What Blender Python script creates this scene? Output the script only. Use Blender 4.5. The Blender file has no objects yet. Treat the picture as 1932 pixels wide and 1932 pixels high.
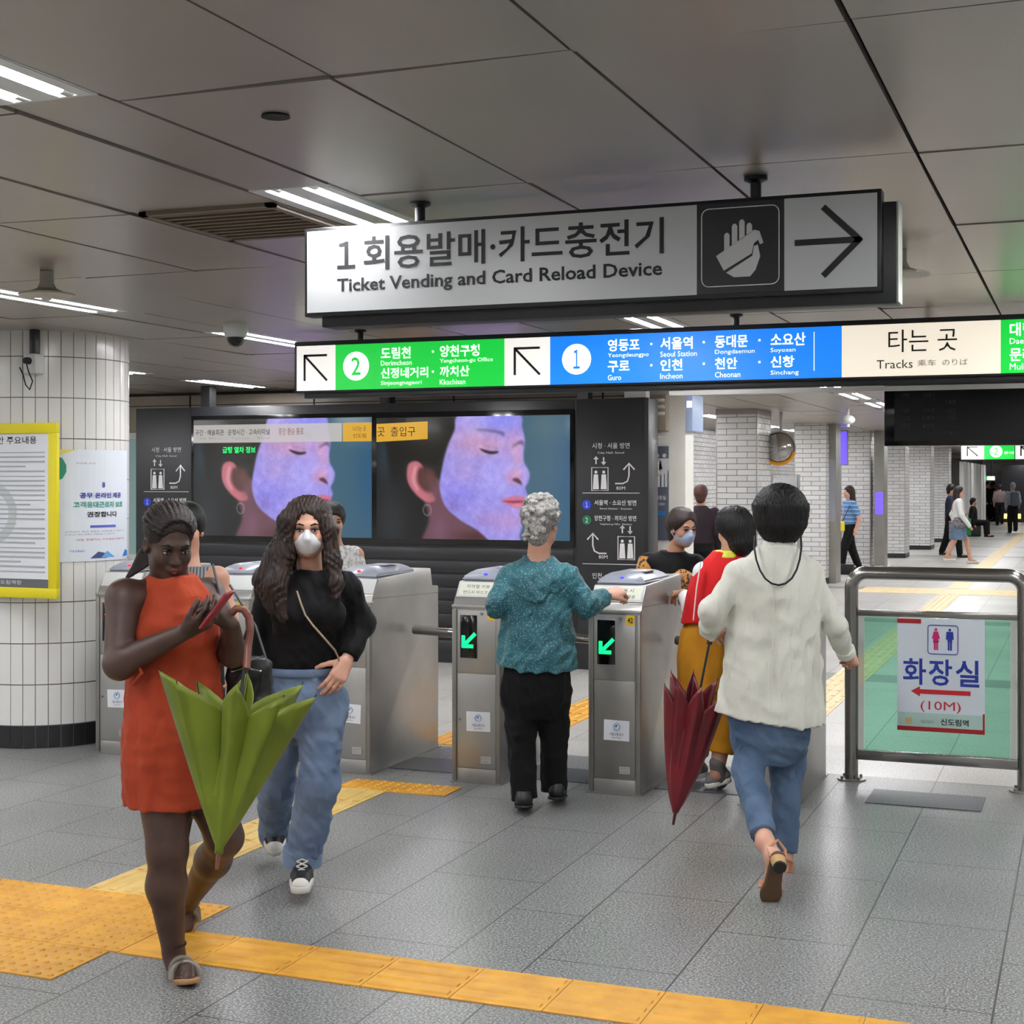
import bpy, bmesh, math, random
import numpy as np
from mathutils import Vector, Matrix
random.seed(7); rng = np.random.default_rng(7)
SC = bpy.context.scene
COL = SC.collection
PI = math.pi

# ------------------------------------------------------------------ camera, world, exposure
YAW = math.radians(21.2535); EYE = 1.65; FPX = 2787.0; HOR = 908.0
cam = bpy.data.cameras.new('camera'); camo = bpy.data.objects.new('camera', cam); COL.objects.link(camo)
cam.sensor_width = 36; cam.lens = FPX / 1932 * 36; cam.shift_y = (HOR - 966) / 1932
cam.clip_start = 0.05; cam.clip_end = 300
camo.location = (0, 0, EYE); camo.rotation_euler = (PI / 2, 0, YAW)
SC.camera = camo
w = bpy.data.worlds.new('world'); SC.world = w; w.use_nodes = True
w.node_tree.nodes['Background'].inputs[0].default_value = (0.9, 0.95, 1, 1)
w.node_tree.nodes['Background'].inputs[1].default_value = 0.12
SC.view_settings.view_transform = 'Standard'; SC.view_settings.look = 'None'
SC.view_settings.gamma = 1; SC.view_settings.use_curve_mapping = False
SC.view_settings.exposure = 0.0
TUBE = 114.0            # radiance of the fluorescent tubes
try:
    SC.cycles.use_light_tree = True
    SC.cycles.max_bounces = 8; SC.cycles.diffuse_bounces = 4; SC.cycles.glossy_bounces = 4
    SC.cycles.sample_clamp_indirect = 6; SC.cycles.caustics_reflective = False; SC.cycles.caustics_refractive = False
except Exception: pass

FW = Vector((-math.sin(YAW), math.cos(YAW), 0)); RT = Vector((math.cos(YAW), math.sin(YAW), 0))
def at(x, y, Y):
    """the point of the station on the plane Y that shows at that place of the photograph"""
    u = (x - 966) / FPX; d = Y / (FW.y + RT.y * u)
    return Vector((FW.x * d + RT.x * u * d, Y, EYE + (HOR - y) / FPX * d))
def on_floor(x, y, z=0.0):
    d = FPX * (z - EYE) / (HOR - y); u = (x - 966) / FPX * d
    return Vector((FW.x * d + RT.x * u, FW.y * d + RT.y * u, z))

# ------------------------------------------------------------------ object helpers
def link(o, parent=None):
    COL.objects.link(o)
    if parent: o.parent = parent
    return o
def tag(o, label=None, cat=None, group=None, kind=None):
    if label: o['label'] = label
    if cat: o['category'] = cat
    if group: o['group'] = group
    if kind: o['kind'] = kind
    return o
def thing(name, label, cat, loc=(0, 0, 0), rz=0, group=None):
    o = bpy.data.objects.new(name, None); o.empty_display_size = .1
    link(o); o.location = loc; o.rotation_euler = (0, 0, rz)
    return tag(o, label, cat, group)
def dup(root, loc=None, rz=None, label=None, group=None):
    def cp(o, par):
        c = o.copy(); COL.objects.link(c); c.parent = par
        for ch in [k for k in o.children]: cp(ch, c)
        return c
    r = cp(root, None)
    if loc is not None: r.location = loc
    if rz is not None: r.rotation_euler = (0, 0, rz)
    if label: r['label'] = label
    if group: r['group'] = group
    return r
def mesh_obj(name, me, m, parent=None, smooth=None):
    if m is not None: me.materials.append(m)
    o = bpy.data.objects.new(name, me); link(o, parent)
    if smooth is not None:
        if smooth >= 180: me.polygons.foreach_set('use_smooth', [True] * len(me.polygons))
        else:
            me.polygons.foreach_set('use_smooth', [True] * len(me.polygons))
            me.set_sharp_from_angle(angle=math.radians(smooth))
    return o
def struct(name, S, m, **k):
    o = S.obj(name, m, **k); o['kind'] = 'structure'; return o

class S:
    """collects shapes into one mesh"""
    def __init__(self): self.bm = bmesh.new()
    def _bev(self, verts, bev, seg=2):
        if bev > 0:
            es = list({e for v in verts for e in v.link_edges})
            bmesh.ops.bevel(self.bm, geom=es, offset=bev, segments=seg, affect='EDGES', profile=.5, clamp_overlap=True)
    def box(self, x0, x1, y0, y1, z0, z1, bev=0, seg=2, M=None):
        r = bmesh.ops.create_cube(self.bm, size=1)
        for v in r['verts']:
            v.co = Vector((x0 + (v.co.x + .5) * (x1 - x0), y0 + (v.co.y + .5) * (y1 - y0), z0 + (v.co.z + .5) * (z1 - z0)))
            if M is not None: v.co = M @ v.co
        self._bev(r['verts'], bev, seg); return self
    def quad(self, a, b, c, d):
        self.bm.faces.new([self.bm.verts.new(p) for p in (a, b, c, d)]); return self
    def poly(self, pts):
        self.bm.faces.new([self.bm.verts.new(p) for p in pts]); return self
    def prism(self, pts, axis, lo, hi, bev=0, seg=2):
        """2D outline extruded along an axis; outline coords are the other two axes in order"""
        def P(u, v, t):
            return {'x': (t, u, v), 'y': (u, t, v), 'z': (u, v, t)}[axis]
        A = [self.bm.verts.new(P(u, v, lo)) for u, v in pts]; Bv = [self.bm.verts.new(P(u, v, hi)) for u, v in pts]
        n = len(pts); self.bm.faces.new(A); self.bm.faces.new(Bv[::-1])
        for i in range(n): self.bm.faces.new((A[i], Bv[i], Bv[(i + 1) % n], A[(i + 1) % n]))
        self._bev(A + Bv, bev, seg); return self
    def cyl(self, p0, p1, r0, r1=None, seg=16, cap=True, bev=0):
        return self.sweep([p0, p1], [r0, r0 if r1 is None else r1], seg, cap)
    def sweep(self, pts, rad, seg=12, cap=True, closed=False, flat=None):
        pts = [Vector(p) for p in pts]; n = len(pts)
        if not hasattr(rad, '__len__'): rad = [rad] * n
        T = []
        for i in range(n):
            a = pts[(i - 1) % n] if (closed or i > 0) else pts[i]
            b = pts[(i + 1) % n] if (closed or i < n - 1) else pts[i]
            T.append((b - a).normalized())
        ref = Vector((0, 0, 1)) if abs(T[0].z) < .9 else Vector((0, 1, 0))
        N = (ref - T[0] * ref.dot(T[0])).normalized(); rings = []
        for i in range(n):
            if i: N = (N - T[i] * N.dot(T[i])).normalized()
            Bn = T[i].cross(N)
            f = flat or (1, 1)
            rings.append([self.bm.verts.new(pts[i] + (N * math.cos(2 * PI * k / seg) * f[0] + Bn * math.sin(2 * PI * k / seg) * f[1]) * rad[i]) for k in range(seg)])
        for i in range(n if closed else n - 1):
            A, Bq = rings[i], rings[(i + 1) % n]
            for k in range(seg): self.bm.faces.new((A[k], A[(k + 1) % seg], Bq[(k + 1) % seg], Bq[k]))
        if cap and not closed:
            self.bm.faces.new(rings[0][::-1]); self.bm.faces.new(rings[-1])
        return self
    def lathe(self, prof, c=(0, 0, 0), seg=24, axis='z', cap=True):
        rings = []
        for r, h in prof:
            ring = []
            for k in range(seg):
                a = 2 * PI * k / seg; u, v = r * math.cos(a), r * math.sin(a)
                p = {'z': (u, v, h), 'y': (u, h, v), 'x': (h, u, v)}[axis]
                ring.append(self.bm.verts.new((c[0] + p[0], c[1] + p[1], c[2] + p[2])))
            rings.append(ring)
        for i in range(len(rings) - 1):
            for k in range(seg): self.bm.faces.new((rings[i][k], rings[i][(k + 1) % seg], rings[i + 1][(k + 1) % seg], rings[i + 1][k]))
        if cap: self.bm.faces.new(rings[0][::-1]); self.bm.faces.new(rings[-1])
        return self
    def ball(self, c, r, seg=16, M=None):
        q = bmesh.ops.create_uvsphere(self.bm, u_segments=seg, v_segments=max(6, seg // 2), radius=1)
        rr = r if hasattr(r, '__len__') else (r, r, r)
        for v in q['verts']:
            p = Vector((v.co.x * rr[0], v.co.y * rr[1], v.co.z * rr[2]))
            if M is not None: p = M @ p
            v.co = p + Vector(c)
        return self
    def obj(self, name, m, parent=None, loc=None, smooth=35):
        bmesh.ops.recalc_face_normals(self.bm, faces=self.bm.faces)
        me = bpy.data.meshes.new(name); self.bm.to_mesh(me); self.bm.free()
        o = mesh_obj(name, me, m, parent, smooth)
        if loc is not None: o.location = loc
        return o

_tc = {}; _ts = bpy.data.scenes.new('lettering_scratch')
def text_verts(body, bold=0.0, res=2):
    key = (body, bold, res)
    if key not in _tc:
        c = bpy.data.curves.new('lettering', 'FONT'); c.body = body; c.offset = bold; c.resolution_u = res
        o = bpy.data.objects.new('lettering', c); _ts.collection.objects.link(o); _ts.view_layers[0].update()
        dg = _ts.view_layers[0].depsgraph
        me = bpy.data.meshes.new_from_object(o.evaluated_get(dg))
        V = np.empty(len(me.vertices) * 3); me.vertices.foreach_get('co', V); V = V.reshape(-1, 3)
        Fc = [tuple(p.vertices) for p in me.polygons]
        bpy.data.objects.remove(o); bpy.data.curves.remove(c); bpy.data.meshes.remove(me)
        _tc[key] = (V, Fc)
    return _tc[key]
def text(body, x0, x1, z0, z1, m, parent=None, y=0.0, bold=0.0, fn=None, name='lettering', keep=None, skew=0):
    """flat lettering filling that box of the XZ plane, read from -Y"""
    V, Fc = text_verts(body, bold)
    mn, mx = V.min(0), V.max(0)
    sx = (x1 - x0) / max(mx[0] - mn[0], 1e-6); sz = (z1 - z0) / max(mx[1] - mn[1], 1e-6)
    if keep == 'h': sx = sz; x0 = (x0 + x1) / 2 - (mx[0] - mn[0]) * sx / 2
    X = x0 + (V[:, 0] - mn[0]) * sx; Z = z0 + (V[:, 1] - mn[1]) * sz
    pts = [(X[i], y, Z[i]) if fn is None else fn(X[i], Z[i]) for i in range(len(X))]
    me = bpy.data.meshes.new(name); me.from_pydata(pts, [], Fc); me.update()
    return mesh_obj(name, me, m, parent)

# ------------------------------------------------------------------ material helpers
def nt(m):
    m.use_nodes = True; return m.node_tree, m.node_tree.nodes['Principled BSDF']
def srgb(r, g, b):
    f = lambda c: (c / 255 / 12.92) if c / 255 <= .04045 else ((c / 255 + .055) / 1.055) ** 2.4
    return (f(r), f(g), f(b), 1)
def mat(name, c, rough=.5, metal=0., spec=.5, emit=0, coat=0, sheen=0, sss=0, alpha=1, trans=0, ecol=None):
    m = bpy.data.materials.new(name); t, p = nt(m)
    col = srgb(*c) if max(c) > 1.0 else (*c, 1)
    p.inputs['Base Color'].default_value = col; p.inputs['Roughness'].default_value = rough
    p.inputs['Metallic'].default_value = metal; p.inputs['Specular IOR Level'].default_value = spec
    if emit:
        p.inputs['Emission Color'].default_value = srgb(*ecol) if ecol else col; p.inputs['Emission Strength'].default_value = emit
    if coat: p.inputs['Coat Weight'].default_value = coat; p.inputs['Coat Roughness'].default_value = .05
    if sheen: p.inputs['Sheen Weight'].default_value = sheen; p.inputs['Sheen Roughness'].default_value = .4
    if sss: p.inputs['Subsurface Weight'].default_value = sss; p.inputs['Subsurface Radius'].default_value = (.012, .005, .003)
    if trans: p.inputs['Transmission Weight'].default_value = trans
    if alpha < 1: p.inputs['Alpha'].default_value = alpha
    return m
def node(t, k, **ins):
    n = t.nodes.new(k)
    for a, v in ins.items():
        if a.startswith('_'): setattr(n, a[1:], v)
        else: n.inputs[a.replace('__', ' ')].default_value = v
    return n
def objco(t): return node(t, 'ShaderNodeTexCoord').outputs['Object']
def bump(t, p, h, s=.2, d=.01):
    b = node(t, 'ShaderNodeBump', Strength=s, Distance=d); t.links.new(h, b.inputs['Height']); t.links.new(b.outputs[0], p.inputs['Normal']); return b
def ramp(t, src, stops):
    r = node(t, 'ShaderNodeValToRGB'); e = r.color_ramp.elements
    e[0].position, e[0].color = stops[0]; e[1].position, e[1].color = stops[1]
    for q in stops[2:]:
        k = e.new(q[0]); k.color = q[1]
    t.links.new(src, r.inputs[0]); return r.outputs[0]
def noisy(name, c, c2, scale=8, rough=.6, bs=0, bscale=None, detail=4, metal=0, spec=.5, sheen=0, sss=0, lo=.35, hi=.65, stretch=(1, 1, 1), coat=0):
    """two-tone procedural material with optional bump"""
    m = mat(name, c, rough, metal, spec, sheen=sheen, sss=sss, coat=coat); t, p = nt(m)
    mp = node(t, 'ShaderNodeMapping', Scale=stretch); t.links.new(objco(t), mp.inputs[0])
    n = node(t, 'ShaderNodeTexNoise', Scale=scale, Detail=detail); t.links.new(mp.outputs[0], n.inputs['Vector'])
    f = lambda q: srgb(*q) if max(q) > 1 else (*q, 1)
    t.links.new(ramp(t, n.outputs['Fac'], [(lo, f(c)), (hi, f(c2))]), p.inputs['Base Color'])
    if bs:
        nb = node(t, 'ShaderNodeTexNoise', Scale=bscale or scale * 4, Detail=3); t.links.new(mp.outputs[0], nb.inputs['Vector'])
        bump(t, p, nb.outputs['Fac'], bs, .01)
    return m
def math_(t, op, a, b=None, c=None):
    n = node(t, 'ShaderNodeMath', _operation=op)
    for i, v in enumerate((a, b, c)):
        if v is None: continue
        if hasattr(v, 'links'): t.links.new(v, n.inputs[i])
        else: n.inputs[i].default_value = v
    return n.outputs[0]
def mix(t, fac, a, b):
    n = node(t, 'ShaderNodeMix', _data_type='RGBA')
    for i, v in ((0, fac), (6, a), (7, b)):
        if hasattr(v, 'links'): t.links.new(v, n.inputs[i])
        else: n.inputs[i].default_value = v
    return n.outputs[2]
# ------------------------------------------------------------------ materials of the place
CEIL = 2.58
def granite(name, base, dark, seam, bands=False, lift=0):
    m = mat(name, base, .3); t, p = nt(m); co = objco(t)
    sep = node(t, 'ShaderNodeSeparateXYZ'); t.links.new(co, sep.inputs[0]); X, Y = sep.outputs[0], sep.outputs[1]
    k = math_(t, 'MULTIPLY', math_(t, 'SUBTRACT', -1.78, X), 1 / .29); k.node.use_clamp = True
    X2 = math_(t, 'ADD', math_(t, 'SUBTRACT', X, math_(t, 'MULTIPLY', k, .2)), 100.27)
    cb = node(t, 'ShaderNodeCombineXYZ'); t.links.new(math_(t, 'ADD', Y, 50.1), cb.inputs[0]); t.links.new(X2, cb.inputs[1])
    br = node(t, 'ShaderNodeTexBrick', Scale=1.0); br.offset = .42; br.squash = 1; br.offset_frequency = 2
    br.inputs['Brick Width'].default_value = .9; br.inputs['Row Height'].default_value = .5
    br.inputs['Mortar Size'].default_value = .0035; br.inputs['Mortar Smooth'].default_value = .1
    br.inputs['Color1'].default_value = (.42, .42, .42, 1); br.inputs['Color2'].default_value = (.58, .58, .58, 1)
    br.inputs['Mortar'].default_value = (0, 0, 0, 1); t.links.new(cb.outputs[0], br.inputs['Vector'])
    n1 = node(t, 'ShaderNodeTexNoise', Scale=120, Detail=3); t.links.new(co, n1.inputs['Vector'])
    n2 = node(t, 'ShaderNodeTexVoronoi', Scale=120); t.links.new(co, n2.inputs['Vector'])
    n3 = node(t, 'ShaderNodeTexNoise', Scale=1.1, Detail=2); t.links.new(co, n3.inputs['Vector'])
    sp = ramp(t, n1.outputs['Fac'], [(.40, srgb(*dark)), (.56, srgb(*base)), (.66, srgb(*[min(255, c + 34) for c in base]))])
    sp = mix(t, math_(t, 'MULTIPLY', ramp(t, n2.outputs['Color'], [(.80, (0, 0, 0, 1)), (.9, (1, 1, 1, 1))]), .45), sp, srgb(*[max(0, c - 45) for c in dark]))
    # per-tile tone and broad staining
    tone = node(t, 'ShaderNodeMix', _data_type='RGBA', _blend_type='OVERLAY'); tone.inputs[0].default_value = .35
    t.links.new(sp, tone.inputs[6]); t.links.new(br.outputs['Color'], tone.inputs[7])
    st = mix(t, math_(t, 'MULTIPLY', ramp(t, n3.outputs['Fac'], [(.42, (0, 0, 0, 1)), (.7, (1, 1, 1, 1))]), .22), tone.outputs[2], srgb(*[c * .72 for c in base]))
    c = mix(t, br.outputs['Fac'], st, srgb(*seam))
    if bands:
        f = math_(t, 'FRACT', math_(t, 'DIVIDE', math_(t, 'SUBTRACT', Y, 12.4), 5.3)); f = math_(t, 'LESS_THAN', f, .09)
        c = mix(t, math_(t, 'MULTIPLY', f, .75), c, srgb(96, 96, 100))
    t.links.new(c, p.inputs['Base Color'])
    t.links.new(ramp(t, n3.outputs['Fac'], [(.3, (.30,) * 3 + (1,)), (.7, (.38,) * 3 + (1,))]), p.inputs['Roughness'])
    inv = math_(t, 'SUBTRACT', 1.0, br.outputs['Fac']); bump(t, p, inv, .25, .004)
    p.inputs['Specular IOR Level'].default_value = .55
    return m
def brickwall(name, c1, c2, grout, bw, bh, mort=.006, off=.5, axis='xz', rough=.25, bs=.4):
    m = mat(name, c1, rough); t, p = nt(m); co = objco(t)
    sep = node(t, 'ShaderNodeSeparateXYZ'); t.links.new(co, sep.inputs[0])
    cb = node(t, 'ShaderNodeCombineXYZ')
    u = math_(t, 'ADD', sep.outputs[0], sep.outputs[1]) if axis == 'sum' else sep.outputs[0]
    t.links.new(u, cb.inputs[0]); t.links.new(sep.outputs[2], cb.inputs[1])
    br = node(t, 'ShaderNodeTexBrick', Scale=1.0); br.offset = off
    for k, v in (('Brick Width', bw), ('Row Height', bh), ('Mortar Size', mort), ('Mortar Smooth', .1)): br.inputs[k].default_value = v
    br.inputs['Color1'].default_value = srgb(*c1); br.inputs['Color2'].default_value = srgb(*c2); br.inputs['Mortar'].default_value = srgb(*grout)
    t.links.new(cb.outputs[0], br.inputs['Vector']); t.links.new(br.outputs['Color'], p.inputs['Base Color'])
    bump(t, p, math_(t, 'SUBTRACT', 1.0, br.outputs['Fac']), bs, .006); return m

M = {}
M['floor'] = granite('grey_granite', (145, 146, 144), (90, 91, 90), (62, 62, 62))
M['floor2'] = granite('pale_granite', (196, 194, 188), (160, 158, 152), (120, 118, 114), bands=True)
def ceilmat():
    m = mat('ceiling_metal', (150, 146, 140), .28, .25, .5); t, p = nt(m)
    n = node(t, 'ShaderNodeTexNoise', Scale=.9, Detail=2); t.links.new(objco(t), n.inputs['Vector'])
    t.links.new(ramp(t, n.outputs['Fac'], [(.35, srgb(162, 153, 145)), (.68, srgb(176, 169, 161))]), p.inputs['Base Color'])
    t.links.new(ramp(t, n.outputs['Fac'], [(.3, (.285,) * 3 + (1,)), (.7, (.35,) * 3 + (1,))]), p.inputs['Roughness'])
    n2 = node(t, 'ShaderNodeTexNoise', Scale=2.2, Detail=2); t.links.new(objco(t), n2.inputs['Vector'])
    bump(t, p, n2.outputs['Fac'], .06, .05); return m
M['ceil'] = ceilmat()
M['seam'] = mat('ceiling_void', (40, 36, 33), .9)
M['beige'] = noisy('beige_cladding', (150, 138, 122), (164, 152, 136), 3, .4)
M['cream'] = noisy('cream_paint', (226, 224, 214), (236, 234, 226), 2, .45)
M['white'] = mat('white_paint', (232, 232, 230), .4)
M['tile'] = mat('white_tile', (230, 229, 225), .18)
M['grout'] = mat('tile_grout', (120, 116, 112), .9)
M['blacktile'] = mat('black_tile', (34, 34, 36), .25)
M['brick'] = brickwall('white_wall_tiles', (226, 225, 224), (208, 207, 206), (92, 88, 88), .27, .075, .004, .5, 'sum')
M['steel'] = noisy('brushed_steel', (162, 161, 158), (176, 174, 170), 3, .36, .04, 60, metal=.7)
M['steeld'] = noisy('worn_steel', (138, 136, 132), (152, 149, 143), 3, .4, .04, 50, metal=.7)
M['chrome'] = mat('polished_steel', (176, 174, 172), .16, 1)
M['chrome2'] = mat('satin_tube', (158, 156, 152), .2, 1)
M['black'] = mat('black_metal', (22, 23, 26), .4)
M['blackg'] = mat('black_gloss', (8, 8, 9), .12)
M['panel'] = noisy('black_wall_cladding', (30, 31, 34), (36, 37, 40), 2, .38)
M['dplate'] = noisy('dark_steel_plate', (66, 68, 74), (80, 82, 88), 60, .4, .1, 120)
M['tac'] = noisy('yellow_tactile', (222, 164, 50), (204, 146, 44), 9, .5)
M['tacp'] = noisy('faded_tactile', (222, 190, 112), (208, 172, 92), 9, .5)
M['tacb'] = noisy('pale_tactile', (226, 206, 160), (212, 190, 140), 9, .5)
M['paper'] = mat('white_paper', (226, 228, 232), .6)
M['labelp'] = mat('cream_label', (226, 228, 210), .5)
M['ink'] = mat('black_ink', (26, 26, 28), .6)
M['inkg'] = mat('grey_ink', (120, 124, 126), .6)
M['inkb'] = mat('blue_ink', (28, 52, 148), .5)
M['inkr'] = mat('red_ink', (190, 32, 36), .5)
M['inkm'] = mat('magenta_ink', (200, 24, 110), .5)
M['logo'] = mat('blue_logo', (40, 120, 190), .5)
M['yellow'] = mat('yellow_plastic', (228, 212, 24), .45)
M['ysticker'] = mat('yellow_sticker', (226, 184, 30), .5)
M['whitel'] = mat('white_lettering', (225, 225, 225), .6)
M['bluel'] = mat('blue_disc', (40, 66, 200), .5)
M['greenl'] = mat('green_disc', (20, 110, 70), .5)
M['plastic'] = mat('grey_plastic', (150, 154, 166), .35)
M['plasticw'] = mat('white_plastic', (214, 216, 214), .4)
M['rubber'] = mat('black_rubber', (18, 18, 19), .7)
M['tube'] = mat('lit_tube', (255, 255, 255), .5, emit=TUBE, ecol=(252, 252, 255))
M['refl'] = mat('white_reflector', (236, 238, 238), .3)
def glow(name, c, s): return mat(name, c, .4, emit=s)
M['l_white'] = glow('lit_white_sheet', (240, 238, 232), .85)
M['l_cream'] = glow('lit_cream_sheet', (236, 226, 208), .85)
M['l_green'] = glow('lit_green_sheet', (20, 205, 66), .8)
M['l_blue'] = glow('lit_blue_sheet', (20, 128, 245), .85)
M['l_text'] = glow('lit_white_lettering', (250, 250, 250), 1.0)
M['led_green'] = glow('green_led', (10, 255, 110), 2.4)
M['led_red'] = glow('red_led', (255, 30, 30), 2.2)
M['led_blue'] = glow('blue_led', (50, 50, 255), 2.5)
M['glow_purple'] = glow('purple_glow', (90, 70, 235), 1.6)

# ------------------------------------------------------------------ room shell
YG = 7.45          # front plane of the ticket gates
TR = [-12.96, -10.31, -7.66, -5.01, -2.36, .29, 2.94]      # light tracks in the ceiling
YB, YE = -4.0, 66.0
YSPLIT = 8.42
def slab(x0, x1, y0, y1, z):
    s = S(); s.quad((x0, y0, z), (x1, y0, z), (x1, y1, z), (x0, y1, z)); return s
struct('floor', slab(-14, 4.5, YB, YSPLIT, 0), M['floor'])
struct('floor', slab(-14, 4.5, YSPLIT, YE, 0), M['floor2'])
# ceiling: real panels with open seams below a dark void
s = S()
xs = []
for c in TR[:-1]:
    for k in range(4): xs.append((c + .15 + k * .5875, c + .15 + (k + 1) * .5875))
y = 3.02 - 1.283 * 6
while y < YE:
    for (a, b) in xs:
        far = y > 24
        g = .006
        t1, t2 = rng.normal(0, .0016, 2)
        x0, x1, y0, y1 = a + g, b - g, y + g, y + 1.283 - g
        z = [CEIL + t1 * sx + t2 * sy for sx, sy in ((-1, -1), (1, -1), (1, 1), (-1, 1))]
        lo = [s.bm.verts.new(p) for p in ((x0, y0, z[0]), (x1, y0, z[1]), (x1, y1, z[2]), (x0, y1, z[3]))]
        s.bm.faces.new(lo)
        if not far:
            hi = [s.bm.verts.new((v.co.x, v.co.y, CEIL + .02)) for v in lo]
            for i in range(4): s.bm.faces.new((lo[i], hi[i], hi[(i + 1) % 4], lo[(i + 1) % 4]))
    y += 1.283
struct('ceiling', s, M['ceil'], smooth=None)
struct('ceiling', slab(-14, 4.5, YB, YE, CEIL + .14), M['seam'])
# track covers between the lights
LY = {c: [] for c in TR}
for c in TR:
    if abs(c + 2.36) < .01: LY[c] = [-2.2, -.2, 1.75, 4.11, 6.07, 8.03, 9.99, 11.95, 13.91, 15.87, 17.83, 19.8, 21.8, 23.8, 25.8, 28, 30.2, 32.6, 35, 38, 41, 45, 50, 56, 61]
    elif abs(c + 5.01) < .01: LY[c] = [-2.4, .1, 2.4, 5.58, 7.92, 10.26, 14.2, 16.2, 18.2, 20.2, 22.2, 24.4, 26.6, 29, 32, 35, 39, 43]  # rows beyond the gates get extra lamps, added to brighten the back area
    elif abs(c - .29) < .01: LY[c] = [-2.2, .2, 2.6, 5.0, 7.4, 10, 12.4, 14.8, 17.2, 19.6, 22, 24.4, 26.8, 29.2, 32, 35, 38, 43, 48, 54, 60]
    elif abs(c - 2.94) < .01: LY[c] = [-2.2, 1, 4, 8, 12, 17, 22, 28, 35, 45, 55]
    elif abs(c + 7.66) < .01: LY[c] = [-2.4, -.4, 1.6, 3.6, 5.6, 7.6, 9.6, 11.6]  # unseen lamps set closer together, added to brighten the round column
    else: LY[c] = [-1, 1.5, 4, 6.5, 10]
LL = 1.2
n = 1
for c in TR:
    s = S(); prev = YB
    for y in LY[c] + [YE]:
        if y - prev > .02:
            s.box(c - .142, c - .052, prev, y, CEIL + .004, CEIL + .03)
            s.box(c - .045, c + .142, prev, y, CEIL + .0, CEIL + .03)
        prev = y + LL
    struct('trim_%d' % n, s, M['ceil'], smooth=None); n += 1
# walls
struct('wall_back', S().box(-14, -3.62, 13.2, 13.4, 0, CEIL + .1), M['beige'])
s = S()
for x in (-12.2, -10.6, -8.75, -7.28, -5.74, -4.22): s.box(x - .006, x + .006, 13.19, 13.2, 2.0, CEIL)
s.box(-14, -3.62, 13.185, 13.2, 2.548, 2.575); s.box(-14, -3.62, 13.19, 13.2, 2.44, 2.448)
struct('trim_%d' % n, s, M['seam']); n += 1
struct('wall_left', S().box(-14.2, -14, YB, 13.4, 0, CEIL + .1), M['white'])
struct('wall_front', S().box(-14, 4.5, YB - .2, YB, 0, CEIL + .1), M['white'])
struct('wall_right', S().box(4.5, 4.7, YB, YE, 0, CEIL + .1), M['brick'])
struct('wall_end', S().box(-14, 4.5, YE, YE + .2, 0, CEIL + .1), M['white'])
struct('wall_corridor', S().box(-6.4, -6.2, 13.4, YE, 0, CEIL + .1), M['brick'])
# white end pier of the back wall
s = S(); s.box(-3.80, -3.40, 13.10, 13.4, 0, CEIL, .01)
struct('wall_pier', s, M['cream'])
# glazed booth left of the screen wall
b = S(); b.box(-10.4, -8.86, 13.12, 13.19, .85, 2.12); struct('window_1', b, mat('booth_glass', (128, 158, 156), .12, emit=.25))
b = S()
for x in (-10.4, -9.6, -8.9): b.box(x - .02, x + .02, 13.09, 13.13, .85, 2.12)
b.box(-10.42, -8.86, 13.09, 13.13, 2.1, 2.16); b.box(-10.42, -8.86, 13.09, 13.13, .82, .88)
struct('trim_%d' % n, b, M['plasticw']); n += 1
bs = tag(S().box(-9.12, -8.84, 13.05, 13.08, 1.43, 1.54).obj('booth_sign', M['inkb']), 'small blue sign on the glass booth between round column and black screen wall', 'sign')
text('안내', -9.0, -8.86, 1.455, 1.515, M['whitel'], bs, y=13.045, bold=.02)
# ------------------------------------------------------------------ ceiling lights
def make_light():
    t = thing('ceiling_light', 'x', 'ceiling light')
    s = S()
    s.prism([(-.14, .0), (-.128, .045), (-.05, .06), (.05, .06), (.128, .045), (.14, .0), (.146, .0), (.146, .075), (-.146, .075), (-.146, .0)], 'y', 0.0, LL)
    s.box(-.14, .14, 0, .012, 0, .06); s.box(-.14, .14, LL - .012, LL, 0, .06)
    s.obj('reflector', M['refl'], t, smooth=None)
    a = S()
    for x0, x1 in ((-.036, .044), (-.139, -.092), (.100, .139)): a.box(x0, x1, .012, LL - .012, -.002, .004)
    a.obj('louvre_plates', M['refl'], t, smooth=None)
    for x in (-.062, .07):
        S().cyl((x, .05, .015), (x, LL - .05, .015), .0165, seg=10).obj('tube', M['tube'], t, smooth=40)
        for y0, y1 in ((.012, .05), (LL - .05, LL - .012)):
            S().cyl((x, y0, .015), (x, y1, .015), .0175, seg=10).obj('lamp_holder', M['plasticw'], t, smooth=40)
    return t
L0 = make_light(); used = False
LAB = {(-2.36, 1.75): 'bright tube light in the ceiling at the upper left corner of the photo',
       (-2.36, 4.11): 'twin tube ceiling light just behind the left end of the grey ticket vending sign',
       (-2.36, 8.03): 'twin tube ceiling light showing between the two long hanging signs',
       (-5.01, 5.58): 'tube light above the round white tiled column at the left edge',
       (-5.01, 7.92): 'tube light beside the white dome camera, left of the green and blue sign',
       (-2.36, 15.87): 'tube light near the pillars, left of the black departure board',
       (-2.36, 17.83): 'tube light touching the left edge of the black departure board'}
for c in TR:
    for y in LY[c]:
        o = L0 if not used else dup(L0)
        used = True; o.location = (c, y, CEIL)
        lab = LAB.get((c, y))
        if lab: o['label'] = lab
        elif y > 19: o['label'] = 'small far tube light in the ceiling of the long corridor'; o['group'] = 'far corridor ceiling lights'
        else: o['label'] = 'tube light in the ceiling hidden by signs or outside the photo'; o['group'] = 'ceiling lights out of sight'
        o['group'] = o.get('group') or 'fluorescent ceiling lights'

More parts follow.
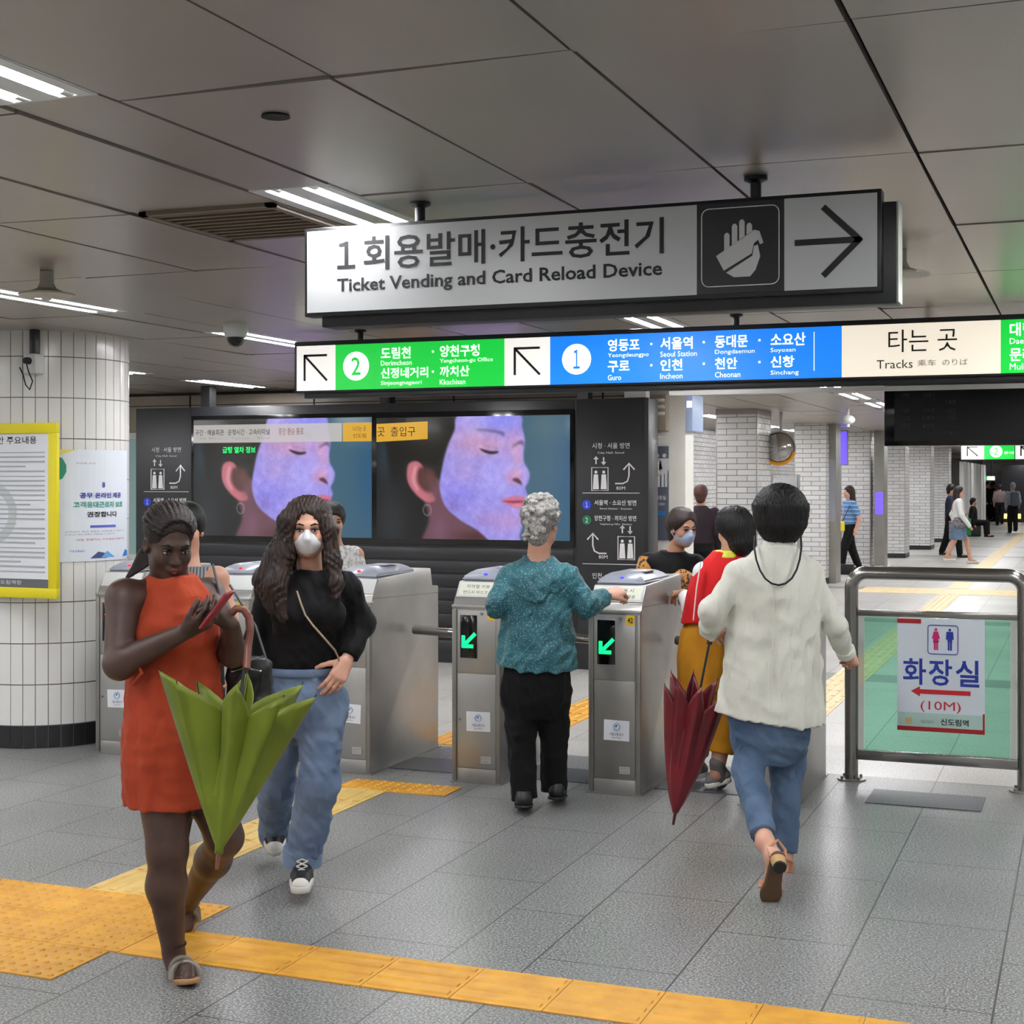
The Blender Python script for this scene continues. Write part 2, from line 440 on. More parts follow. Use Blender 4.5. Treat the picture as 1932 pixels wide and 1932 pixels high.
# ------------------------------------------------------------------ small ceiling things
v = on_floor(520, 217, CEIL)
o = S().lathe([(.0, .002), (.034, .002), (.037, -.006), (.02, -.007), (.0, -.004)], cap=False).obj('ceiling_hole', M['rubber'], smooth=40); o.location = (v.x, v.y, CEIL)
tag(o, 'small round black recess in a ceiling panel at the upper left', 'ceiling fitting')
t = thing('ceiling_vent', 'brown slatted air vent in the ceiling beside the bright tube light', 'vent', (0, 0, CEIL))
a = S(); a.box(-3.06, -2.53, 4.30, 4.33, -.012, .002); a.box(-3.06, -2.53, 4.86, 4.89, -.012, .002); a.box(-3.06, -3.03, 4.3, 4.89, -.012, .002); a.box(-2.56, -2.53, 4.3, 4.89, -.012, .002)
a.obj('frame', mat('vent_frame', (120, 108, 94), .5), t)
a = S().box(-3.03, -2.56, 4.33, 4.86, -.001, .004); a.obj('backing', M['seam'], t)
a = S()
for k in range(9):
    y0 = 4.345 + k * .058; a.box(-3.03, -2.56, y0, y0 + .022, -.01, 0)
a.obj('slats', mat('vent_slats', (104, 86, 66), .5), t)
def speaker_lamp(loc, label):
    t = thing('ceiling_detector', label, 'ceiling fitting', loc)
    S().lathe([(.0, .0), (.03, .0), (.03, -.05), (.042, -.075), (.085, -.092), (.122, -.098), (.122, -.106), (.05, -.112), (.0, -.112)], cap=False, seg=28).obj('disc', mat('pale_fitting', (190, 184, 172), .4), t, smooth=40)
    S().lathe([(.0, -.112), (.028, -.112), (.02, -.126), (.0, -.13)], cap=False, seg=16).obj('sensor', M['plasticw'], t, smooth=40)
    return t
speaker_lamp((-4.30, 5.36, CEIL), 'pale mushroom-shaped fitting on the ceiling above the round column')
speaker_lamp((-.700, 6.08, CEIL), 'pale ceiling fitting peeking out right of the grey ticket vending sign')
t = thing('dome_camera', 'white dome security camera on the ceiling left of the green and blue sign', 'security camera', (-4.66, 7.5, CEIL))
S().lathe([(.0, .0), (.07, .0), (.072, -.05), (.06, -.085), (.0, -.085)], cap=False, seg=28).obj('housing', M['plasticw'], t, smooth=40)
S().lathe([(.052, -.085), (.05, -.108), (.036, -.13), (.015, -.141), (.0, -.143)], cap=False, seg=24).obj('dome', M['blackg'], t, smooth=60)

# ------------------------------------------------------------------ hanging sign: ticket vending
def rod(t, x, y, z0, z1):
    a = S(); a.cyl((x, y, z0), (x, y, z1), .017, seg=12); a.lathe([(.0, z1), (.036, z1), (.036, z1 - .012), (.017, z1 - .02)], (x, y, 0), cap=False, seg=16)
    return a.obj('hanging_rod', M['black'], t)
def arrow_strokes(s, p, q, heads, w, y0, y1):
    """stroke from p to q with strokes back from q"""
    def st(a, b):
        a = Vector((a[0], 0, a[1])); b = Vector((b[0], 0, b[1])); d = (b - a).normalized(); nn = Vector((-d.z, 0, d.x)) * w / 2
        a2 = a; b2 = b
        s.prism([(k.x, k.z) for k in (a2 + nn, b2 + nn, b2 - nn, a2 - nn)], 'y', y0, y1)
    st(p, q)
    for h in heads:
        dq = (Vector((q[0] - h[0], q[1] - h[1]))).normalized() * w * .35
        st(h, (q[0] + dq.x, q[1] + dq.y))
t = thing('hanging_sign', 'long grey ceiling sign reading Ticket Vending and Card Reload Device with an arrow right', 'sign', (-1.52, 4.445, 2.20))
def V1(x, y): p = at(x, y, 4.40); return p.x + 1.52, p.z - 2.20
L, Rr = V1(580, 500)[0], V1(1655, 500)[0]; top, bot = .292, .018
a = S(); a.box(L - .012, Rr + .012, -.043, .02, bot - .012, top + .012, .003); a.obj('frame', M['black'], t)
a = S(); a.box(L + .03, Rr + .05, .0, .10, bot - .045, top - .02, .004); a.obj('case', M['black'], t)
a = S(); a.box(Rr + .05, Rr + .055, .0, .10, bot - .04, top - .02); a.obj('end_cap', M['steel'], t)
sg = mat('silver_sign_sheet', (196, 198, 198), .28, .0, .6)
x1, x2 = V1(1315, 0)[0], V1(1480, 0)[0]
S().box(L, x1, -.047, -.043, bot, top).obj('text_panel', sg, t)
S().box(x1, x2, -.047, -.043, bot, top).obj('pictogram_panel', M['black'], t)
S().box(x2, Rr, -.047, -.043, bot, top).obj('arrow_panel', sg, t)
q = lambda px0, px1, py0, py1: (V1(px0, 0)[0], V1(px1, 0)[0])
text('１회용발매·카드충전기', V1(637, 0)[0], V1(1253, 0)[0], .150, .262, M['ink'], t, y=-.0485, bold=.014)
text('Ticket Vending and Card Reload Device', V1(637, 0)[0], V1(1250, 0)[0], .070, .128, M['ink'], t, y=-.0485, bold=.02)
a = S(); xm = V1(1500, 0)[0]; xe = V1(1628, 0)[0]; zc = .158
arrow_strokes(a, (xm, zc), (xe - .01, zc), [(xe - .115, zc + .102), (xe - .115, zc - .102)], .018, -.0495, -.0475)
a.obj('arrow', M['ink'], t, smooth=None)
xc = (x1 + x2) / 2; a = S(); r = .118; k = .022
ring = []
for (cx_, cz_, a0) in ((r - k, r - k, 0), (-r + k, r - k, 90), (-r + k, -r + k, 180), (r - k, -r + k, 270)):
    for i in range(5):
        an = math.radians(a0 + i * 22.5); ring.append((xc + cx_ + k * math.cos(an), -.0485, .158 + cz_ + k * math.sin(an)))
a.sweep(ring, .0016, seg=6, closed=True); a.obj('pictogram_border', M['whitel'], t)
def pic(pts): return [(xc + u * .118, .158 + v * .118) for u, v in pts]
a = S(); y0, y1 = -.0495, -.047
for x_, zt, lean in ((-.34, .36, 0), (-.14, .58, .0), (.05, .68, 0), (.24, .58, 0)):      # fingers
    b0 = (x_ + .34) * .62 - .05
    a.prism(pic([(x_ - .07, b0 - .05), (x_ + .07, b0 + .04), (x_ + .07, zt - .06), (x_ + .03, zt), (x_ - .03, zt), (x_ - .07, zt - .06)]), 'y', y0, y1)
a.prism(pic([(-.62, -.22), (.36, .40), (.50, .36), (.60, .06), (.52, .02), (.46, .14), (.36, .06), (.30, -.20), (-.42, -.60)]), 'y', y0, y1)      # card and palm
a.prism(pic([(-.36, -.66), (.32, -.26), (.36, -.02), (.46, .02), (.52, -.28), (.40, -.62), (.26, -.78), (-.16, -.78)]), 'y', y0, y1)
a.obj('hand_pictogram', mat('pictogram_grey', (200, 200, 200), .5), t, smooth=None)
for px in (785, 1422):
    v = on_floor(px, 378 if px < 1000 else 330, CEIL); rod(t, v.x + 1.52, .03, top - .02, CEIL - 2.20)

# ------------------------------------------------------------------ hanging sign: line guide (lit)
t = thing('hanging_sign', 'long lit green, blue and cream line guide sign hanging above the ticket gates', 'sign', (-2.8, 8.1, 2.16))
def V2(x, y=650): p = at(x, y, 8.06); return p.x + 2.8
L, Rr = V2(560), 3.7; zb, zt = .05, .327
a = S(); a.box(L - .02, Rr + .02, -.036, .05, zb - .012, zt + .028, .004); a.box(L + .03, Rr, .0, .06, zb - .045, zb, .003); a.obj('case', M['black'], t)
a = S(); a.box(.6, 3.7, .01, .05, zb - .075, zb - .05); a.obj('lower_rail', M['steel'], t)
def pan(p0, p1, m, nm):
    x0, x1 = V2(p0), (V2(p1) if p1 < 2000 else Rr)
    S().box(x0, x1, -.041, -.036, zb, zt).obj(nm, m, t)
pan(560, 633, M['l_white'], 'arrow_panel'); pan(633, 952, M['l_green'], 'green_panel'); pan(952, 1038, M['l_white'], 'arrow_panel')
pan(1038, 1587, M['l_blue'], 'blue_panel'); pan(1588, 1888, M['l_cream'], 'cream_panel'); pan(1888, 3000, M['l_green'], 'green_panel')
for pc in (596, 995):
    a = S(); c = V2(pc); e = .078; zc = (zb + zt) / 2
    arrow_strokes(a, (c + e, zc - e), (c - e, zc + e), [], .014, -.043, -.041)
    a.box(c - e - .007, c - e + .007, -.043, -.041, zc - e, zc + e + .007); a.box(c - e, c + e, -.043, -.041, zc + e - .007, zc + e + .007)
    a.obj('arrow', M['ink'], t, smooth=None)
for pc, dig, m in ((672, '2', M['l_green']), (1088, '１', M['l_blue'])):
    c = V2(pc); zc = (zb + zt) / 2 + .004
    a = S(); a.lathe([(0, -.0415), (.088, -.0415), (.088, -.0425), (0, -.0425)], (c, 0, zc), axis='y', seg=40, cap=False); d = a.obj('line_number_disc', M['l_text'], t)
    hw = .032 if dig == '2' else .020
    text(dig, c - hw, c + hw, zc - .055, zc + .055, m, d, y=-.0432, bold=.01)
def tx(body, px0, px1, z0, z1, m=M['l_text'], bold=.02): text(body, V2(px0), V2(px1), zb + z0, zb + z1, m, t, y=-.0425, bold=bold)
U0, U1, E0, E1, W0, W1, X0, X1 = .180, .250, .140, .170, .062, .126, .016, .047
tx('도림천', 719, 775, U0, U1); tx('Dorimcheon', 719, 777, E0, E1, bold=0); tx('양천구청', 830, 905, U0, U1); tx('Yangcheon-gu Office', 830, 930, E0, E1, bold=0)
tx('신정네거리', 719, 808, W0, W1); tx('Sinjeongnegeori', 719, 796, X0, X1, bold=0); tx('까치산', 830, 886, W0, W1); tx('Kkachisan', 830, 878, X0, X1, bold=0)
for (a_, b_, k_, e_, k2, e2) in ((1147, 1207, '영등포', ('Yeongdeungpo', 1224), '구로', ('Guro', 1172)), (1246, 1307, '서울역', ('Seoul Station', 1315), '인천', ('Incheon', 1288)),
                              (1349, 1411, '동대문', ('Dongdaemun', 1424), '천안', ('Cheonan', 1397)), (1454, 1520, '소요산', ('Soyosan', 1501), '신창', ('Sinchang', 1507))):
    tx(k_, a_, b_, U0, U1); tx(e_[0], a_, e_[1], E0, E1, bold=0)
    tx(k2, a_, a_ + (b_ - a_) * .68, W0, W1); tx(e2[0], a_, e2[1], X0, X1, bold=0)
a = S()
for px, z in ((817, .215), (817, .095), (1229, .215), (1229, .095), (1328, .215), (1328, .095), (1433, .215), (1433, .095)): a.box(V2(px) - .006, V2(px) + .006, -.0425, -.041, zb + z - .006, zb + z + .006)
a.box(V2(1536) - .002, V2(1536) + .002, -.0425, -.041, zb + .04, zb + .25)
a.obj('separator_dots', M['l_text'], t, smooth=None)
tx('타는 곳', 1676, 1806, .125, .245, M['ink'], 0); tx('Tracks', 1654, 1722, .040, .086, M['ink'], 0); tx('乘车', 1731, 1766, .048, .082, M['inkg'], 0); tx('のりば', 1778, 1826, .048, .082, M['inkg'], 0)
tx('대림', 1905, 1950, .19, .26); tx('Daerim', 1905, 1955, .150, .180, bold=0); tx('문래', 1905, 1950, .060, .13); tx('Mullae', 1905, 1950, .016, .05, bold=0)
for px, py in ((680, 622), (1388, 592)):
    v = on_floor(px, py, CEIL); rod(t, v.x + 2.8, .01, zt + .02, CEIL - 2.16)
rod(t, 3.25, .01, zt + .02, CEIL - 2.16)

# black departure board
t = thing('departure_board', 'black switched-off departure board hanging below the lit line guide sign', 'display board', (-.5, 9.0, 1.87))
p0 = at(1668, 735, 9.0); p1 = at(1668, 842, 9.0)
x0 = p0.x + .5; a = S(); a.box(x0, 1.3, .0, .12, p1.z - 1.87, .39, .006); a.obj('case', M['blackg'], t)
S().box(x0 + .06, 1.26, -.003, .0, .02, .33).obj('screen', mat('dark_screen', (11, 12, 13), .2), t)
dim = mat('dim_led_text', (34, 36, 37), .5)
for r_ in range(6):
    z = .29 - r_ * .045
    for c_, wd in ((.10, .05), (.22, .07), (.35, .06)):
        if (r_ + int(c_ * 100)) % 4 == 3: continue
        text(['신도림', '소요산', '인천행', '동인천', '구로행', '전역출발'][(r_ + int(c_ * 50)) % 6], x0 + c_, x0 + c_ + wd, z - .014, z + .012, dim, t, y=-.0045)
for x in (x0 + .25, .7): S().cyl((x, .06, .39), (x, .06, CEIL - 1.87), .018, seg=12).obj('hanging_rod', M['steel'], t)
# ------------------------------------------------------------------ ticket gates
GX = [-5.607, -4.820, -4.035, -3.248, -2.460, -1.650]; GW = .285
def ring_logo(parent, c, y, r, m):
    a = S(); pr = []
    for k in range(28):
        an = 2 * PI * k / 28; pr.append((c[0] + math.cos(an) * r, y, c[1] + math.sin(an) * r))
    a.sweep(pr, r * .26, seg=6, closed=True, flat=(1, .15))
    a.prism([(c[0] - r * .62, c[1] + .1 * r), (c[0] + .1 * r, c[1] + r * .62), (c[0] + .25 * r, c[1] + .25 * r), (c[0] - .2 * r, c[1] - .2 * r)], 'y', y - .0006, y + .0006)
    return a.obj('logo', m, parent, smooth=None)
def label(t, x0, x1, z0, z1, y, nm, m, tilt=0):
    o = S().box(-(x1 - x0) / 2, (x1 - x0) / 2, -.0008, .0008, -(z1 - z0) / 2, (z1 - z0) / 2).obj(nm, m, t)
    o.location = ((x0 + x1) / 2, y, (z0 + z1) / 2); o.rotation_euler = (0, tilt, 0); return o
def make_gate(i, lab, red, notice, num):
    """local origin: front left foot of the gate; +y goes through the gates"""
    t = thing('ticket_gate', lab, 'ticket gate', (GX[i], YG, 0), group='row of ticket gates')
    prof = [(.0, .0), (.0, .962), (.034, 1.0), (.092, 1.098), (.82, 1.118), (.832, 1.004), (.935, 1.004), (.935, .0)]
    S().prism(prof, 'x', 0, GW, .008, 2).obj('body', M['steel'], t, smooth=30)
    # crease plates along the upper sides
    a = S()
    for x in (-.0012, GW - .0008): a.prism([(.03, .992), (.93, .962), (.93, .957), (.03, .984)], 'x', x, x + .002)
    a.obj('side_crease', M['steeld'], t, smooth=None)
    for x in (.0, GW - .026):
        S().box(x, x + .026, -.010, .004, .012, .950, .004).obj('corner_trim', M['steeld'], t)
    S().box(.028, GW - .028, -.004, .004, .082, .598, .004).obj('lower_door', M['steeld'] if i == 4 else M['steel'], t)
    S().box(.028, GW - .028, -.004, .004, .602, .945, .004).obj('upper_door', M['steel'], t)
    S().box(.028, GW - .028, -.002, .004, .004, .078, .003).obj('plinth', M['steel'], t)
    S().box(-.004, GW + .004, -.008, .03, .955, .972, .004).obj('ledge', M['steel'], t)
    d = S().box(.048, .148, -.0075, -.003, .683, .918, .012).obj('display_window', M['blackg'], t)
    a = S(); a.box(.044, .152, -.006, -.003, .679, .922, .014); a.obj('window_frame', M['steel'], t)
    a = S(); cx_, cz_ = .102, .782
    if red:
        for s1 in (1, -1):
            arrow_strokes(a, (cx_ - .03, cz_ + .085 - s1 * .03), (cx_ + .03, cz_ + .085 + s1 * .03), [], .020, -.0095, -.008)
        a.obj('red_cross', M['led_red'], d, smooth=None)
    else:
        w_ = .0085
        def bar(p, q): a.sweep([(p[0], -.0095, p[1]), (q[0], -.0095, q[1])], w_, seg=8, flat=(1, .25)) if False else arrow_strokes(a, p, q, [], .019, -.0105, -.0085)
        bar((cx_ + .036, cz_ + .036), (cx_ - .026, cz_ - .026)); bar((cx_ - .034, cz_ + .024), (cx_ - .034, cz_ - .042)); bar((cx_ - .042, cz_ - .034), (cx_ + .024, cz_ - .034))
        a.obj('green_arrow', M['led_green'], d, smooth=None)
    a = S(); a.lathe([(0, -.012), (.008, -.012), (.009, -.004), (0, -.004)], (.175, 0, .928), axis='y', seg=14, cap=False); a.lathe([(0, -.009), (.007, -.009), (.007, -.003), (0, -.003)], (.045, 0, .345), axis='y', seg=14, cap=False)
    a.obj('lock', M['steeld'], t)
    st = label(t, .208, .252, .893, .945, -.0055, 'number_sticker', M['ysticker'], .03)
    text(num, -.015, .015, -.013, .015, M['ink'], st, y=-.0014, bold=.02)
    ls = label(t, .085, .225, .285, .392, -.0055, 'logo_sticker', M['paper'], .03 * ((i * 37) % 5 - 2) / 2)
    ring_logo(ls, (0, .02), -.0012, .018, M['logo'])
    text('서울교통공사', -.038, .038, -.028, -.012, M['ink'], ls, y=-.0014); text('Seoul Metro', -.025, .025, -.042, -.033, M['inkg'], ls, y=-.0014)
    sl = label(t, .170, .228, .112, .150, -.0055, 'small_label', mat('silver_label', (176, 176, 174), .5), -.03)
    text('관리번호', -.024, .024, .002, .014, M['inkg'], sl, y=-.0014); text('자동개집표기', -.024, .024, -.015, -.003, M['inkg'], sl, y=-.0014)
    # sloping head with its paper notice
    Mx = Matrix.Translation((GW / 2, .065, 1.049)) @ Matrix.Rotation(math.atan2(-.058, .098), 4, 'X')
    a = S(); a.box(-GW / 2 + .004, GW / 2 - .004, -.008, .006, -.046, .050, .004, M=Mx); a.obj('head_plate', M['plasticw'], t)
    if notice:
        a = S(); a.box(-GW / 2 + .018, GW / 2 - .014, -.0095, -.0078, -.034, .040, M=Mx); nl = a.obj('notice_label', M['labelp'], t)
        f = lambda X, Z: tuple(Mx @ Vector((X, -.0101, Z)))
        text('지하철 이용 시', -.085, .085, .008, .030, M['ink'], nl, fn=f); text('반드시 마스크 착용', -.098, .098, -.028, -.006, M['ink'], nl, fn=f)
    # card reader hump
    a = S(); vs = []
    for z, x0, x1, y0, y1 in ((1.100, .012, .273, .10, .62), (1.118, .008, .277, .11, .62), (1.150, .045, .240, .17, .56), (1.160, .07, .215, .21, .52)):
        vs.append([a.bm.verts.new(p) for p in ((x0, y0, z), (x1, y0, z), (x1, y1, z), (x0, y1, z))])
    for k in range(3):
        for j in range(4): a.bm.faces.new((vs[k][j], vs[k][(j + 1) % 4], vs[k + 1][(j + 1) % 4], vs[k + 1][j]))
    a.bm.faces.new(vs[0][::-1]); a.bm.faces.new(vs[3])
    bmesh.ops.bevel(a.bm, geom=a.bm.edges[:], offset=.008, segments=2, affect='EDGES', clamp_overlap=True)
    cr = a.obj('card_reader', M['plastic'], t, smooth=50)
    S().ball((.142, .135, 1.134), (.012, .008, .007), 12).obj('status_light', M['led_red'] if red else M['led_blue'], cr, smooth=180)
    Ms = Matrix.Translation((.20, .36, 1.160)); a = S(); a.box(-.05, .04, -.10, .08, .0005, .003, M=Ms); a.obj('card_mark', M['plasticw'] if i == 4 else M['plastic'], cr)
    # turnstile on the left flank
    hub = S(); hub.lathe([(0, .0), (.075, .0), (.07, -.035), (.045, -.055), (0, -.058)], (0, .50, .735), axis='x', seg=24, cap=False); hub.obj('turnstile_hub', M['steeld'], t)
    def arm(q, r=.026):
        p = Vector((-.035, .50, .752)); q = Vector(q); d_ = (q - p).normalized()
        S().sweep([p, q - d_ * .012, q - d_ * .003, q], [r, r, r * .8, r * .25], seg=18).obj('turnstile_arm', M['chrome'], t, smooth=50)
    arm((-.475, .50, .770)); arm((-.060, .72, .45), .024); arm((-.060, .28, .45), .024)
    a = S(); a.ball((-.004, .54, .47), (.05, .05, .05), 16); a.obj('sensor_cap', M['blackg'], t, smooth=180)
    a = S(); a.box(-.012, GW + .012, -.012, .95, .0, .006); a.obj('foot_plate', M['steeld'], t)
    return t
make_gate(0, 'steel ticket gate beside the round tiled column, showing a red cross', True, False, '39')
make_gate(1, 'steel ticket gate hidden between the woman in orange and the woman in black', True, False, '40')
make_gate(2, 'steel ticket gate with a red light and bare side, right behind the woman in black', True, False, '41')
make_gate(3, 'steel ticket gate with a green arrow at the left hand of the grey haired woman', False, True, '41')
make_gate(4, 'steel ticket gate with green arrow and yellow number 42, beside the grey haired woman', False, True, '42')
make_gate(5, 'steel ticket gate at the right end of the row, behind the white jacket', False, True, '43')
for k in range(6):
    x0 = GX[k] + GW + .012; x1 = (GX[k + 1] - .012) if k < 5 else -.49
    if k == 5: x0, x1, y0, y1 = -1.06, -.49, 7.715, 8.07
    else: y0, y1 = 7.66, 8.02
    lab = ['dark steel floor plate in the passage next to the round column', 'dark steel floor plate in the passage behind the woman in orange', 'dark steel floor plate in the passage left of the gate with a green arrow',
           'dark steel floor plate in the passage where the grey haired woman stands', 'dark steel floor plate in the passage where the red vest person stands', 'dark steel floor plate in front of the railing with the toilet sign'][k]
    o = S().box(0, x1 - x0, 0, y1 - y0, 0, .004).obj('floor_plate', M['dplate']); o.location = (x0, y0, .0005)
    tag(o, lab, 'floor plate', 'dark floor plates between the gates')

# ------------------------------------------------------------------ tactile paving
def tactile(x0, x1, y0, y1, kind, m, lab, dirx=False, detail=True, step=.305):
    nx = max(1, round((x1 - x0) / step)); ny = max(1, round((y1 - y0) / step)); a = S()
    dx, dy = (x1 - x0) / nx, (y1 - y0) / ny
    for i in range(nx):
        for j in range(ny):
            X0, Y0 = x0 + i * dx, y0 + j * dy
            a.box(X0 + .0015, X0 + dx - .0015, Y0 + .0015, Y0 + dy - .0015, .0, .004)
            if not detail: continue
            if kind == 'dot':
                for p in range(6):
                    for q_ in range(6):
                        c = (X0 + (p + .5) * dx / 6, Y0 + (q_ + .5) * dy / 6); r = .0125
                        lo = [a.bm.verts.new((c[0] + r * math.cos(k * PI / 4), c[1] + r * math.sin(k * PI / 4), .004)) for k in range(8)]
                        hi = [a.bm.verts.new((c[0] + r * .6 * math.cos(k * PI / 4), c[1] + r * .6 * math.sin(k * PI / 4), .009)) for k in range(8)]
                        for k in range(8): a.bm.faces.new((lo[k], lo[(k + 1) % 8], hi[(k + 1) % 8], hi[k]))
                        a.bm.faces.new(hi)
            else:
                for p in range(4):
                    o_ = (p + .5) / 4
                    if dirx: a.prism([(Y0 + o_ * dy - .018, .004), (Y0 + o_ * dy - .011, .009), (Y0 + o_ * dy + .011, .009), (Y0 + o_ * dy + .018, .004)], 'x', X0 + .015, X0 + dx - .015)
                    else: a.prism([(X0 + o_ * dx - .018, .004), (X0 + o_ * dx - .011, .009), (X0 + o_ * dx + .011, .009), (X0 + o_ * dx + .018, .004)], 'y', Y0 + .015, Y0 + dy - .015)
    o = a.obj('tactile_paving', m, smooth=None); o.location.z = .0004
    return tag(o, lab, 'tactile paving', 'yellow tactile paving')
tactile(-3.77, -3.465, 4.94, 7.07, 'bar', M['tacp'], 'faded yellow strip of tactile bars running from the corner to the gates')
tactile(-3.77, -3.13, 7.07, 7.31, 'dot', M['tac'], 'yellow tactile dots lying right in front of the ticket gates')
tactile(-4.69, -3.09, 4.625, 4.94, 'dot', M['tac'], 'wide band of yellow tactile dots under the woman in orange')
tactile(-4.69, -3.16, 4.315, 4.622, 'dot', M['tac'], 'second row of yellow tactile dots at the lower left edge')
tactile(-4.4, -3.19, 4.0, 4.312, 'dot', M['tac'], 'lowest row of yellow tactile dots in the bottom left corner')
tactile(-3.157, .0, 4.31, 4.622, 'bar', M['tac'], 'bright yellow strip of tactile bars running right along the bottom edge', True)
tactile(-3.90, -3.55, 8.46, 8.95, 'dot', M['tac'], 'yellow tactile dots seen between the gates, left of the green arrow gate')
tactile(-3.53, -3.23, 8.96, 12.1, 'bar', M['tac'], 'yellow tactile strip beyond the gates, right of the legs of the grey haired woman')
tactile(-2.0, -1.70, 9.0, 22.3, 'bar', M['tacb'], 'pale tactile strip seen through the green glass of the railing')
tactile(-2.0, -1.70, 23.6, 62, 'bar', M['tacb'], 'pale tactile strip running down the far corridor', detail=False, step=1.2)
tactile(-3.2, 4.0, 22.35, 23.5, 'bar', M['tacb'], 'pale crosswise tactile strip above the top rail of the railing', True, False, .4)

# ------------------------------------------------------------------ railing with toilet sign
t = thing('railing', 'thick steel tube railing with green glass at the right of the gates', 'railing', (-.760, 8.30, 0))
hw = .4525; R_ = .037; zt = 1.146; cr_ = .085
pts = [(-hw, 0, .004), (-hw, 0, zt - cr_)] + [(-hw + cr_ - cr_ * math.cos(a_), 0, zt - cr_ + cr_ * math.sin(a_)) for a_ in [PI / 2 * k / 8 for k in range(1, 9)]]
pts += [(hw - cr_ + cr_ * math.sin(a_), 0, zt - cr_ + cr_ * math.cos(a_)) for a_ in [PI / 2 * k / 8 for k in range(0, 9)]] + [(hw, 0, .004)]
S().sweep(pts, R_, seg=24).obj('tube_frame', M['chrome2'], t, smooth=60)
for x in (-hw, hw):
    a = S(); a.lathe([(0, .0), (.078, .0), (.078, .008), (0, .008)], (x, 0, 0), seg=28, cap=False)
    for k in range(4):
        an = PI / 4 + k * PI / 2; a.cyl((x + .064 * math.cos(an), .064 * math.sin(an), .008), (x + .064 * math.cos(an), .064 * math.sin(an), .024), .008, seg=8)
    a.obj('base_flange', M['steeld'], t)
S().box(-hw + .03, hw - .03, -.018, .018, .115, .170, .004).obj('bottom_rail', M['chrome2'], t)
S().box(-hw + .03, hw - .03, -.012, .012, .908, .944, .003).obj('top_rail', M['chrome2'], t)
gl = mat('green_glass', (150, 205, 184), .03, trans=1.0, spec=.5); gl.node_tree.nodes['Principled BSDF'].inputs['IOR'].default_value = 1.05
S().box(-hw + .070, hw - .070, -.004, .004, .172, .906).obj('glass_pane', gl, t, smooth=None)
gs = mat('clear_edge_strip', (222, 226, 222), .1, trans=.6); gs.node_tree.nodes['Principled BSDF'].inputs['IOR'].default_value = 1.05
for x in (-hw + .038, hw - .069): S().box(x, x + .03, -.005, .005, .172, .906).obj('edge_strip', gs, t, smooth=None)
# toilet sign stuck on the pane
t = thing('toilet_sign', 'white toilet sign with blue lettering and red arrow on the green glass', 'sign', (-.735, 8.28, .6))
hx, hz = .228, .306
S().box(-hx, hx, -.002, .002, -hz, hz).obj('sheet', mat('sign_sheet', (214, 222, 230), .35), t)
S().box(-hx + .006, hx - .006, -.003, -.001, -hz + .022, -hz + .10).obj('footer_band', mat('footer_green', (176, 206, 196), .4), t)
rt_ = mat('red_tape', (160, 24, 30), .4)
for q_ in ((-hx, -hx + .126, hz - .028, hz - .004), (-hx, hx, -hz, -hz + .024), (hx - .01, hx, -hz + .024, -hz + .11)): S().box(q_[0], q_[1], -.0045, -.0015, q_[2], q_[3]).obj('red_tape', rt_, t, smooth=None)
a = S(); pc = (.012, hz - .112); r = .078; ring = []
for (cx_, cz_, a0) in ((r - .014, r - .014, 0), (-r + .014, r - .014, 90), (-r + .014, -r + .014, 180), (r - .014, -r + .014, 270)):
    for k in range(4): an = math.radians(a0 + k * 30); ring.append((pc[0] + cx_ + .014 * math.cos(an), -.004, pc[1] + cz_ + .014 * math.sin(an)))
a.sweep(ring, .0022, seg=6, closed=True); a.obj('pictogram_border', M['inkb'], t)
def figure(c, s_, skirt, m, par, y):
    a = S(); f = lambda pts: [(c[0] + u * s_, c[1] + v * s_) for u, v in pts]
    a.lathe([(0, y), (.12 * s_, y), (.12 * s_, y - .001), (0, y - .001)], (c[0], 0, c[1] + .84 * s_), axis='y', seg=14, cap=False)
    if skirt: a.prism(f([(-.17, .68), (.17, .68), (.34, .05), (.2, .05), (.24, -.28), (-.24, -.28), (-.2, .05), (-.34, .05)]), 'y', y - .001, y)
    else: a.prism(f([(-.28, .68), (.28, .68), (.33, .0), (.2, .0), (.19, -.2), (-.19, -.2), (-.2, .0), (-.33, .0)]), 'y', y - .001, y)
    for x in (-.1, .1): a.prism(f([(x - .075, -.2), (x + .075, -.2), (x + .07, -.95), (x - .07, -.95)]), 'y', y - .001, y)
    return a.obj('woman_figure' if skirt else 'man_figure', m, par, smooth=None)
figure((pc[0] - .036, pc[1] + .002), .062, True, M['inkm'], t, -.0035); figure((pc[0] + .036, pc[1] + .002), .062, False, M['inkb'], t, -.0035)
for ch, xa in (('화', -.198), ('장', -.062), ('실', .078)): text(ch, xa, xa + .122, -.055, .088, M['inkb'], t, y=-.0035, bold=.018)
a = S(); a.prism([(-.155, -.09), (-.108, -.062), (-.108, -.078), (.155, -.078), (.155, -.102), (-.108, -.102), (-.108, -.118)], 'y', -.004, -.003); a.obj('red_arrow', M['inkr'], t, smooth=None)
text('(10M)', -.105, .105, -.202, -.14, M['inkr'], t, y=-.0035)
text('신도림역', .0, .145, -.268, -.232, M['ink'], t, y=-.0045, bold=.02); text('서울교통공사', -.105, -.035, -.262, -.244, M['inkg'], t, y=-.0045)
a = S(); a.box(-.185, -.15, -.0045, -.003, -.268, -.235); a.obj('logo', mat('logo_tan', (200, 180, 120), .5), t)
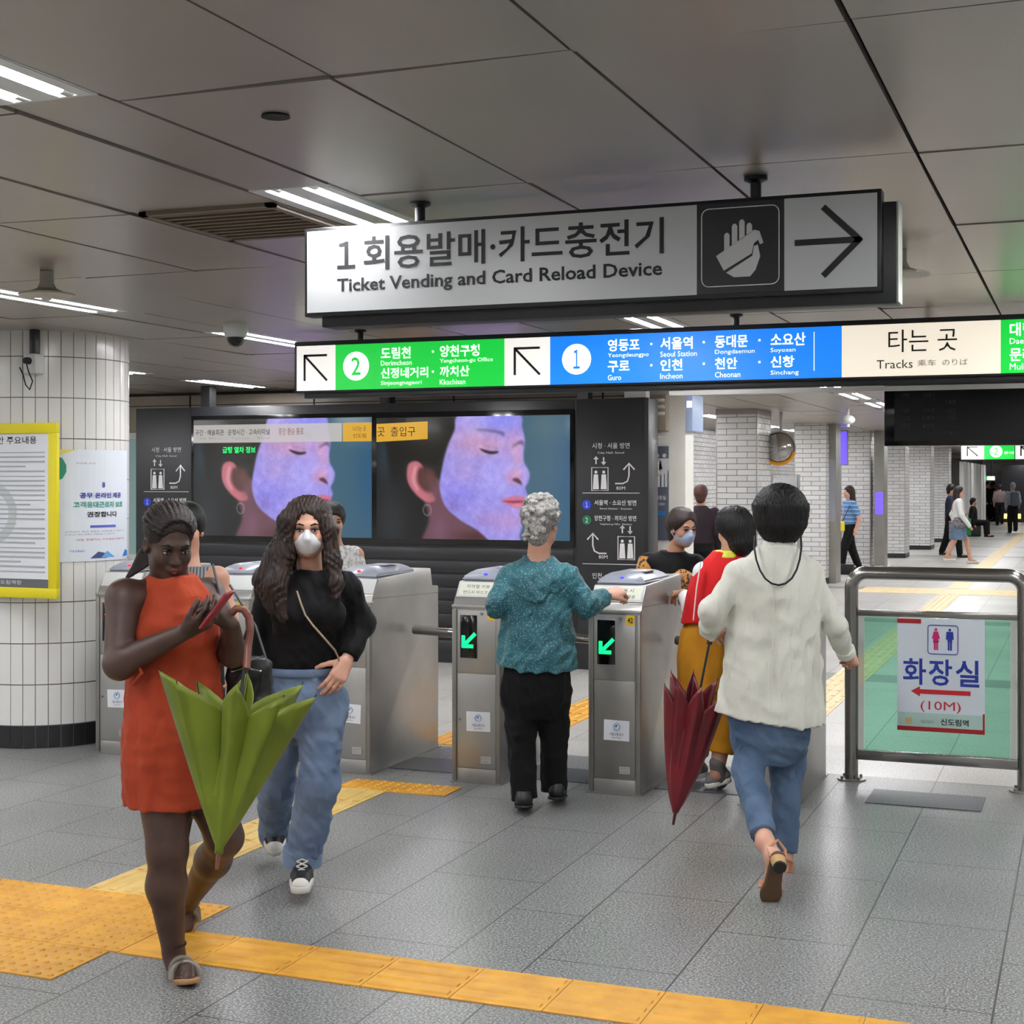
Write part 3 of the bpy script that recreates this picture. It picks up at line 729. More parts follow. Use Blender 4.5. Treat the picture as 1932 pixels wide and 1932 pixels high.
# ------------------------------------------------------------------ round tiled column
CC = (-6.30, 7.87); CR = .51; NT = 42
t = thing('round_column', 'round column of tall white tiles at the left edge', 'column', (CC[0], CC[1], 0))
S().lathe([(CR - .006, 0), (CR - .006, CEIL + .05)], seg=84).obj('core', M['grout'], t, smooth=60)
rows = [0, .140] + [.140 + .2535 * k for k in range(1, 10)] + [CEIL + .02]
def ringtiles(z0, z1):
    a = S(); g = .0025 / CR
    for k in range(NT):
        a0 = 2 * PI * k / NT + g; a1 = 2 * PI * (k + 1) / NT - g
        n_ = 3; lo = []; hi = []
        for q_ in range(n_ + 1):
            an = a0 + (a1 - a0) * q_ / n_
            lo.append(a.bm.verts.new((CR * math.cos(an), CR * math.sin(an), z0 + .003))); hi.append(a.bm.verts.new((CR * math.cos(an), CR * math.sin(an), z1 - .003)))
        for q_ in range(n_): a.bm.faces.new((lo[q_], lo[q_ + 1], hi[q_ + 1], hi[q_]))
        bl = [a.bm.verts.new((v.co.x * (1 - .006 / CR), v.co.y * (1 - .006 / CR), v.co.z)) for v in (lo[0], lo[-1], hi[-1], hi[0])]
        a.bm.faces.new((lo[0], hi[0], bl[3], bl[0])); a.bm.faces.new((lo[-1], hi[-1], bl[2], bl[1]))
    return a
w_ = S()
for z0, z1 in zip(rows[1:-1], rows[2:]):
    q = ringtiles(z0, min(z1, CEIL + .02)); me = bpy.data.meshes.new('x'); q.bm.to_mesh(me); q.bm.free(); w_.bm.from_mesh(me); bpy.data.meshes.remove(me)
w_.obj('white_tiles', M['tile'], t, smooth=30)
ringtiles(0, .14).obj('black_base_tiles', M['blacktile'], t, smooth=30)
# outlet box with cable on the column
p = at(42, 672, 7.36)
t = thing('outlet_box', 'small pale outlet box with a hanging cable high on the round column', 'outlet', (-6.02, 7.375, 2.37))
S().box(-.045, .045, -.035, .05, -.06, .06, .006).obj('box', M['plasticw'], t)
S().lathe([(0, -.075), (.02, -.07), (.022, -.036), (0, -.036)], (.0, 0, .015), axis='y', seg=16, cap=False).obj('plug', M['rubber'], t)
S().sweep([(0, -.06, .0), (.015, -.06, -.05), (.03, -.04, -.11), (.0, -.03, -.16), (-.03, -.03, -.13), (-.06, -.02, -.06), (-.1, .0, -.02)], .004, seg=8).obj('cable', M['rubber'], t)
S().box(-.012, .03, -.02, .03, .06, .21, .004).obj('duct', M['black'], t)
# yellow framed notice
t = thing('notice_board', 'yellow framed white notice board on the round column', 'notice board', (-6.30, 7.318, 1.472))
bw, bh = .515, .532; a = S(); f_ = .062
for x0, x1, z0, z1 in ((-bw, bw, bh - f_, bh), (-bw, bw, -bh, -bh + f_), (-bw, -bw + f_, -bh + f_, bh - f_), (bw - f_, bw, -bh + f_, bh - f_)): a.box(x0, x1, -.018, .012, z0, z1, .003)
a.obj('frame', M['yellow'], t)
S().box(-bw + .05, bw - .05, -.006, .006, -bh + .05, bh - .05).obj('sheet', M['paper'], t)
S().box(-bw + f_, bw - f_, -.009, -.005, -bh + f_, -bh + .115).obj('footer', mat('footer_grey', (96, 100, 102), .5), t)
text('철도안전법 개정안 주요내용', -.36, .36, .405, .452, M['ink'], t, y=-.0075, bold=.01)
a = S()
for k in range(26):
    z = .35 - k * .029
    a.box(-.42, .42 - (.25 * ((k * 13) % 7) / 7 if k % 4 == 3 else 0), -.0085, -.006, z, z + (.010 if k % 5 else .006))
a.obj('printed_lines', mat('print_grey', (168, 172, 172), .6), t, smooth=None)
a = S(); a.lathe([(.13, -.0072), (.19, -.0072), (.19, -.0064), (.13, -.0064)], (.02, 0, -.02), axis='y', seg=32, cap=False); a.obj('watermark_ring', mat('print_pale', (196, 200, 200), .6), t)
text('신도림역장', .05, .25, -.452, -.427, M['whitel'], t, y=-.0105)
# white poster following the curve of the column
t = thing('poster', 'white poster with green and yellow corner, wrapped on the right side of the round column', 'poster', (CC[0], CC[1], 0))
aL, aR = math.radians(-46), math.radians(20); zp0, zp1 = 1.148, 1.848; RP = CR + .004
def wrap(u, z, lift=0.0): an = aL + (aR - aL) * u; return ((RP + lift) * math.cos(an), (RP + lift) * math.sin(an), z)
def patch(pts_u, lift, nm, m, par):      # outline in (u 0..1, v 0..1) split in strips
    a = S(); us = [p[0] for p in pts_u]
    N = 14; lo_, hi_ = min(us), max(us)
    def span(u):
        zs = []
        for i in range(len(pts_u)):
            (u0, v0), (u1, v1) = pts_u[i], pts_u[(i + 1) % len(pts_u)]
            if min(u0, u1) - 1e-9 <= u <= max(u0, u1) + 1e-9:
                if abs(u1 - u0) < 1e-9: zs += [v0, v1]
                else: zs.append(v0 + (v1 - v0) * (u - u0) / (u1 - u0))
        return (min(zs), max(zs)) if zs else (0, 0)
    prev = None
    for i in range(N + 1):
        u = lo_ + (hi_ - lo_) * i / N; v0, v1 = span(u)
        cur = [a.bm.verts.new(wrap(u, zp0 + (zp1 - zp0) * v0, lift)), a.bm.verts.new(wrap(u, zp0 + (zp1 - zp0) * v1, lift))]
        if prev: a.bm.faces.new((prev[0], cur[0], cur[1], prev[1]))
        prev = cur
    return a.obj(nm, m, par, smooth=None)
sh = patch([(0, 0), (1, 0), (1, 1), (0, 1)], 0, 'sheet', mat('poster_paper', (226, 232, 240), .4), t)
patch([(0, .94), (.22, 1), (0, 1)], .001, 'yellow_corner', mat('print_yellow', (232, 220, 120), .5), t)
patch([(0, .72), (.06, .74), (.10, .80), (.10, .86), (.06, .92), (0, .94)], .0012, 'green_shape', mat('print_green', (40, 140, 110), .5), t)
patch([(.36, .025), (.46, .085), (.55, .07), (.58, .025)], .0012, 'mountain_shape', mat('print_navy', (60, 76, 120), .5), t)
patch([(.50, .03), (.58, .09), (.70, .03)], .0016, 'mountain_shape', mat('print_sky', (110, 170, 225), .5), t)
patch([(.86, .03), (.93, .09), (1, .075), (1, .03)], .0012, 'mountain_shape', mat('print_blue', (40, 130, 215), .5), t)
patch([(.36, .30), (.72, .30), (.72, .322), (.36, .322)], .0012, 'blue_bar', mat('print_violet', (90, 100, 190), .5), t)
def ptext(body, u0, u1, v0, v1, m, bold=0): text(body, u0, u1, v0, v1, m, t, fn=lambda X, Z: wrap(X, zp0 + (zp1 - zp0) * Z, .002), bold=bold)
ptext('8', .51, .55, .66, .71, M['inkb'], .03)
ptext('공무 온라인 제공', .24, .82, .565, .615, M['inkb'], .03); ptext('고객응대근로자 보호', .17, .86, .48, .535, mat('print_teal', (70, 160, 140), .5), .03); ptext('권장합니다', .32, .74, .395, .445, M['ink'], .03)
for v, u1 in ((.26, .9), (.235, .7)): ptext('고객님의 폭언 폭행은 처벌받을 수 있습니다', .08, u1, v, v + .014, M['inkg'])
ptext('서로 존중하는 지하철을 만들어요', .2, .9, .185, .203, M['inkr']); ptext('서울교통공사', .13, .3, .085, .105, M['logo']); ptext('지하철 안내', .2, .42, .87, .885, M['inkg'])

# ------------------------------------------------------------------ black screen wall
YP = 12.30
PX0, PX1, PH = -8.787, -3.520, 2.37
t = thing('screen_wall', 'black free-standing wall with two video screens behind the ticket gates', 'screen wall', (-6.15, YP, 0))
o_ = lambda x: x + 6.15
a = S(); a.box(o_(PX0), o_(PX1), .0, .30, .0, PH, .006); a.obj('body', M['panel'], t)
a = S()
for z in (.10, .22, .34, .46, .58, .70, .82, .94): a.box(o_(-8.12), o_(-4.2), -.012, .0, z, z + .105, .004)
a.obj('louvre_boards', M['panel'], t)
a = S()
for x in (-8.14, -4.18): a.box(o_(x) - .004, o_(x) + .004, -.004, .0, .02, PH - .01)
a.box(o_(PX1) - .035, o_(PX1), -.006, .0, .0, PH); a.obj('joint_trims', M['black'], t, smooth=None)
a = S(); a.box(o_(-8.13), o_(-4.19), -.02, .0, 1.07, 2.285, .004); a.obj('screen_bezel', M['blackg'], t)
for x in (-8.037, -6.086, -4.146): S().box(o_(x) - .05, o_(x) + .05, .08, .2, PH, CEIL, 0).obj('ceiling_post', M['black'], t)
S().box(o_(-5.0), o_(-4.6), -.03, -.012, .02, .09).obj('base_vent', M['black'], t)
def face_picture(Wd=200, Hd=116):
    ss = 3; Wn, Hn = Wd * ss, Hd * ss
    yy, xx = np.mgrid[0:Hn, 0:Wn]; U = (xx + .5) / Wn; Vv = (yy + .5) / Hn
    zx = 45 + U * 1255; zy = 240 + Vv * 778          # working grid of the drawing
    img = np.zeros((Hn, Wn, 3))
    def blur(A, n_):
        n_ = int(n_)
        if n_ < 1: return A
        for ax in (0, 1):
            for _ in range(2):
                Pd = [(0, 0)] * A.ndim; Pd[ax] = (n_, n_); B_ = np.pad(A, Pd, mode='edge'); C_ = np.cumsum(B_, axis=ax)
                z_ = np.zeros_like(np.take(C_, [0], axis=ax)); C_ = np.concatenate([z_, C_], axis=ax); L_ = A.shape[ax]
                A = (np.take(C_, range(2 * n_ + 1, 2 * n_ + 1 + L_), axis=ax) - np.take(C_, range(0, L_), axis=ax)) / (2 * n_ + 1)
        return A
    def smooth_poly(P, k=6):
        P = np.array(P, float); n_ = len(P); out = []
        for i in range(n_):
            p0, p1, p2, p3 = P[i - 1], P[i], P[(i + 1) % n_], P[(i + 2) % n_]
            for j in range(k):
                s_ = j / k; out.append(.5 * (2 * p1 + (p2 - p0) * s_ + (2 * p0 - 5 * p1 + 4 * p2 - p3) * s_ ** 2 + (3 * p1 - p0 - 3 * p2 + p3) * s_ ** 3))
        return np.array(out)
    def fill(P, c, soft=1, op=1., sm=True):
        Q = smooth_poly(P) if sm else np.array(P, float); ins = np.zeros((Hn, Wn), bool); n_ = len(Q)
        for i in range(n_):
            (x0, y0), (x1, y1) = Q[i], Q[(i + 1) % n_]
            if y0 == y1: continue
            cnd = ((y0 > zy) != (y1 > zy)); ins ^= cnd & (zx < (x1 - x0) * (zy - y0) / (y1 - y0) + x0)
        Mk = blur(ins.astype(float), soft)[..., None] * op
        nonlocal img
        img = img * (1 - Mk) + np.array(c, float) * Mk
    def spot(c, r, col, op=1., rot=0):
        nonlocal img
        ca, sa = math.cos(rot), math.sin(rot); dx, dy = zx - c[0], zy - c[1]
        d2 = ((dx * ca + dy * sa) / r[0]) ** 2 + ((-dx * sa + dy * ca) / r[1]) ** 2
        Mk = (np.exp(-d2 * 1.5) * op)[..., None]; img = img * (1 - Mk) + np.array(col, float) * Mk
    img[:] = (26, 26, 26); 
    fill([(900, 200), (1400, 200), (1400, 1100), (900, 1100)], (62, 98, 118), 8, 1, False)
    spot((1290, 620), (130, 420), (36, 84, 128), .6); spot((1150, 300), (160, 120), (92, 116, 124), .5)
    spot((430, 420), (220, 200), (58, 52, 34), .8); spot((150, 900), (120, 260), (52, 58, 64), .6); spot((100, 480), (60, 200), (44, 60, 72), .8)
    fill([(330, 640), (470, 640), (520, 800), (620, 900), (860, 1060), (380, 1060), (400, 880)], (108, 72, 84), 4)
    spot((470, 960), (60, 120), (128, 88, 112), .7); spot((720, 1000), (180, 50), (70, 36, 36), .8)
    # hair against the face
    fill([(140, 200), (640, 200), (560, 360), (500, 470), (440, 560), (330, 540), (250, 520), (160, 640)], (24, 23, 20), 6)
    spot((400, 380), (170, 130), (56, 50, 34), .55)
    # ear
    fill([(262, 545), (318, 522), (362, 560), (372, 640), (420, 720), (440, 770), (380, 780), (300, 720), (255, 640)], (196, 112, 124), 2)
    fill([(330, 575), (372, 560), (440, 600), (440, 700), (390, 720), (345, 690), (322, 640)], (74, 46, 44), 4, .9)
    fill([(300, 560), (320, 560), (306, 640), (330, 700), (316, 706), (286, 640)], (222, 160, 172), 3, .8)
    spot((400, 620), (50, 70), (110, 70, 66), .7); spot((430, 700), (40, 80), (120, 82, 90), .7)
    # face
    face = [(612, 225), (960, 225), (1000, 320), (1018, 400), (1010, 470), (1012, 530), (1046, 596), (1040, 650), (1020, 690), (1034, 735), (1016, 770), (1012, 800), (1000, 830), (1012, 890), (985, 980), (985, 1060), (850, 1060), (720, 960), (610, 898), (510, 810), (470, 690), (490, 545), (522, 430), (566, 330)]
    fill(face, (158, 148, 232), 2)
    ins = blur((np.abs(img - np.array((158, 148, 232))).sum(-1) < 60).astype(float), 2)[..., None]
    base = img.copy()
    spot((700, 400), (230, 120), (206, 156, 190), .75); spot((960, 450), (60, 130), (226, 170, 204), .8); spot((800, 440), (130, 60), (206, 146, 176), .55)
    spot((850, 620), (160, 170), (176, 166, 246), .7); spot((600, 700), (140, 150), (142, 134, 236), .8); spot((640, 590), (120, 100), (196, 164, 214), .5)
    spot((860, 280), (160, 60), (140, 142, 246), .8); spot((960, 620), (70, 60), (224, 160, 190), .8); spot((1020, 620), (30, 60), (190, 182, 250), .6)
    spot((900, 900), (150, 80), (196, 150, 206), .7); spot((760, 880), (90, 60), (160, 130, 200), .6); spot((560, 800), (60, 60), (130, 110, 190), .6)
    nz = rng.normal(0, 1, (Hn, Wn)); nz = blur(nz, 2); nz = nz / nz.std(); n2 = blur(rng.normal(0, 1, (Hn, Wn)), 7); n2 = n2 / n2.std()
    img = img + (nz * 3.5 + n2 * 4)[..., None] * np.array((1, 1, .7))
    img = base * (1 - ins) + img * ins
    # features
    fill([(712, 322), (790, 326), (880, 344), (884, 372), (850, 352), (780, 340), (716, 336)], (92, 84, 140), 3, .9)
    fill([(930, 440), (985, 398), (1008, 404), (1016, 436), (990, 420)], (90, 74, 110), 3, .8)
    fill([(728, 446), (762, 452), (806, 462), (852, 462), (838, 478), (800, 482), (758, 468)], (42, 30, 40), 1.5, .95)
    fill([(740, 420), (800, 434), (858, 450), (800, 444)], (160, 110, 140), 3, .6)
    fill([(955, 520), (975, 500), (1004, 510), (1000, 540), (970, 540)], (204, 150, 180), 4, .5)
    spot((880, 520), (36, 80), (186, 160, 236), .5)
    fill([(936, 640), (965, 628), (990, 646), (1000, 672), (970, 660)], (76, 36, 48), 2.5, .9)
    fill([(905, 600), (935, 588), (940, 640), (915, 660)], (190, 140, 196), 5, .6)
    fill([(868, 770), (920, 748), (968, 740), (990, 748), (1012, 742), (1022, 772), (1004, 808), (960, 816), (910, 796)], (206, 112, 142), 2)
    fill([(872, 772), (930, 772), (985, 770), (1016, 776), (985, 782), (930, 784)], (120, 44, 70), 1.5, .9)
    spot((970, 800), (40, 12), (232, 150, 180), .7)
    # hoop earring
    d = np.abs(np.sqrt(((zx - 388) / 26) ** 2 + ((zy - 832) / 34) ** 2) - 1); Mk = np.clip(1 - d / .16, 0, 1)[..., None] * .7; img = img * (1 - Mk) + np.array((200, 190, 190)) * Mk
    img = np.clip(img, 0, 255); img = img.reshape(Hd, ss, Wd, ss, 3).mean((1, 3))
    lin = np.where(img / 255 <= .04045, img / 255 / 12.92, ((img / 255 + .055) / 1.055) ** 2.4)
    return lin
PIC = face_picture()
def screen_mesh(w_, h_):
    Hd, Wd, _ = PIC.shape
    X, Z = np.meshgrid(np.linspace(0, w_, Wd), np.linspace(h_, 0, Hd)); V = np.stack([X, np.zeros_like(X), Z], -1).reshape(-1, 3)
    i = np.arange(Hd * Wd).reshape(Hd, Wd); F = np.stack([i[:-1, :-1], i[1:, :-1], i[1:, 1:], i[:-1, 1:]], -1).reshape(-1, 4)
    me = bpy.data.meshes.new('display'); me.from_pydata(V.tolist(), [], F.tolist())
    ca = me.color_attributes.new('picture', 'FLOAT_COLOR', 'POINT'); ca.data.foreach_set('color', np.concatenate([PIC.reshape(-1, 3), np.ones((Hd * Wd, 1))], 1).ravel())
    return me
m = mat('lit_screen', (0.01, 0.01, 0.01), .08, emit=1); tt, pp = nt(m); at_ = node(tt, 'ShaderNodeAttribute', _attribute_name='picture'); tt.links.new(at_.outputs['Color'], pp.inputs['Emission Color'])
pp.inputs['Emission Strength'].default_value = .95
SM = None
bandw = mat('reflection_white', (0, 0, 0), .2, emit=.75, ecol=(225, 220, 215)); bandw.node_tree.nodes['Principled BSDF'].inputs['Alpha'].default_value = .8  # sign reflection in the screen glass, painted as glowing bands with lettering
bandy = mat('reflection_yellow', (0, 0, 0), .2, emit=.8, ecol=(236, 180, 36))
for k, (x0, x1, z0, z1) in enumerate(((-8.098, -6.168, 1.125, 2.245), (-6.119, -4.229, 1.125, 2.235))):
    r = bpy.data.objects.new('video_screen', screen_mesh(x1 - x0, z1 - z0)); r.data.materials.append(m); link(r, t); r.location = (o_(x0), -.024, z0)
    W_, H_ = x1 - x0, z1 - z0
    if k == 0:
        S().quad((0, -.002, H_ * .80), (W_ * .84, -.002, H_ * .80), (W_ * .84, -.002, H_ * .955), (0, -.002, H_ * .955)).obj('white_reflection', bandw, r)
        S().quad((W_ * .845, -.002, H_ * .80), (W_, -.002, H_ * .80), (W_, -.002, H_ * .955), (W_ * .845, -.002, H_ * .955)).obj('yellow_reflection', bandy, r)
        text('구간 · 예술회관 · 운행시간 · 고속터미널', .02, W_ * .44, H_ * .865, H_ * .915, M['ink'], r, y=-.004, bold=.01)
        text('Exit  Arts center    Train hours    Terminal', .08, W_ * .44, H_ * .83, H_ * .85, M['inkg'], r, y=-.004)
        text('중앙 환승 통로', W_ * .49, W_ * .63, H_ * .86, H_ * .92, mat('reflection_red', (150, 60, 60), .5), r, y=-.004)
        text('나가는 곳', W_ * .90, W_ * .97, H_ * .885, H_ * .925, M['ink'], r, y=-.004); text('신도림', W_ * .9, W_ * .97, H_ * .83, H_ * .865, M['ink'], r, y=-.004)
        text('급행 열차 정보', W_ * .17, W_ * .36, H_ * .71, H_ * .765, glow('reflection_green', (20, 200, 90), 1.0), r, y=-.004, bold=.02)  # reflection of a green LED board, painted as glowing lettering
    else:
        S().quad((0, -.002, H_ * .80), (W_ * .275, -.002, H_ * .82), (W_ * .275, -.002, H_ * .965), (0, -.002, H_ * .95)).obj('yellow_reflection', bandy, r)  # yellow part of the sign reflection carried on as a glowing patch
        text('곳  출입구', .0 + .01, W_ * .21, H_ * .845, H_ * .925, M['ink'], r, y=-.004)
# white wayfinding print at both ends
def way(xc, full, nm):
    e = bpy.data.objects.new(nm, None); link(e, t); e.location = (o_(xc), -.001, 0); y = -.002
    # the print is one sheet of lettering, pictograms and rules
    wl = M['whitel']
    text('시청 · 서울 방면', -.17, .17, 1.935, 1.985, wl, e, y=y); text('City Hall, Seoul', -.12, .12, 1.885, 1.908, wl, e, y=y)
    def lift(cx_, cz_):
        a = S(); w2, h2 = .075, .10
        a.sweep([(cx_ + sx * w2, y, cz_ + sz * h2) for sx, sz in ((-1, -1), (1, -1), (1, 1), (-1, 1))], .006, seg=4, closed=True)
        for x in (-.036, .036):
            a.lathe([(0, y - .001), (.014, y - .001), (.014, y), (0, y)], (cx_ + x, 0, cz_ + .06), axis='y', seg=10, cap=False)
            a.prism([(cx_ + x - .02, cz_ + .04), (cx_ + x + .02, cz_ + .04), (cx_ + x + .028, cz_ - .09), (cx_ + x - .028, cz_ - .09)], 'y', y - .001, y)
        for x, up in ((-.035, 1), (.035, -1)):
            z1_ = cz_ + h2 + .03; a.box(cx_ + x - .006, cx_ + x + .006, y - .001, y, z1_, z1_ + .06)
            zz = z1_ + (.07 if up > 0 else -.01); a.prism([(cx_ + x, zz), (cx_ + x - .024, zz - up * .028), (cx_ + x + .024, zz - up * .028)], 'y', y - .001, y)
        a.obj('lift_pictogram', wl, e, smooth=None)
    def bend(cx_, cz_, s_):
        a = S(); a.sweep([(cx_ - s_ * .08, y, cz_ - .08), (cx_ - s_ * .01, y, cz_ - .08), (cx_ + s_ * .03, y, cz_ - .06), (cx_ + s_ * .045, y, cz_ - .01), (cx_ + s_ * .045, y, cz_ + .09)], .007, seg=4)
        a.sweep([(cx_ + s_ * .045 - .05, y, cz_ + .04), (cx_ + s_ * .045, y, cz_ + .095), (cx_ + s_ * .045 + .05, y, cz_ + .04)], .007, seg=4); a.obj('bent_arrow', wl, e, smooth=None)
    lift(-.10, 1.67); bend(.12, 1.71, 1); text('80M', .05, .13, 1.575, 1.605, wl, e, y=y)
    a = S(); a.box(-.26, .26, y - .001, y, 1.545, 1.55)
    if full: a.box(-.26, .26, y - .001, y, .925, .93)
    a.obj('rule', wl, e, smooth=None)
    for z, m_, dg, k1, k2 in ((1.445, M['bluel'], '１', '서울역 · 소요산 방면', 'Seoul Station · Soyosan'), (1.31, M['greenl'], '2', '양천구청 · 까치산 방면', 'Yangcheon-gu Office · Kkachisan')):
        a = S(); a.lathe([(0, y - .001), (.042, y - .001), (.042, y), (0, y)], (-.22, 0, z), axis='y', seg=20, cap=False); d_ = a.obj('line_disc', m_, e)
        text(dg, -.232, -.208, z - .022, z + .022, wl, d_, y=y - .002)
        text(k1, -.15, .23, z - .005, z + .042, wl, e, y=y, bold=.01); text(k2, -.10, .19, z - .045, z - .025, wl, e, y=y)
    if full:
        bend(-.12, 1.10, -1); text('80M', -.11, -.03, .975, 1.005, wl, e, y=y); lift(.14, 1.07)
        text('인천 · 신창 방면', -.17, .17, .80, .85, wl, e, y=y); text('Incheon · Sinchang', -.12, .12, .755, .778, wl, e, y=y)
        a = S(); a.sweep([(-.13, y, .50), (-.13, y, .66)], .007, seg=4); a.sweep([(-.18, y, .61), (-.13, y, .665), (-.08, y, .61)], .007, seg=4); a.obj('bent_arrow', wl, e, smooth=None)
        lift(.12, .56)
way(-8.43, False, 'direction_print'); way(-3.86, True, 'direction_print')
# things on and over the screen wall
o = S().box(-.10, .10, -.06, .06, -.05, .05, .01).obj('access_point', M['plasticw']); o.location = (-3.66, 12.42, 2.425); tag(o, 'white box standing on the right end of the black screen wall', 'box')

# ------------------------------------------------------------------ white pier: toilet sign, lamp box, flag sign
t = thing('direction_sign', 'dark toilet sign plate with white figures on the white pier', 'sign', (-3.63, 13.085, 1.55))
S().box(-.075, .075, -.004, .012, -.44, .42, .002).obj('plate', mat('slate_plate', (92, 96, 110), .4), t)
figure((-.034, .20), .16, True, M['whitel'], t, -.006); figure((.036, .20), .16, False, M['whitel'], t, -.006)
text('화장실', -.05, .05, -.07, -.03, M['whitel'], t, y=-.006, bold=.02); text('Toilet', -.04, .04, -.12, -.09, M['whitel'], t, y=-.006); S().box(-.04, .04, -.007, -.004, -.21, -.17).obj('blue_mark', M['logo'], t)
t = thing('wall_lamp', 'beige louvred box high on the white pier', 'wall lamp', (-3.625, 13.05, 2.27))
S().box(-.07, .07, -.06, .05, -.16, .17, .008).obj('housing', M['beige'], t)
a = S()
for k in range(3): a.box(-.06, .06, -.085, -.055, -.02 + k * .06, .01 + k * .06, .008)
a.obj('louvres', M['cream'], t)
t = thing('flag_sign', 'pale blue sign box projecting at the right of the white pier', 'sign', (-3.37, 13.15, 2.27))
S().box(-.03, .035, -.05, .35, -.16, .17, .006).obj('box', mat('blue_flag', (170, 188, 222), .4, emit=.25), t); S().box(-.02, .03, -.053, -.048, .05, .11).obj('white_mark', M['l_text'], t)

# ------------------------------------------------------------------ tiled pillars along the corridor
PL = [(-4.46, 18.75, .53, .9, 'white tiled pillar nearest behind the gates, above the red vest person'), (-4.40, 23.9, .52, .8, 'second white tiled pillar, right of the convex mirror'),
      (-4.22, 27.6, .53, .7, 'white tiled pillar behind the woman in the blue striped top'), (-4.15, 32.6, .52, .8, 'white tiled pillar with a dark base below the left end of the departure board'),
      (-4.02, 36.8, .52, .9, 'lilac shaded tiled pillar behind the dark base pillar'), (-4.0, 41.5, .52, .9, 'farthest tiled pillar beside the girl with the green bag')]
for k, (x0, y0, wx, wy, lab) in enumerate(PL):
    t = thing('pillar', lab, 'pillar', (x0, y0, 0), group='tiled pillars of the corridor')
    S().box(0, wx, 0, wy, .10, CEIL + .01).obj('tiled_shaft', M['brick'], t)
    S().box(-.006, wx + .006, -.006, wy + .006, 0, .10).obj('dark_base', M['black'], t)
    a = S()
    for x, y in ((-.004, -.004), (wx - .012, -.004), (wx - .012, wy - .012)): a.box(x, x + .016, y, y + .016, .1, CEIL)
    a.obj('corner_trims', M['steel'], t)
    if k == 0: S().box(-.006, wx + .006, -.006, wy + .006, CEIL - .07, CEIL).obj('head_band', mat('head_band', (150, 138, 140), .5), t)
def post_screen(x, y, z0, z1, w_, lab, glowing):
    t = thing('screen_or_reflection', lab, 'advertising screen', (x, y, 0))
    S().box(0, w_, 0, .5, 0, CEIL).obj('case', M['steeld'], t)
    S().box(.02, w_ - .02, -.006, 0, z0, z1).obj('screen', M['glow_purple'] if glowing else M['plastic'], t)
    return t
post_screen(at(1561, 900, 24.1).x, 24.1, 1.0, 2.0, at(1577, 900, 24.1).x - at(1561, 900, 24.1).x, 'grey steel cased strip screen at the right side of the second tiled pillar', False)
post_screen(at(1649, 900, 27.5).x, 27.5, 1.05, 1.45, at(1668, 900, 27.5).x - at(1649, 900, 27.5).x, 'dark steel column with a glowing purple strip beside the blue striped woman', True)
t = thing('screen_or_reflection', 'violet glowing strip added for the purple reflection on the ceiling above the blue striped woman', 'advertising screen', (-4.05, 26.4, 1.95))  # glowing strip put in for a purple reflection on the ceiling
S().box(-.01, .12, .0, .1, -.02, .60).obj('case', M['steeld'], t); S().box(.0, .11, -.006, 0, .0, .58).obj('screen', M['glow_purple'], t)  # case and screen of the strip added for the purple ceiling reflection
# convex mirror
v = at(1470, 845, 19.6)
t = thing('convex_mirror', 'round convex mirror with an orange rim between the tiled pillars', 'mirror', (v.x, v.y, v.z))
S().lathe([(0, -.10), (.07, -.094), (.13, -.076), (.18, -.045), (.205, -.01)], axis='y', seg=32, cap=False).obj('mirror_dome', M['chrome'], t, smooth=180)
S().lathe([(.205, -.02), (.222, -.02), (.222, .03), (.0, .04)], axis='y', seg=32, cap=False).obj('back_shell', M['steeld'], t)
a = S(); a.sweep([(.214 * math.cos(an), -.02, .214 * math.sin(an)) for an in [PI + .25 + (PI - .5) * k / 12 for k in range(13)]], [.026] * 13, seg=8); a.obj('orange_rim', mat('orange_rim', (218, 150, 30), .4), t)
a = S(); a.sweep([(0, .04, 0), (0, .12, 0), (.0, .12, CEIL - v.z)], .02, seg=10); a.obj('bracket', M['steel'], t)
# steel notice stand
v = at(1481, 900, 20.5)
t = thing('notice_stand', 'tall steel frame stand with a white sheet behind the black haired woman', 'stand', (v.x, v.y, 0))
a = S(); a.sweep([(-.19, 0, .0), (-.19, 0, 1.74), (.19, 0, 1.74), (.19, 0, 0)], .022, seg=8); a.obj('frame', M['steel'], t)
S().box(-.165, .165, -.008, .008, .9, 1.70).obj('sheet', M['paper'], t)
a = S(); a.box(-.25, .25, -.18, .18, 0, .012); a.obj('base', M['steeld'], t)
# hanging pole camera
v = at(1600, 700, 19.0)
t = thing('pole_camera', 'white camera on a pole hanging from the ceiling left of the departure board', 'security camera', (v.x, 19.0, CEIL))
S().cyl((0, 0, 0), (0, 0, -.24), .022, seg=10).obj('pole', M['plasticw'], t)
a = S(); a.ball((0, 0, -.15), (.09, .07, .06), 12); a.obj('camera_body', M['plasticw'], t, smooth=180)
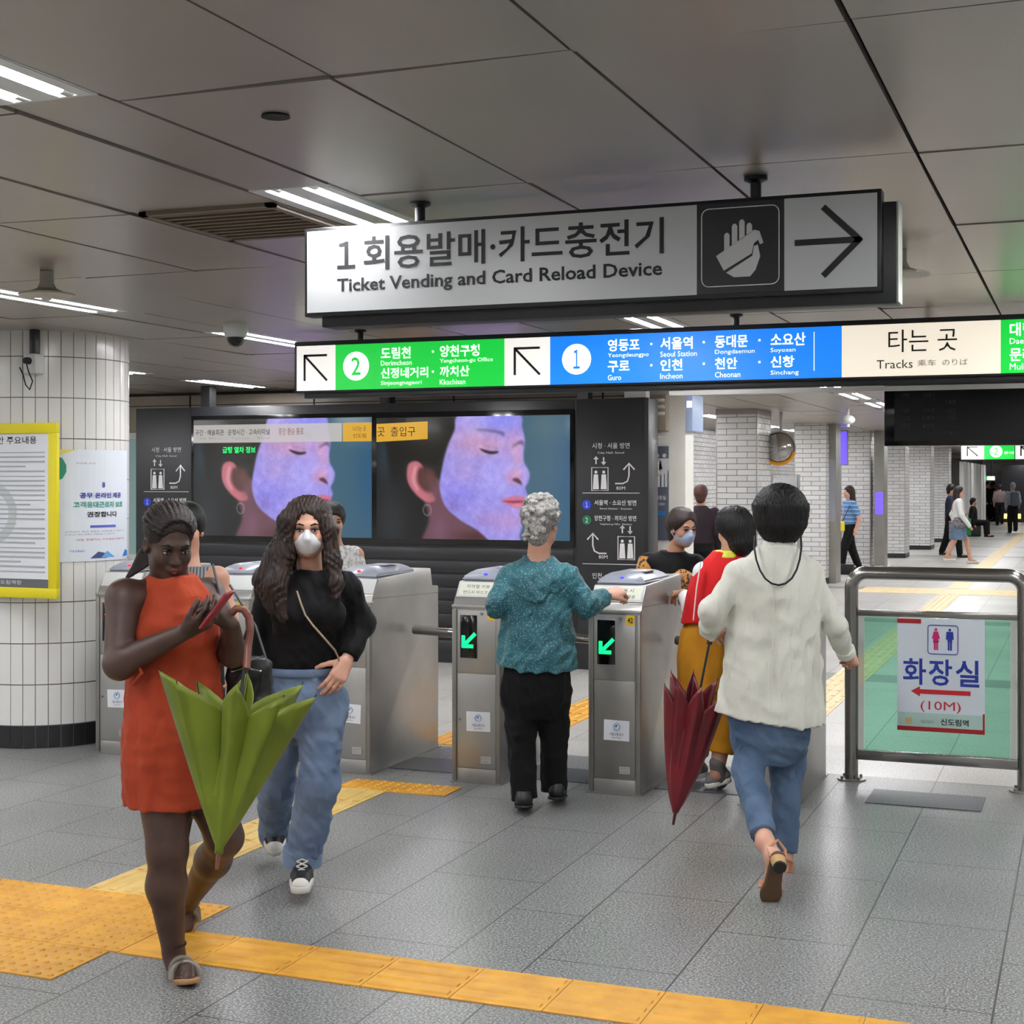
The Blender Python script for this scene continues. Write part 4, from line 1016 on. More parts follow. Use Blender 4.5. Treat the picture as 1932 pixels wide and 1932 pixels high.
# far hanging signs
def far_sign(px, py, Y, wd, ht, lab, panels):
    v = at(px, py, Y); t = thing('hanging_sign', lab, 'sign', (v.x, Y, v.z))
    S().box(-.01, wd + .01, .0, .12, -ht - .02, .0).obj('case', M['black'], t)
    for x0, x1, m_, ch in panels:
        q_ = S().box(x0 * wd, x1 * wd, -.006, .0, -ht, -.01).obj('panel', m_, t)
        if ch == 'N':
            a = S(); c = (x0 + x1) / 2 * wd; arrow_strokes(a, (c + .11, -ht / 2 - .1), (c - .11, -ht / 2 + .1), [], .03, -.009, -.006); a.box(c - .125, c - .095, -.009, -.006, -ht / 2 - .1, -ht / 2 + .12); a.box(c - .11, c + .1, -.009, -.006, -ht / 2 + .085, -ht / 2 + .115); a.obj('arrow', M['ink'], q_, smooth=None)
        elif ch == '2':
            a = S(); c = x0 * wd + (x1 - x0) * wd * .4; a.lathe([(0, -.008), (.13, -.008), (.13, -.007), (0, -.007)], (c, 0, -ht / 2), axis='y', seg=20, cap=False); d_ = a.obj('line_number_disc', M['l_text'], q_); text('2', c - .05, c + .05, -ht / 2 - .08, -ht / 2 + .08, M['l_green'], d_, y=-.0095)
            text('문래', c + .16, c + .36, -ht / 2 - .06, -ht / 2, M['l_text'], q_, y=-.009)
    for x in (.2, .8): S().cyl((x * wd, .06, 0), (x * wd, .06, CEIL - v.z), .02, seg=8).obj('hanging_rod', M['black'], t)
    return t
far_sign(1814, 838, 33.5, 1.95, .33, 'far hanging sign with green line 2 panel below the black departure board', [(0, .24, M['l_white'], 'N'), (.24, .56, M['l_green'], '2'), (.57, .80, M['l_white'], 'N'), (.80, 1, M['l_green'], '2')])
far_sign(1848, 898, 58, .55, .16, 'tiny green and white sign far down the corridor', [(0, .5, M['l_green'], ''), (.5, 1, M['l_white'], '')])
# far wall of pale panels and shops
a = S()
for k in range(7): a.box(-3.62 + .0, -3.50, 47.0 + k * 1.6, 48.15 + k * 1.6, 0, 2.25)
struct('wall_panels', a, M['white'], smooth=None)
t = thing('shop_front', 'dark shop front with a warm glow at the far end of the corridor', 'shop', (-3.2, 62.5, 0))
S().box(0, 1.6, 0, 2, .0, 2.3).obj('front', M['black'], t); S().box(.1, .75, -.02, 0, .15, .35).obj('glowing_sign', glow('warm_glow', (255, 210, 120), 2), t); S().box(1.0, 1.35, -.02, 0, .2, .8).obj('shop_screen', glow('lilac_glow', (200, 180, 255), 1.2), t)
# black case on the floor
o = S().box(-.12, .12, -.1, .1, 0, .18, .01).obj('black_case', M['rubber']); v = on_floor(1602, 1082); o.location = (v.x, v.y - .3, 0); tag(o, 'black box on the floor between the legs of the blue striped woman', 'case')
# ------------------------------------------------------------------ soft solid modeller for people and clothes
def A3(p): return np.array(p, np.float32)
def frame(f, up=(0, 0, 1)):
    f = np.array(f, float); f /= np.linalg.norm(f); r = np.cross(f, np.array(up, float)); r /= np.linalg.norm(r); u = np.cross(r, f)
    return np.stack([r, f, u], 1)
class Soft:
    def __init__(self, res, k=.02): self.res, self.k, self.ops = res, k, []
    def _add(self, fn, lo, hi, k=None, op='add'):
        self.ops.append((op, fn, np.array(lo, float), np.array(hi, float), self.k if k is None else k)); return self
    def cap(self, a, b, ra, rb=None, k=None, op='add', flat=(0, 0)):
        a, b = A3(a), A3(b); rb = ra if rb is None else rb; ab = b - a; L2 = max(float(ab @ ab), 1e-9); L = math.sqrt(L2)
        def fn(P):
            s = ((P - a) @ ab) / L2; t = np.clip(s, 0, 1)
            d = np.sqrt(((P - a - t[..., None] * ab) ** 2).sum(-1)) - (ra + t * (rb - ra))
            if flat[0]: d = np.maximum(d, -s * L)
            if flat[1]: d = np.maximum(d, (s - 1) * L)
            return d
        r = max(ra, rb); return self._add(fn, np.minimum(a, b) - r, np.maximum(a, b) + r, k, op)
    def chain(self, pts, rs, k=None, flat=(0, 0)):
        n = len(pts) - 1
        for i in range(n): self.cap(pts[i], pts[i + 1], rs[i], rs[i + 1], k, 'add', (flat[0] if i == 0 else 0, flat[1] if i == n - 1 else 0))
        return self
    def ell(self, c, r, R=None, k=None, op='add'):
        c, r = A3(c), A3(r); R = np.eye(3, dtype=np.float32) if R is None else np.asarray(R, np.float32)
        def fn(P):
            q = (P - c) @ R; k0 = np.sqrt(((q / r) ** 2).sum(-1)); k1 = np.sqrt(((q / r ** 2) ** 2).sum(-1))
            return k0 * (k0 - 1) / np.maximum(k1, 1e-6)
        m = float(r.max()); return self._add(fn, c - m, c + m, k, op)
    def box(self, c, h, R=None, rnd=.004, k=None, op='add'):
        c, h = A3(c), A3(h); R = np.eye(3, dtype=np.float32) if R is None else np.asarray(R, np.float32)
        def fn(P):
            q = np.abs((P - c) @ R) - (h - rnd); return np.sqrt((np.maximum(q, 0) ** 2).sum(-1)) + np.minimum(q.max(-1), 0) - rnd
        m = float(np.linalg.norm(h)); return self._add(fn, c - m, c + m, k, op)
    def loft(self, lev, yaw=0., n=0, amp=(0, 0), ph=0., k=None, op='add', flat=True, sq=2.0):
        """elliptical tube through levels (z, cx, cy, rx, ry); n folds growing from amp[1] at the top to amp[0] at the bottom"""
        lev = sorted(lev); Z = np.array([l[0] for l in lev]); z0, z1 = Z[0], Z[-1]; ca, sa = math.cos(yaw), math.sin(yaw)
        zz = np.linspace(z0, z1, 48); cols = []
        for j in range(1, 5):
            v = np.interp(zz, Z, [l[j] for l in lev]); vp = np.pad(v, 3, mode='edge'); v = np.convolve(vp, np.ones(7) / 7, 'valid'); cols.append(v)
        def fn(P):
            z = np.clip(P[..., 2], z0, z1); cx, cy, rx, ry = [np.interp(z, zz, c) for c in cols]
            dx, dy = P[..., 0] - cx, P[..., 1] - cy; x = dx * ca + dy * sa; y = -dx * sa + dy * ca
            q = (np.abs(x / rx) ** sq + np.abs(y / ry) ** sq) ** (1 / sq)
            if n:
                th = np.arctan2(y / ry, x / rx); t = (z - z0) / (z1 - z0); am = amp[0] * (1 - t) + amp[1] * t
                q = q - am * (np.sin(n * th + ph + 2.2 * t) * .6 + np.sin((n * 2 + 1) * th * .5 * 2 + ph * 1.7 - 1.5 * t) * .4)
            d = (q - 1) * np.minimum(rx, ry)
            if flat: d = np.maximum(np.maximum(d, P[..., 2] - z1), z0 - P[..., 2])
            return d.astype(np.float32)
        m = max(max(l[3], l[4]) for l in lev) * 1.15 + .02
        lo = [min(l[1] for l in lev) - m, min(l[2] for l in lev) - m, z0 - .01]; hi = [max(l[1] for l in lev) + m, max(l[2] for l in lev) + m, z1 + .01]
        return self._add(fn, lo, hi, k, op)
    def cut(self, p, n, lo=None, hi=None):
        """remove everything on the side the normal points to"""
        p, n = A3(p), A3(n) / np.linalg.norm(n)
        return self._add(lambda P: -((P - p) @ n), [-9] * 3 if lo is None else lo, [9] * 3 if hi is None else hi, 0, 'sub')
    def disp(self, fn, lo=None, hi=None): return self._add(fn, [-9] * 3 if lo is None else lo, [9] * 3 if hi is None else hi, 0, 'disp')
    def fold(self, amp, freq, seed=0, st=(1, 1, .35), ridge=False):
        r = np.random.default_rng(seed); D = r.normal(0, 1, (5, 3)) * np.array(st) * freq; Ph = r.uniform(0, 6.28, 5)
        def fn(P):
            w_ = 0
            for i in range(5):
                q = np.sin(P @ D[i].astype(np.float32) + Ph[i] + 1.3 * np.sin(P @ D[(i + 2) % 5].astype(np.float32) * .6)); w_ = w_ + (np.sqrt(q * q + .03) * 2.4 - 1.5 if ridge else q)
            return (w_ * amp / 2.2).astype(np.float32)
        return self.disp(fn)
    def mesh(self):
        h = self.res; pad = 3 * h + .004
        adds = [o for o in self.ops if o[0] == 'add']
        lo = np.min([o[2] for o in adds], 0) - pad; hi = np.max([o[3] for o in adds], 0) + pad
        n = np.ceil((hi - lo) / h).astype(int) + 1
        F = np.full(n, 1.0, np.float32); ax = [(lo[i] + np.arange(n[i]) * h).astype(np.float32) for i in range(3)]
        for op, fn, a, b, k in self.ops:
            m = k + 2.5 * h + .003
            i0 = np.clip(np.floor((a - m - lo) / h).astype(int), 0, n); i1 = np.clip(np.ceil((b + m - lo) / h).astype(int) + 1, 0, n)
            if (i1 <= i0).any(): continue
            sl = tuple(slice(i0[j], i1[j]) for j in range(3))
            P = np.stack(np.meshgrid(*[ax[j][sl[j]] for j in range(3)], indexing='ij'), -1); cur = F[sl]
            if op == 'disp':
                near = np.abs(cur) < .05
                if near.any():
                    c2 = cur.copy(); c2[near] += fn(P[near]); F[sl] = c2
                continue
            d = fn(P)
            if op == 'add':
                if k > 0:
                    t = np.clip(.5 + .5 * (cur - d) / k, 0, 1); F[sl] = cur * (1 - t) + d * t - k * t * (1 - t)
                else: F[sl] = np.minimum(cur, d)
            else:
                if k > 0:
                    e = -d; t = np.clip(.5 - .5 * (cur - e) / k, 0, 1); F[sl] = cur * (1 - t) + e * t + k * t * (1 - t)
                else: F[sl] = np.maximum(cur, -d)
        F[0] = F[-1] = 1; F[:, 0] = F[:, -1] = 1; F[:, :, 0] = F[:, :, -1] = 1
        I = F < 0
        c8 = [I[dx:n[0] - 1 + dx, dy:n[1] - 1 + dy, dz:n[2] - 1 + dz] for dx in (0, 1) for dy in (0, 1) for dz in (0, 1)]
        alls = c8[0].copy(); anys = c8[0].copy()
        for q in c8[1:]: alls &= q; anys |= q
        act = anys & ~alls; idx = np.argwhere(act)
        if len(idx) == 0: return np.zeros((0, 3)), np.zeros((0, 4), int)
        vid = np.full(act.shape, -1, np.int32); vid[act] = np.arange(len(idx))
        acc = np.zeros((len(idx), 3)); cnt = np.zeros(len(idx))
        off = [(dx, dy, dz) for dx in (0, 1) for dy in (0, 1) for dz in (0, 1)]
        val = {o: F[idx[:, 0] + o[0], idx[:, 1] + o[1], idx[:, 2] + o[2]] for o in off}
        for o in off:
            for a_ in range(3):
                if o[a_]: continue
                p = list(o); p[a_] = 1; p = tuple(p); A_, B_ = val[o], val[p]; s = (A_ < 0) != (B_ < 0)
                t = A_[s] / (A_[s] - B_[s]); pos = np.tile(np.array(o, float), (s.sum(), 1)); pos[:, a_] += t; acc[s] += pos; cnt[s] += 1
        V = lo + (idx + acc / cnt[:, None]) * h
        Q = []
        for a_ in range(3):
            b_, c_ = (a_ + 1) % 3, (a_ + 2) % 3
            s0 = [slice(None)] * 3; s1 = [slice(None)] * 3; s0[a_] = slice(0, n[a_] - 1); s1[a_] = slice(1, n[a_])
            X = I[tuple(s0)] != I[tuple(s1)]; e = np.argwhere(X); ins = I[tuple(s0)][X]
            ok = (e[:, b_] > 0) & (e[:, c_] > 0) & (e[:, b_] < n[b_] - 1) & (e[:, c_] < n[c_] - 1); e = e[ok]; ins = ins[ok]
            def g(db, dc):
                q = e.copy(); q[:, b_] += db; q[:, c_] += dc; return vid[q[:, 0], q[:, 1], q[:, 2]]
            q = np.stack([g(-1, -1), g(0, -1), g(0, 0), g(-1, 0)], 1); q[~ins] = q[~ins][:, ::-1]; Q.append(q)
        return V, np.concatenate(Q)
def soft_mesh(name, parts):
    Vs, Fs, o = [], [], 0
    for s in parts:
        V, F = s.mesh(); Vs.append(V); Fs.append(F + o); o += len(V)
    V = np.concatenate(Vs); F = np.concatenate(Fs); me = bpy.data.meshes.new(name)
    me.vertices.add(len(V)); me.vertices.foreach_set('co', V.astype(np.float32).ravel())
    me.loops.add(len(F) * 4); me.loops.foreach_set('vertex_index', F.astype(np.int32).ravel())
    me.polygons.add(len(F)); me.polygons.foreach_set('loop_start', np.arange(0, len(F) * 4, 4, dtype=np.int32))
    me.update(calc_edges=True); me.validate(); me.polygons.foreach_set('use_smooth', [True] * len(me.polygons))
    return me
def soft_obj(name, parts, m, parent):
    me = soft_mesh(name, parts if isinstance(parts, list) else [parts]); me.materials.append(m)
    o = bpy.data.objects.new(name, me); return link(o, parent)

# ------------------------------------------------------------------ anatomy
def V_(*a): return np.array(a, float)
def add_head(s, c, f, up=(0, 0, 1), sc=.93, neck=None, rneck=.05, ears=True):
    R = frame(f, up); g = lambda x, y, z: np.array(c) + R @ (V_(x, y, z) * sc)
    q = sc
    s.ell(g(0, -.012, .045), (.074 * q, .092 * q, .083 * q), R); s.ell(g(0, .026, -.022), (.060 * q, .062 * q, .082 * q), R, k=.03)
    s.cap(g(-.03, .03, -.075), g(.03, .03, -.075), .028 * q, k=.03); s.ell(g(0, .058, -.092), (.024 * q, .022 * q, .02 * q), R, k=.025)
    for x in (-1, 1): s.ell(g(.036 * x, .050, -.026), (.027 * q, .03 * q, .03 * q), R, k=.02)
    s.cap(g(-.034, .079, .024), g(.034, .079, .024), .0105 * q, k=.02)
    for x in (-1, 1): s.ell(g(.031 * x, .096, .004), (.019 * q, .014 * q, .013 * q), R, k=.012, op='sub')
    s.cap(g(0, .084, .008), g(0, .099, -.028), .0075 * q, .011 * q, k=.012)
    for x in (-1, 1): s.ell(g(.011 * x, .093, -.032), (.008 * q,) * 3, R, k=.006)
    s.ell(g(0, .080, -.058), (.026 * q, .016 * q, .016 * q), R, k=.012)
    if ears:
        for x in (-1, 1): s.ell(g(.074 * x, -.008, -.006), (.010 * q, .020 * q, .031 * q), R, k=.008); s.ell(g(.082 * x, -.002, -.002), (.007 * q, .011 * q, .018 * q), R, k=.005, op='sub')
    if neck is not None:
        s.cap(g(0, -.022, -.05), neck, rneck * .98, rneck * 1.08, k=.03)
    return R, g
def face_parts(par, R, g, c, sc, lipm, skin2=None, mask=False, browm=None):
    """eyes with irises, brows and lips as parts of their own"""
    for x in (-1, 1):
        a = S(); a.ball((0, 0, 0), (.0125 * sc, .0115 * sc, .0082 * sc), 14)
        o = a.obj('eye', M['eyewhite'], par, smooth=180); o.location = g(.031 * x, .0775, .005); o.rotation_euler = Matrix(R.tolist()).to_euler()
        b = S(); b.ball((0, .0075 * sc, 0), (.0062 * sc, .0048 * sc, .0062 * sc), 12); b.obj('iris', M['iris'], o, smooth=180)
        l = Soft(.0022, .004); l.chain([g(.016 * x, .0875, .0095), g(.031 * x, .0905, .0125), g(.046 * x, .083, .0085)], [.0028, .0034, .0026]); soft_obj('eyelid', l, browm or M['hairblack'], par)
        l = Soft(.0022, .004); l.chain([g(.014 * x, .0905, .027), g(.032 * x, .0895, .0325), g(.05 * x, .077, .027)], [.0032, .0036, .0022]); soft_obj('eyebrow', l, browm or M['hairblack'], par)
    if not mask:
        l = Soft(.002, .003); l.chain([g(-.021, .0845, -.056), g(-.008, .0945, -.0535), g(0, .0945, -.0545), g(.008, .0945, -.0535), g(.021, .0845, -.056)], [.0024, .0048, .0044, .0048, .0024])
        l.chain([g(-.019, .0845, -.0585), g(0, .0938, -.0645), g(.019, .0845, -.0585)], [.0024, .0062, .0024]); soft_obj('lips', l, lipm, par)
def face_mask(par, R, g, sc, m):
    s = Soft(.0035, .01); q = sc
    s.ell(g(0, .030, -.045), (.066 * q, .066 * q, .058 * q), R, k=0); s.ell(g(0, .075, -.04), (.034 * q, .032 * q, .036 * q), R, k=.02); s.ell(g(0, .052, -.075), (.034 * q, .034 * q, .028 * q), R, k=.02)
    s.cap(g(0, .092, .004), g(0, .104, -.028), .012 * q, .016 * q, k=.012); s.cut(g(0, .02, 0.0), R @ V_(0, -1, .15)); s.cut(g(0, .06, -.010), R @ V_(0, -.55, 1))
    o = soft_obj('face_mask', s, m, par)
    a = S()
    for x in (-1, 1):
        for z in (-.018, -.075): a.sweep([g(.060 * x, .036, z), g(.074 * x, .012, z * .6), g(.082 * x, -.012, .01 if z > -.05 else -.02)], .0016, seg=6)
    a.obj('ear_loops', m, o, smooth=None)
    return o
def add_hand(s, w_, d, n, side=1, curl=(.25, .35, .3), sc=1., thumb=(.5, .6, .35), spread=.06, k=.006):
    """d: towards the fingers, n: the way the palm faces, side: +1 thumb at d x n"""
    w_ = np.array(w_, float); d = V_(*d); d /= np.linalg.norm(d); n = V_(*n); n -= d * (n @ d); n /= np.linalg.norm(n); t = np.cross(d, n) * side
    of = (.0285, .0095, -.0095, -.0275); kl = (.082, .086, .082, .074); fl = ((.040, .024, .019), (.045, .028, .020), (.041, .026, .019), (.031, .019, .017)); fr = (.0088, .009, .0086, .0076)
    for i in range(4):
        K = w_ + d * kl[i] * sc + t * of[i] * sc; b = w_ + d * .012 * sc + t * of[i] * .62 * sc
        s.cap(b, K, .0155 * sc, .0118 * sc, k=.014)
        a = 0; p = K; sp = (1.5 - i) * spread
        for j in range(3):
            a += curl[j] * (1 + .06 * i); v = (d * math.cos(sp) + t * math.sin(sp)) * math.cos(a) + n * math.sin(a); q = p + v * fl[i][j] * sc
            s.cap(p, q, fr[i] * (1 - .08 * j) * sc, fr[i] * (1 - .08 * (j + 1)) * sc, k=k); p = q
    p = w_ + d * .022 * sc + t * .022 * sc + n * .006 * sc; ax = [t * math.sin(thumb[0]) + d * math.cos(thumb[0]) + n * .25]
    b0 = ax[0] / np.linalg.norm(ax[0]); a = 0
    for j, L in enumerate((.040, .031, .025)):
        v = b0 * math.cos(a) + (n * .8 - t * .6) * math.sin(a); v /= np.linalg.norm(v); q = p + v * L * sc
        s.cap(p, q, (.0145, .0108, .0098)[j] * sc, (.011, .0100, .0082)[j] * sc, k=.010 if j == 0 else k); p = q; a += thumb[1] if j == 0 else thumb[2]
    return s
class Person:
    """frame: x to the right of the photograph, y away from the camera, z up; root on the floor"""
    def __init__(self, label, cat, px, d, group=None):
        self.d, self.u = d, (px - 966) / FPX * d
        p = FW * d + RT * self.u; self.root = thing('person', label, cat, (p.x, p.y, 0), YAW, group)
    def __call__(self, px, py, y=0.):
        d = self.d + y; return V_((px - 966) / FPX * d - self.u, y, EYE + (HOR - py) / FPX * d)
    def part(self, name, s, m): return soft_obj(name, s, m, self.root)
def shoe(P, ankle, toe, m_up, m_sole, h=.055, wd=.042, sole=.012, heel_h=0, res=.005, lace=None, toecap=None, nm='shoe', lift=None):
    """ankle and toe given on the shoe's floor line; returns upper object with a sole part"""
    a, b = V_(*ankle), V_(*toe); f = b - a; L = np.linalg.norm(f); up = np.cross(np.cross(f, V_(0, 0, 1)), f); up /= np.linalg.norm(up); R = frame(f, up)
    g = lambda x, y, z: a + R @ V_(x, y, z)
    s = Soft(res, .02); s.cap(g(0, -.01, .04), g(0, L * .45, .036), wd * .82, wd * .9); s.cap(g(0, L * .45, .032), g(0, L - wd * .8, .024), wd * .92, wd * .74); s.cap(g(0, .0, .045), g(0, .005, h + .03), wd * .8, wd * .78, flat=(0, 1))
    s.cut(g(0, 0, sole), R @ V_(0, 0, -1)); s.cut(g(0, 0, h + .02), R @ V_(0, .1, 1))
    o = P.part(nm, s, m_up)
    t = Soft(res, .01); n_ = 6
    t.cap(g(0, .0, sole / 2), g(0, L * .5, sole / 2), wd * .98, wd * .99, k=.012); t.cap(g(0, L * .5, sole / 2), g(0, L - wd * .8, sole / 2), wd * 1.0, wd * .86, k=.012)
    t.cut(g(0, 0, sole), R @ V_(0, 0, 1)); t.cut(g(0, 0, 0), R @ V_(0, 0, -1)); soft_obj('sole', t, m_sole, o)
    if toecap is not None:
        c_ = Soft(res * .8, .004); c_.cap(g(0, L - wd * 1.25, .022), g(0, L - wd * .78, .023), wd * .90, wd * .79); c_.cut(g(0, L - wd * 1.02, 0), R @ V_(0, -1, .25)); c_.cut(g(0, 0, sole * .9), R @ V_(0, 0, -1)); soft_obj('toe_cap', c_, toecap, o)
    if lace is not None:
        q = S()
        for k in range(4):
            y = L * (.30 + .11 * k); z = .093 - .0125 * k; w2 = .022
            q.sweep([g(-w2, y, z - .010), g(0, y + .006, z), g(w2, y, z - .010)], .0035, seg=6)
            if k < 3: q.sweep([g(-w2, y, z - .010), g(w2, y + L * .11, z - .022)], .003, seg=6); q.sweep([g(w2, y, z - .010), g(-w2, y + L * .11, z - .022)], .003, seg=6)
        q.obj('laces', lace, o, smooth=None)
    return o
M['eyewhite'] = mat('eye_white', (214, 208, 204), .2); M['iris'] = mat('iris', (28, 18, 14), .1)
def skin(name, c, c2): return noisy(name, c, c2, 14, .48, .05, 220, sss=.06)
M['skin_d'] = skin('deep_brown_skin', (78, 54, 43), (66, 45, 36)); M['skin_l'] = skin('light_skin', (214, 166, 142), (204, 152, 128)); M['skin_t'] = skin('tan_skin', (198, 150, 124), (186, 136, 110))
def hairm(name, c, c2, sc=40): return noisy(name, c, c2, sc, .45, .3, 160, stretch=(3, 3, .35), spec=.3)
M['hairblack'] = hairm('black_hair', (12, 10, 10), (20, 18, 17)); M['hairbrown'] = hairm('brown_hair', (28, 20, 18), (52, 37, 31), 24); M['hairgrey'] = noisy('grey_curls', (186, 184, 180), (128, 126, 123), 110, .85, .6, 320, spec=.1)
def wrinkle(m, sc=9., s=.55, d=.022, st=(1, 1, .45)):
    t, p = nt(m); mp = node(t, 'ShaderNodeMapping', Scale=st); t.links.new(objco(t), mp.inputs[0])
    n = node(t, 'ShaderNodeTexNoise', Scale=sc, Detail=2, Distortion=.7); t.links.new(mp.outputs[0], n.inputs['Vector'])
    b = node(t, 'ShaderNodeBump', Strength=s, Distance=d); t.links.new(n.outputs['Fac'], b.inputs['Height'])
    old = p.inputs['Normal'].links
    if old: t.links.new(old[0].from_socket, b.inputs['Normal'])
    t.links.new(b.outputs[0], p.inputs['Normal']); return m
def denim(name, c, c2): return wrinkle(noisy(name, c, c2, 5, .8, .3, 420, sheen=.05, lo=.34, hi=.7, spec=.25), 10, .7, .03, (1, 1, .7))
def cloth(name, c, c2=None, bs=.15, sc=6, rough=.8, sheen=.04, bscale=300, wr=.6): return wrinkle(noisy(name, c, c2 or tuple(int(q * .9) for q in c), sc, rough, bs, bscale, sheen=sheen, spec=.2), s=wr)
M['fabblack'] = cloth('black_fabric', (17, 17, 19), (12, 12, 14)); M['shoeblack'] = mat('black_shoe', (22, 22, 24), .45); M['solewhite'] = mat('white_rubber', (224, 222, 214), .5); M['soleblack'] = mat('dark_sole', (30, 29, 28), .6)
M['tansole'] = mat('tan_sole', (170, 128, 88), .6)
# ------------------------------------------------------------------ woman in the orange dress
P = Person('person in an orange sleeveless dress looking at a phone, green umbrella in hand', 'person', 330, 4.95)
skn = M['skin_d']; b = Soft(.0048, .03)
yaw = math.radians(-30)
hc = P(318, 1026, .0); f = V_(.48, -.80, -.36)
R, g = add_head(b, hc, f, sc=.99, neck=P(322, 1110, .04), rneck=.056)
shR, shL = P(236, 1128, -.03), P(392, 1122, .16); elR, wrR = P(226, 1252, -.10), P(352, 1190, -.22); elL, wrL = P(440, 1232, .02), P(437, 1180, -.12)
b.ell(P(318, 1160, .06), (.138, .085, .14), frame((math.sin(-yaw) * 1, -math.cos(yaw), 0))); b.cap(shR, shL, .056, .052, k=.03); b.cap(P(322, 1108, .06), P(318, 1180, .07), .055, .08, k=.05)
b.cap(shR, elR, .062, .052, k=.03); b.cap(elR, wrR, .052, .027, k=.02); b.cap(shL, elL, .056, .048, k=.03); b.cap(elL, wrL, .046, .027, k=.02)
hR, kR, aR = P(305, 1430, .02), P(316, 1602, -.02), P(328, 1800, .06); hL, kL, aL = P(370, 1430, .08), P(424, 1580, .08), P(356, 1698, .42)
b.cap(hR, kR, .100, .066, k=.04); b.chain([kR, P(314, 1672, .0), aR], [.062, .064, .036], k=.03); b.cap(hL, kL, .096, .062, k=.04); b.chain([kL, P(402, 1622, .20), aL], [.058, .060, .036], k=.03)
b.cap(aR, P(334, 1826, .05), .034, .032, k=.02); b.cap(P(334, 1826, .04), P(352, 1830, -.07), .031, .025, k=.02)
for i, (px, py, L) in enumerate(((366, 1829, .024), (358, 1832, .021), (350, 1833, .02), (343, 1834, .018), (337, 1834, .016))):
    p0 = P(px - 4, py - 1, -.085 + .010 * i); b.cap(p0, p0 + V_(.012 - .004 * i, -.055 + .006 * i, -.010), .0135 - .001 * i, .0115 - .001 * i, k=.004)
b.cap(aL, P(350, 1722, .50), .034, .030, k=.02); b.cap(P(350, 1718, .50), P(352, 1748, .44), .030, .026, k=.02)
add_hand(b, wrR, (.55, -.30, .28), (.25, .3, .9), side=1, curl=(.45, .6, .45), thumb=(.5, .5, .4))
add_hand(b, wrL, (-.35, -.35, .65), (-.75, .15, -.1), side=1, curl=(.8, .9, .6), thumb=(.4, .7, .5))
P.part('body', b, skn)
# belly and hips under the dress are the dress itself
dr = cloth('orange_jersey', (172, 68, 40), (156, 58, 34), .1, 5)
s = Soft(.006, .03)
def lv(px, py, w, dp, y=.05): p = P(px, py, y); return (p[2], p[0], p[1], w, dp)
s.loft([lv(324, 1516, .165, .15), lv(326, 1450, .178, .16), lv(330, 1380, .180, .165), lv(330, 1300, .165, .15), lv(328, 1240, .158, .145), lv(328, 1190, .158, .148), lv(332, 1150, .132, .140), lv(330, 1120, .118, .125, .045), lv(328, 1104, .106, .104, .04), lv(325, 1093, .092, .088, .04), lv(323, 1085, .074, .072, .04)], yaw=yaw * .6, n=5, amp=(.035, .0), ph=.6)
s.ell(P(300, 1196, -.05), (.075, .06, .07), k=.05); s.ell(P(372, 1194, -.02), (.07, .06, .07), k=.05); s.fold(.003, 22, 3, (1, 1, .2)); s.fold(.0022, 46, 4, (1, .6, .5), True)
o = P.part('dress', s, dr)
ar = S(); ar.sweep([P(251, 1290, -.12), P(268, 1270, -.16), P(262, 1255, -.14)], .006, seg=8); ar.obj('waist_tie', dr, o)
# braided hair drawn back over the shoulder
h = Soft(.0045, .012)
gq = lambda x, y, z: np.array(hc) + R @ (V_(x, y, z) * .99)
h.ell(gq(0, -.014, .051), (.083, .094, .086), R, k=0); h.ell(gq(0, .098, -.012), (.071, .075, .088), R, k=.008, op='sub'); h.ell(gq(0, .07, -.06), (.09, .085, .09), R, k=.008, op='sub')
for i in range(13):
    a_ = -1.32 + i * .22; sp_ = []
    for q_ in range(9):
        ph_ = math.radians(42 + 15.5 * q_); sp_.append(gq(.085 * math.sin(a_) * math.sin(ph_), -.014 + .096 * math.cos(ph_), .051 + .088 * math.cos(a_) * math.sin(ph_)))
    e = P(238 + i * 3.0, 1092 - i * 1.9, .05 + .002 * i); e2 = P(264 + i * 3.6, 1046 - i, .10 + .002 * i)
    h.chain(sp_ + [e2, (e + e2) / 2 + V_(.004, .005, .0), e], [.0088] * 9 + [.0105, .010, .0055], k=.0008)
h.disp(lambda Q: (.0012 * np.sin(Q[..., 2] * 520 + Q[..., 1] * 420)).astype(np.float32))
P.part('hair', h, hairm('dark_braids', (24, 18, 17), (42, 32, 29), 60))
face_parts(P.root, R, g, hc, .99, mat('brown_lips', (112, 58, 52), .35))
# sandals
sand = M['tansole']; stm = mat('grey_straps', (150, 144, 134), .5)
def sandal(a_, t_, toe_lift=0, side_y=None):
    a_, t_ = V_(*a_), V_(*t_); f_ = t_ - a_; L = np.linalg.norm(f_); up = np.cross(np.cross(f_, V_(0, 0, 1)), f_); Rr = frame(f_, up); gg = lambda x, y, z: a_ + Rr @ V_(x, y, z)
    s_ = Soft(.005, .01); s_.cap(gg(0, -.02, 0), gg(0, L * .5, 0), .036, .040); s_.cap(gg(0, L * .5, 0), gg(.004, L - .03, 0), .041, .039); s_.cut(gg(0, 0, .0), Rr @ V_(0, 0, 1)); s_.cut(gg(0, 0, -.018), Rr @ V_(0, 0, -1)); o_ = P.part('sandal', s_, sand)
    for y0, y1, hh in ((.54, .66, .050), (.68, .56, .046), (.40, .46, .062)):
        q = S(); q.sweep([gg(-.043 * math.cos(PI * k_ / 12), L * (y0 + (y1 - y0) * (.5 - .5 * math.cos(PI * k_ / 12))), hh * math.sin(PI * k_ / 12) ** .7) for k_ in range(13)], .010, seg=8, flat=(.3, 1)); q.obj('strap', stm, o_, smooth=40)
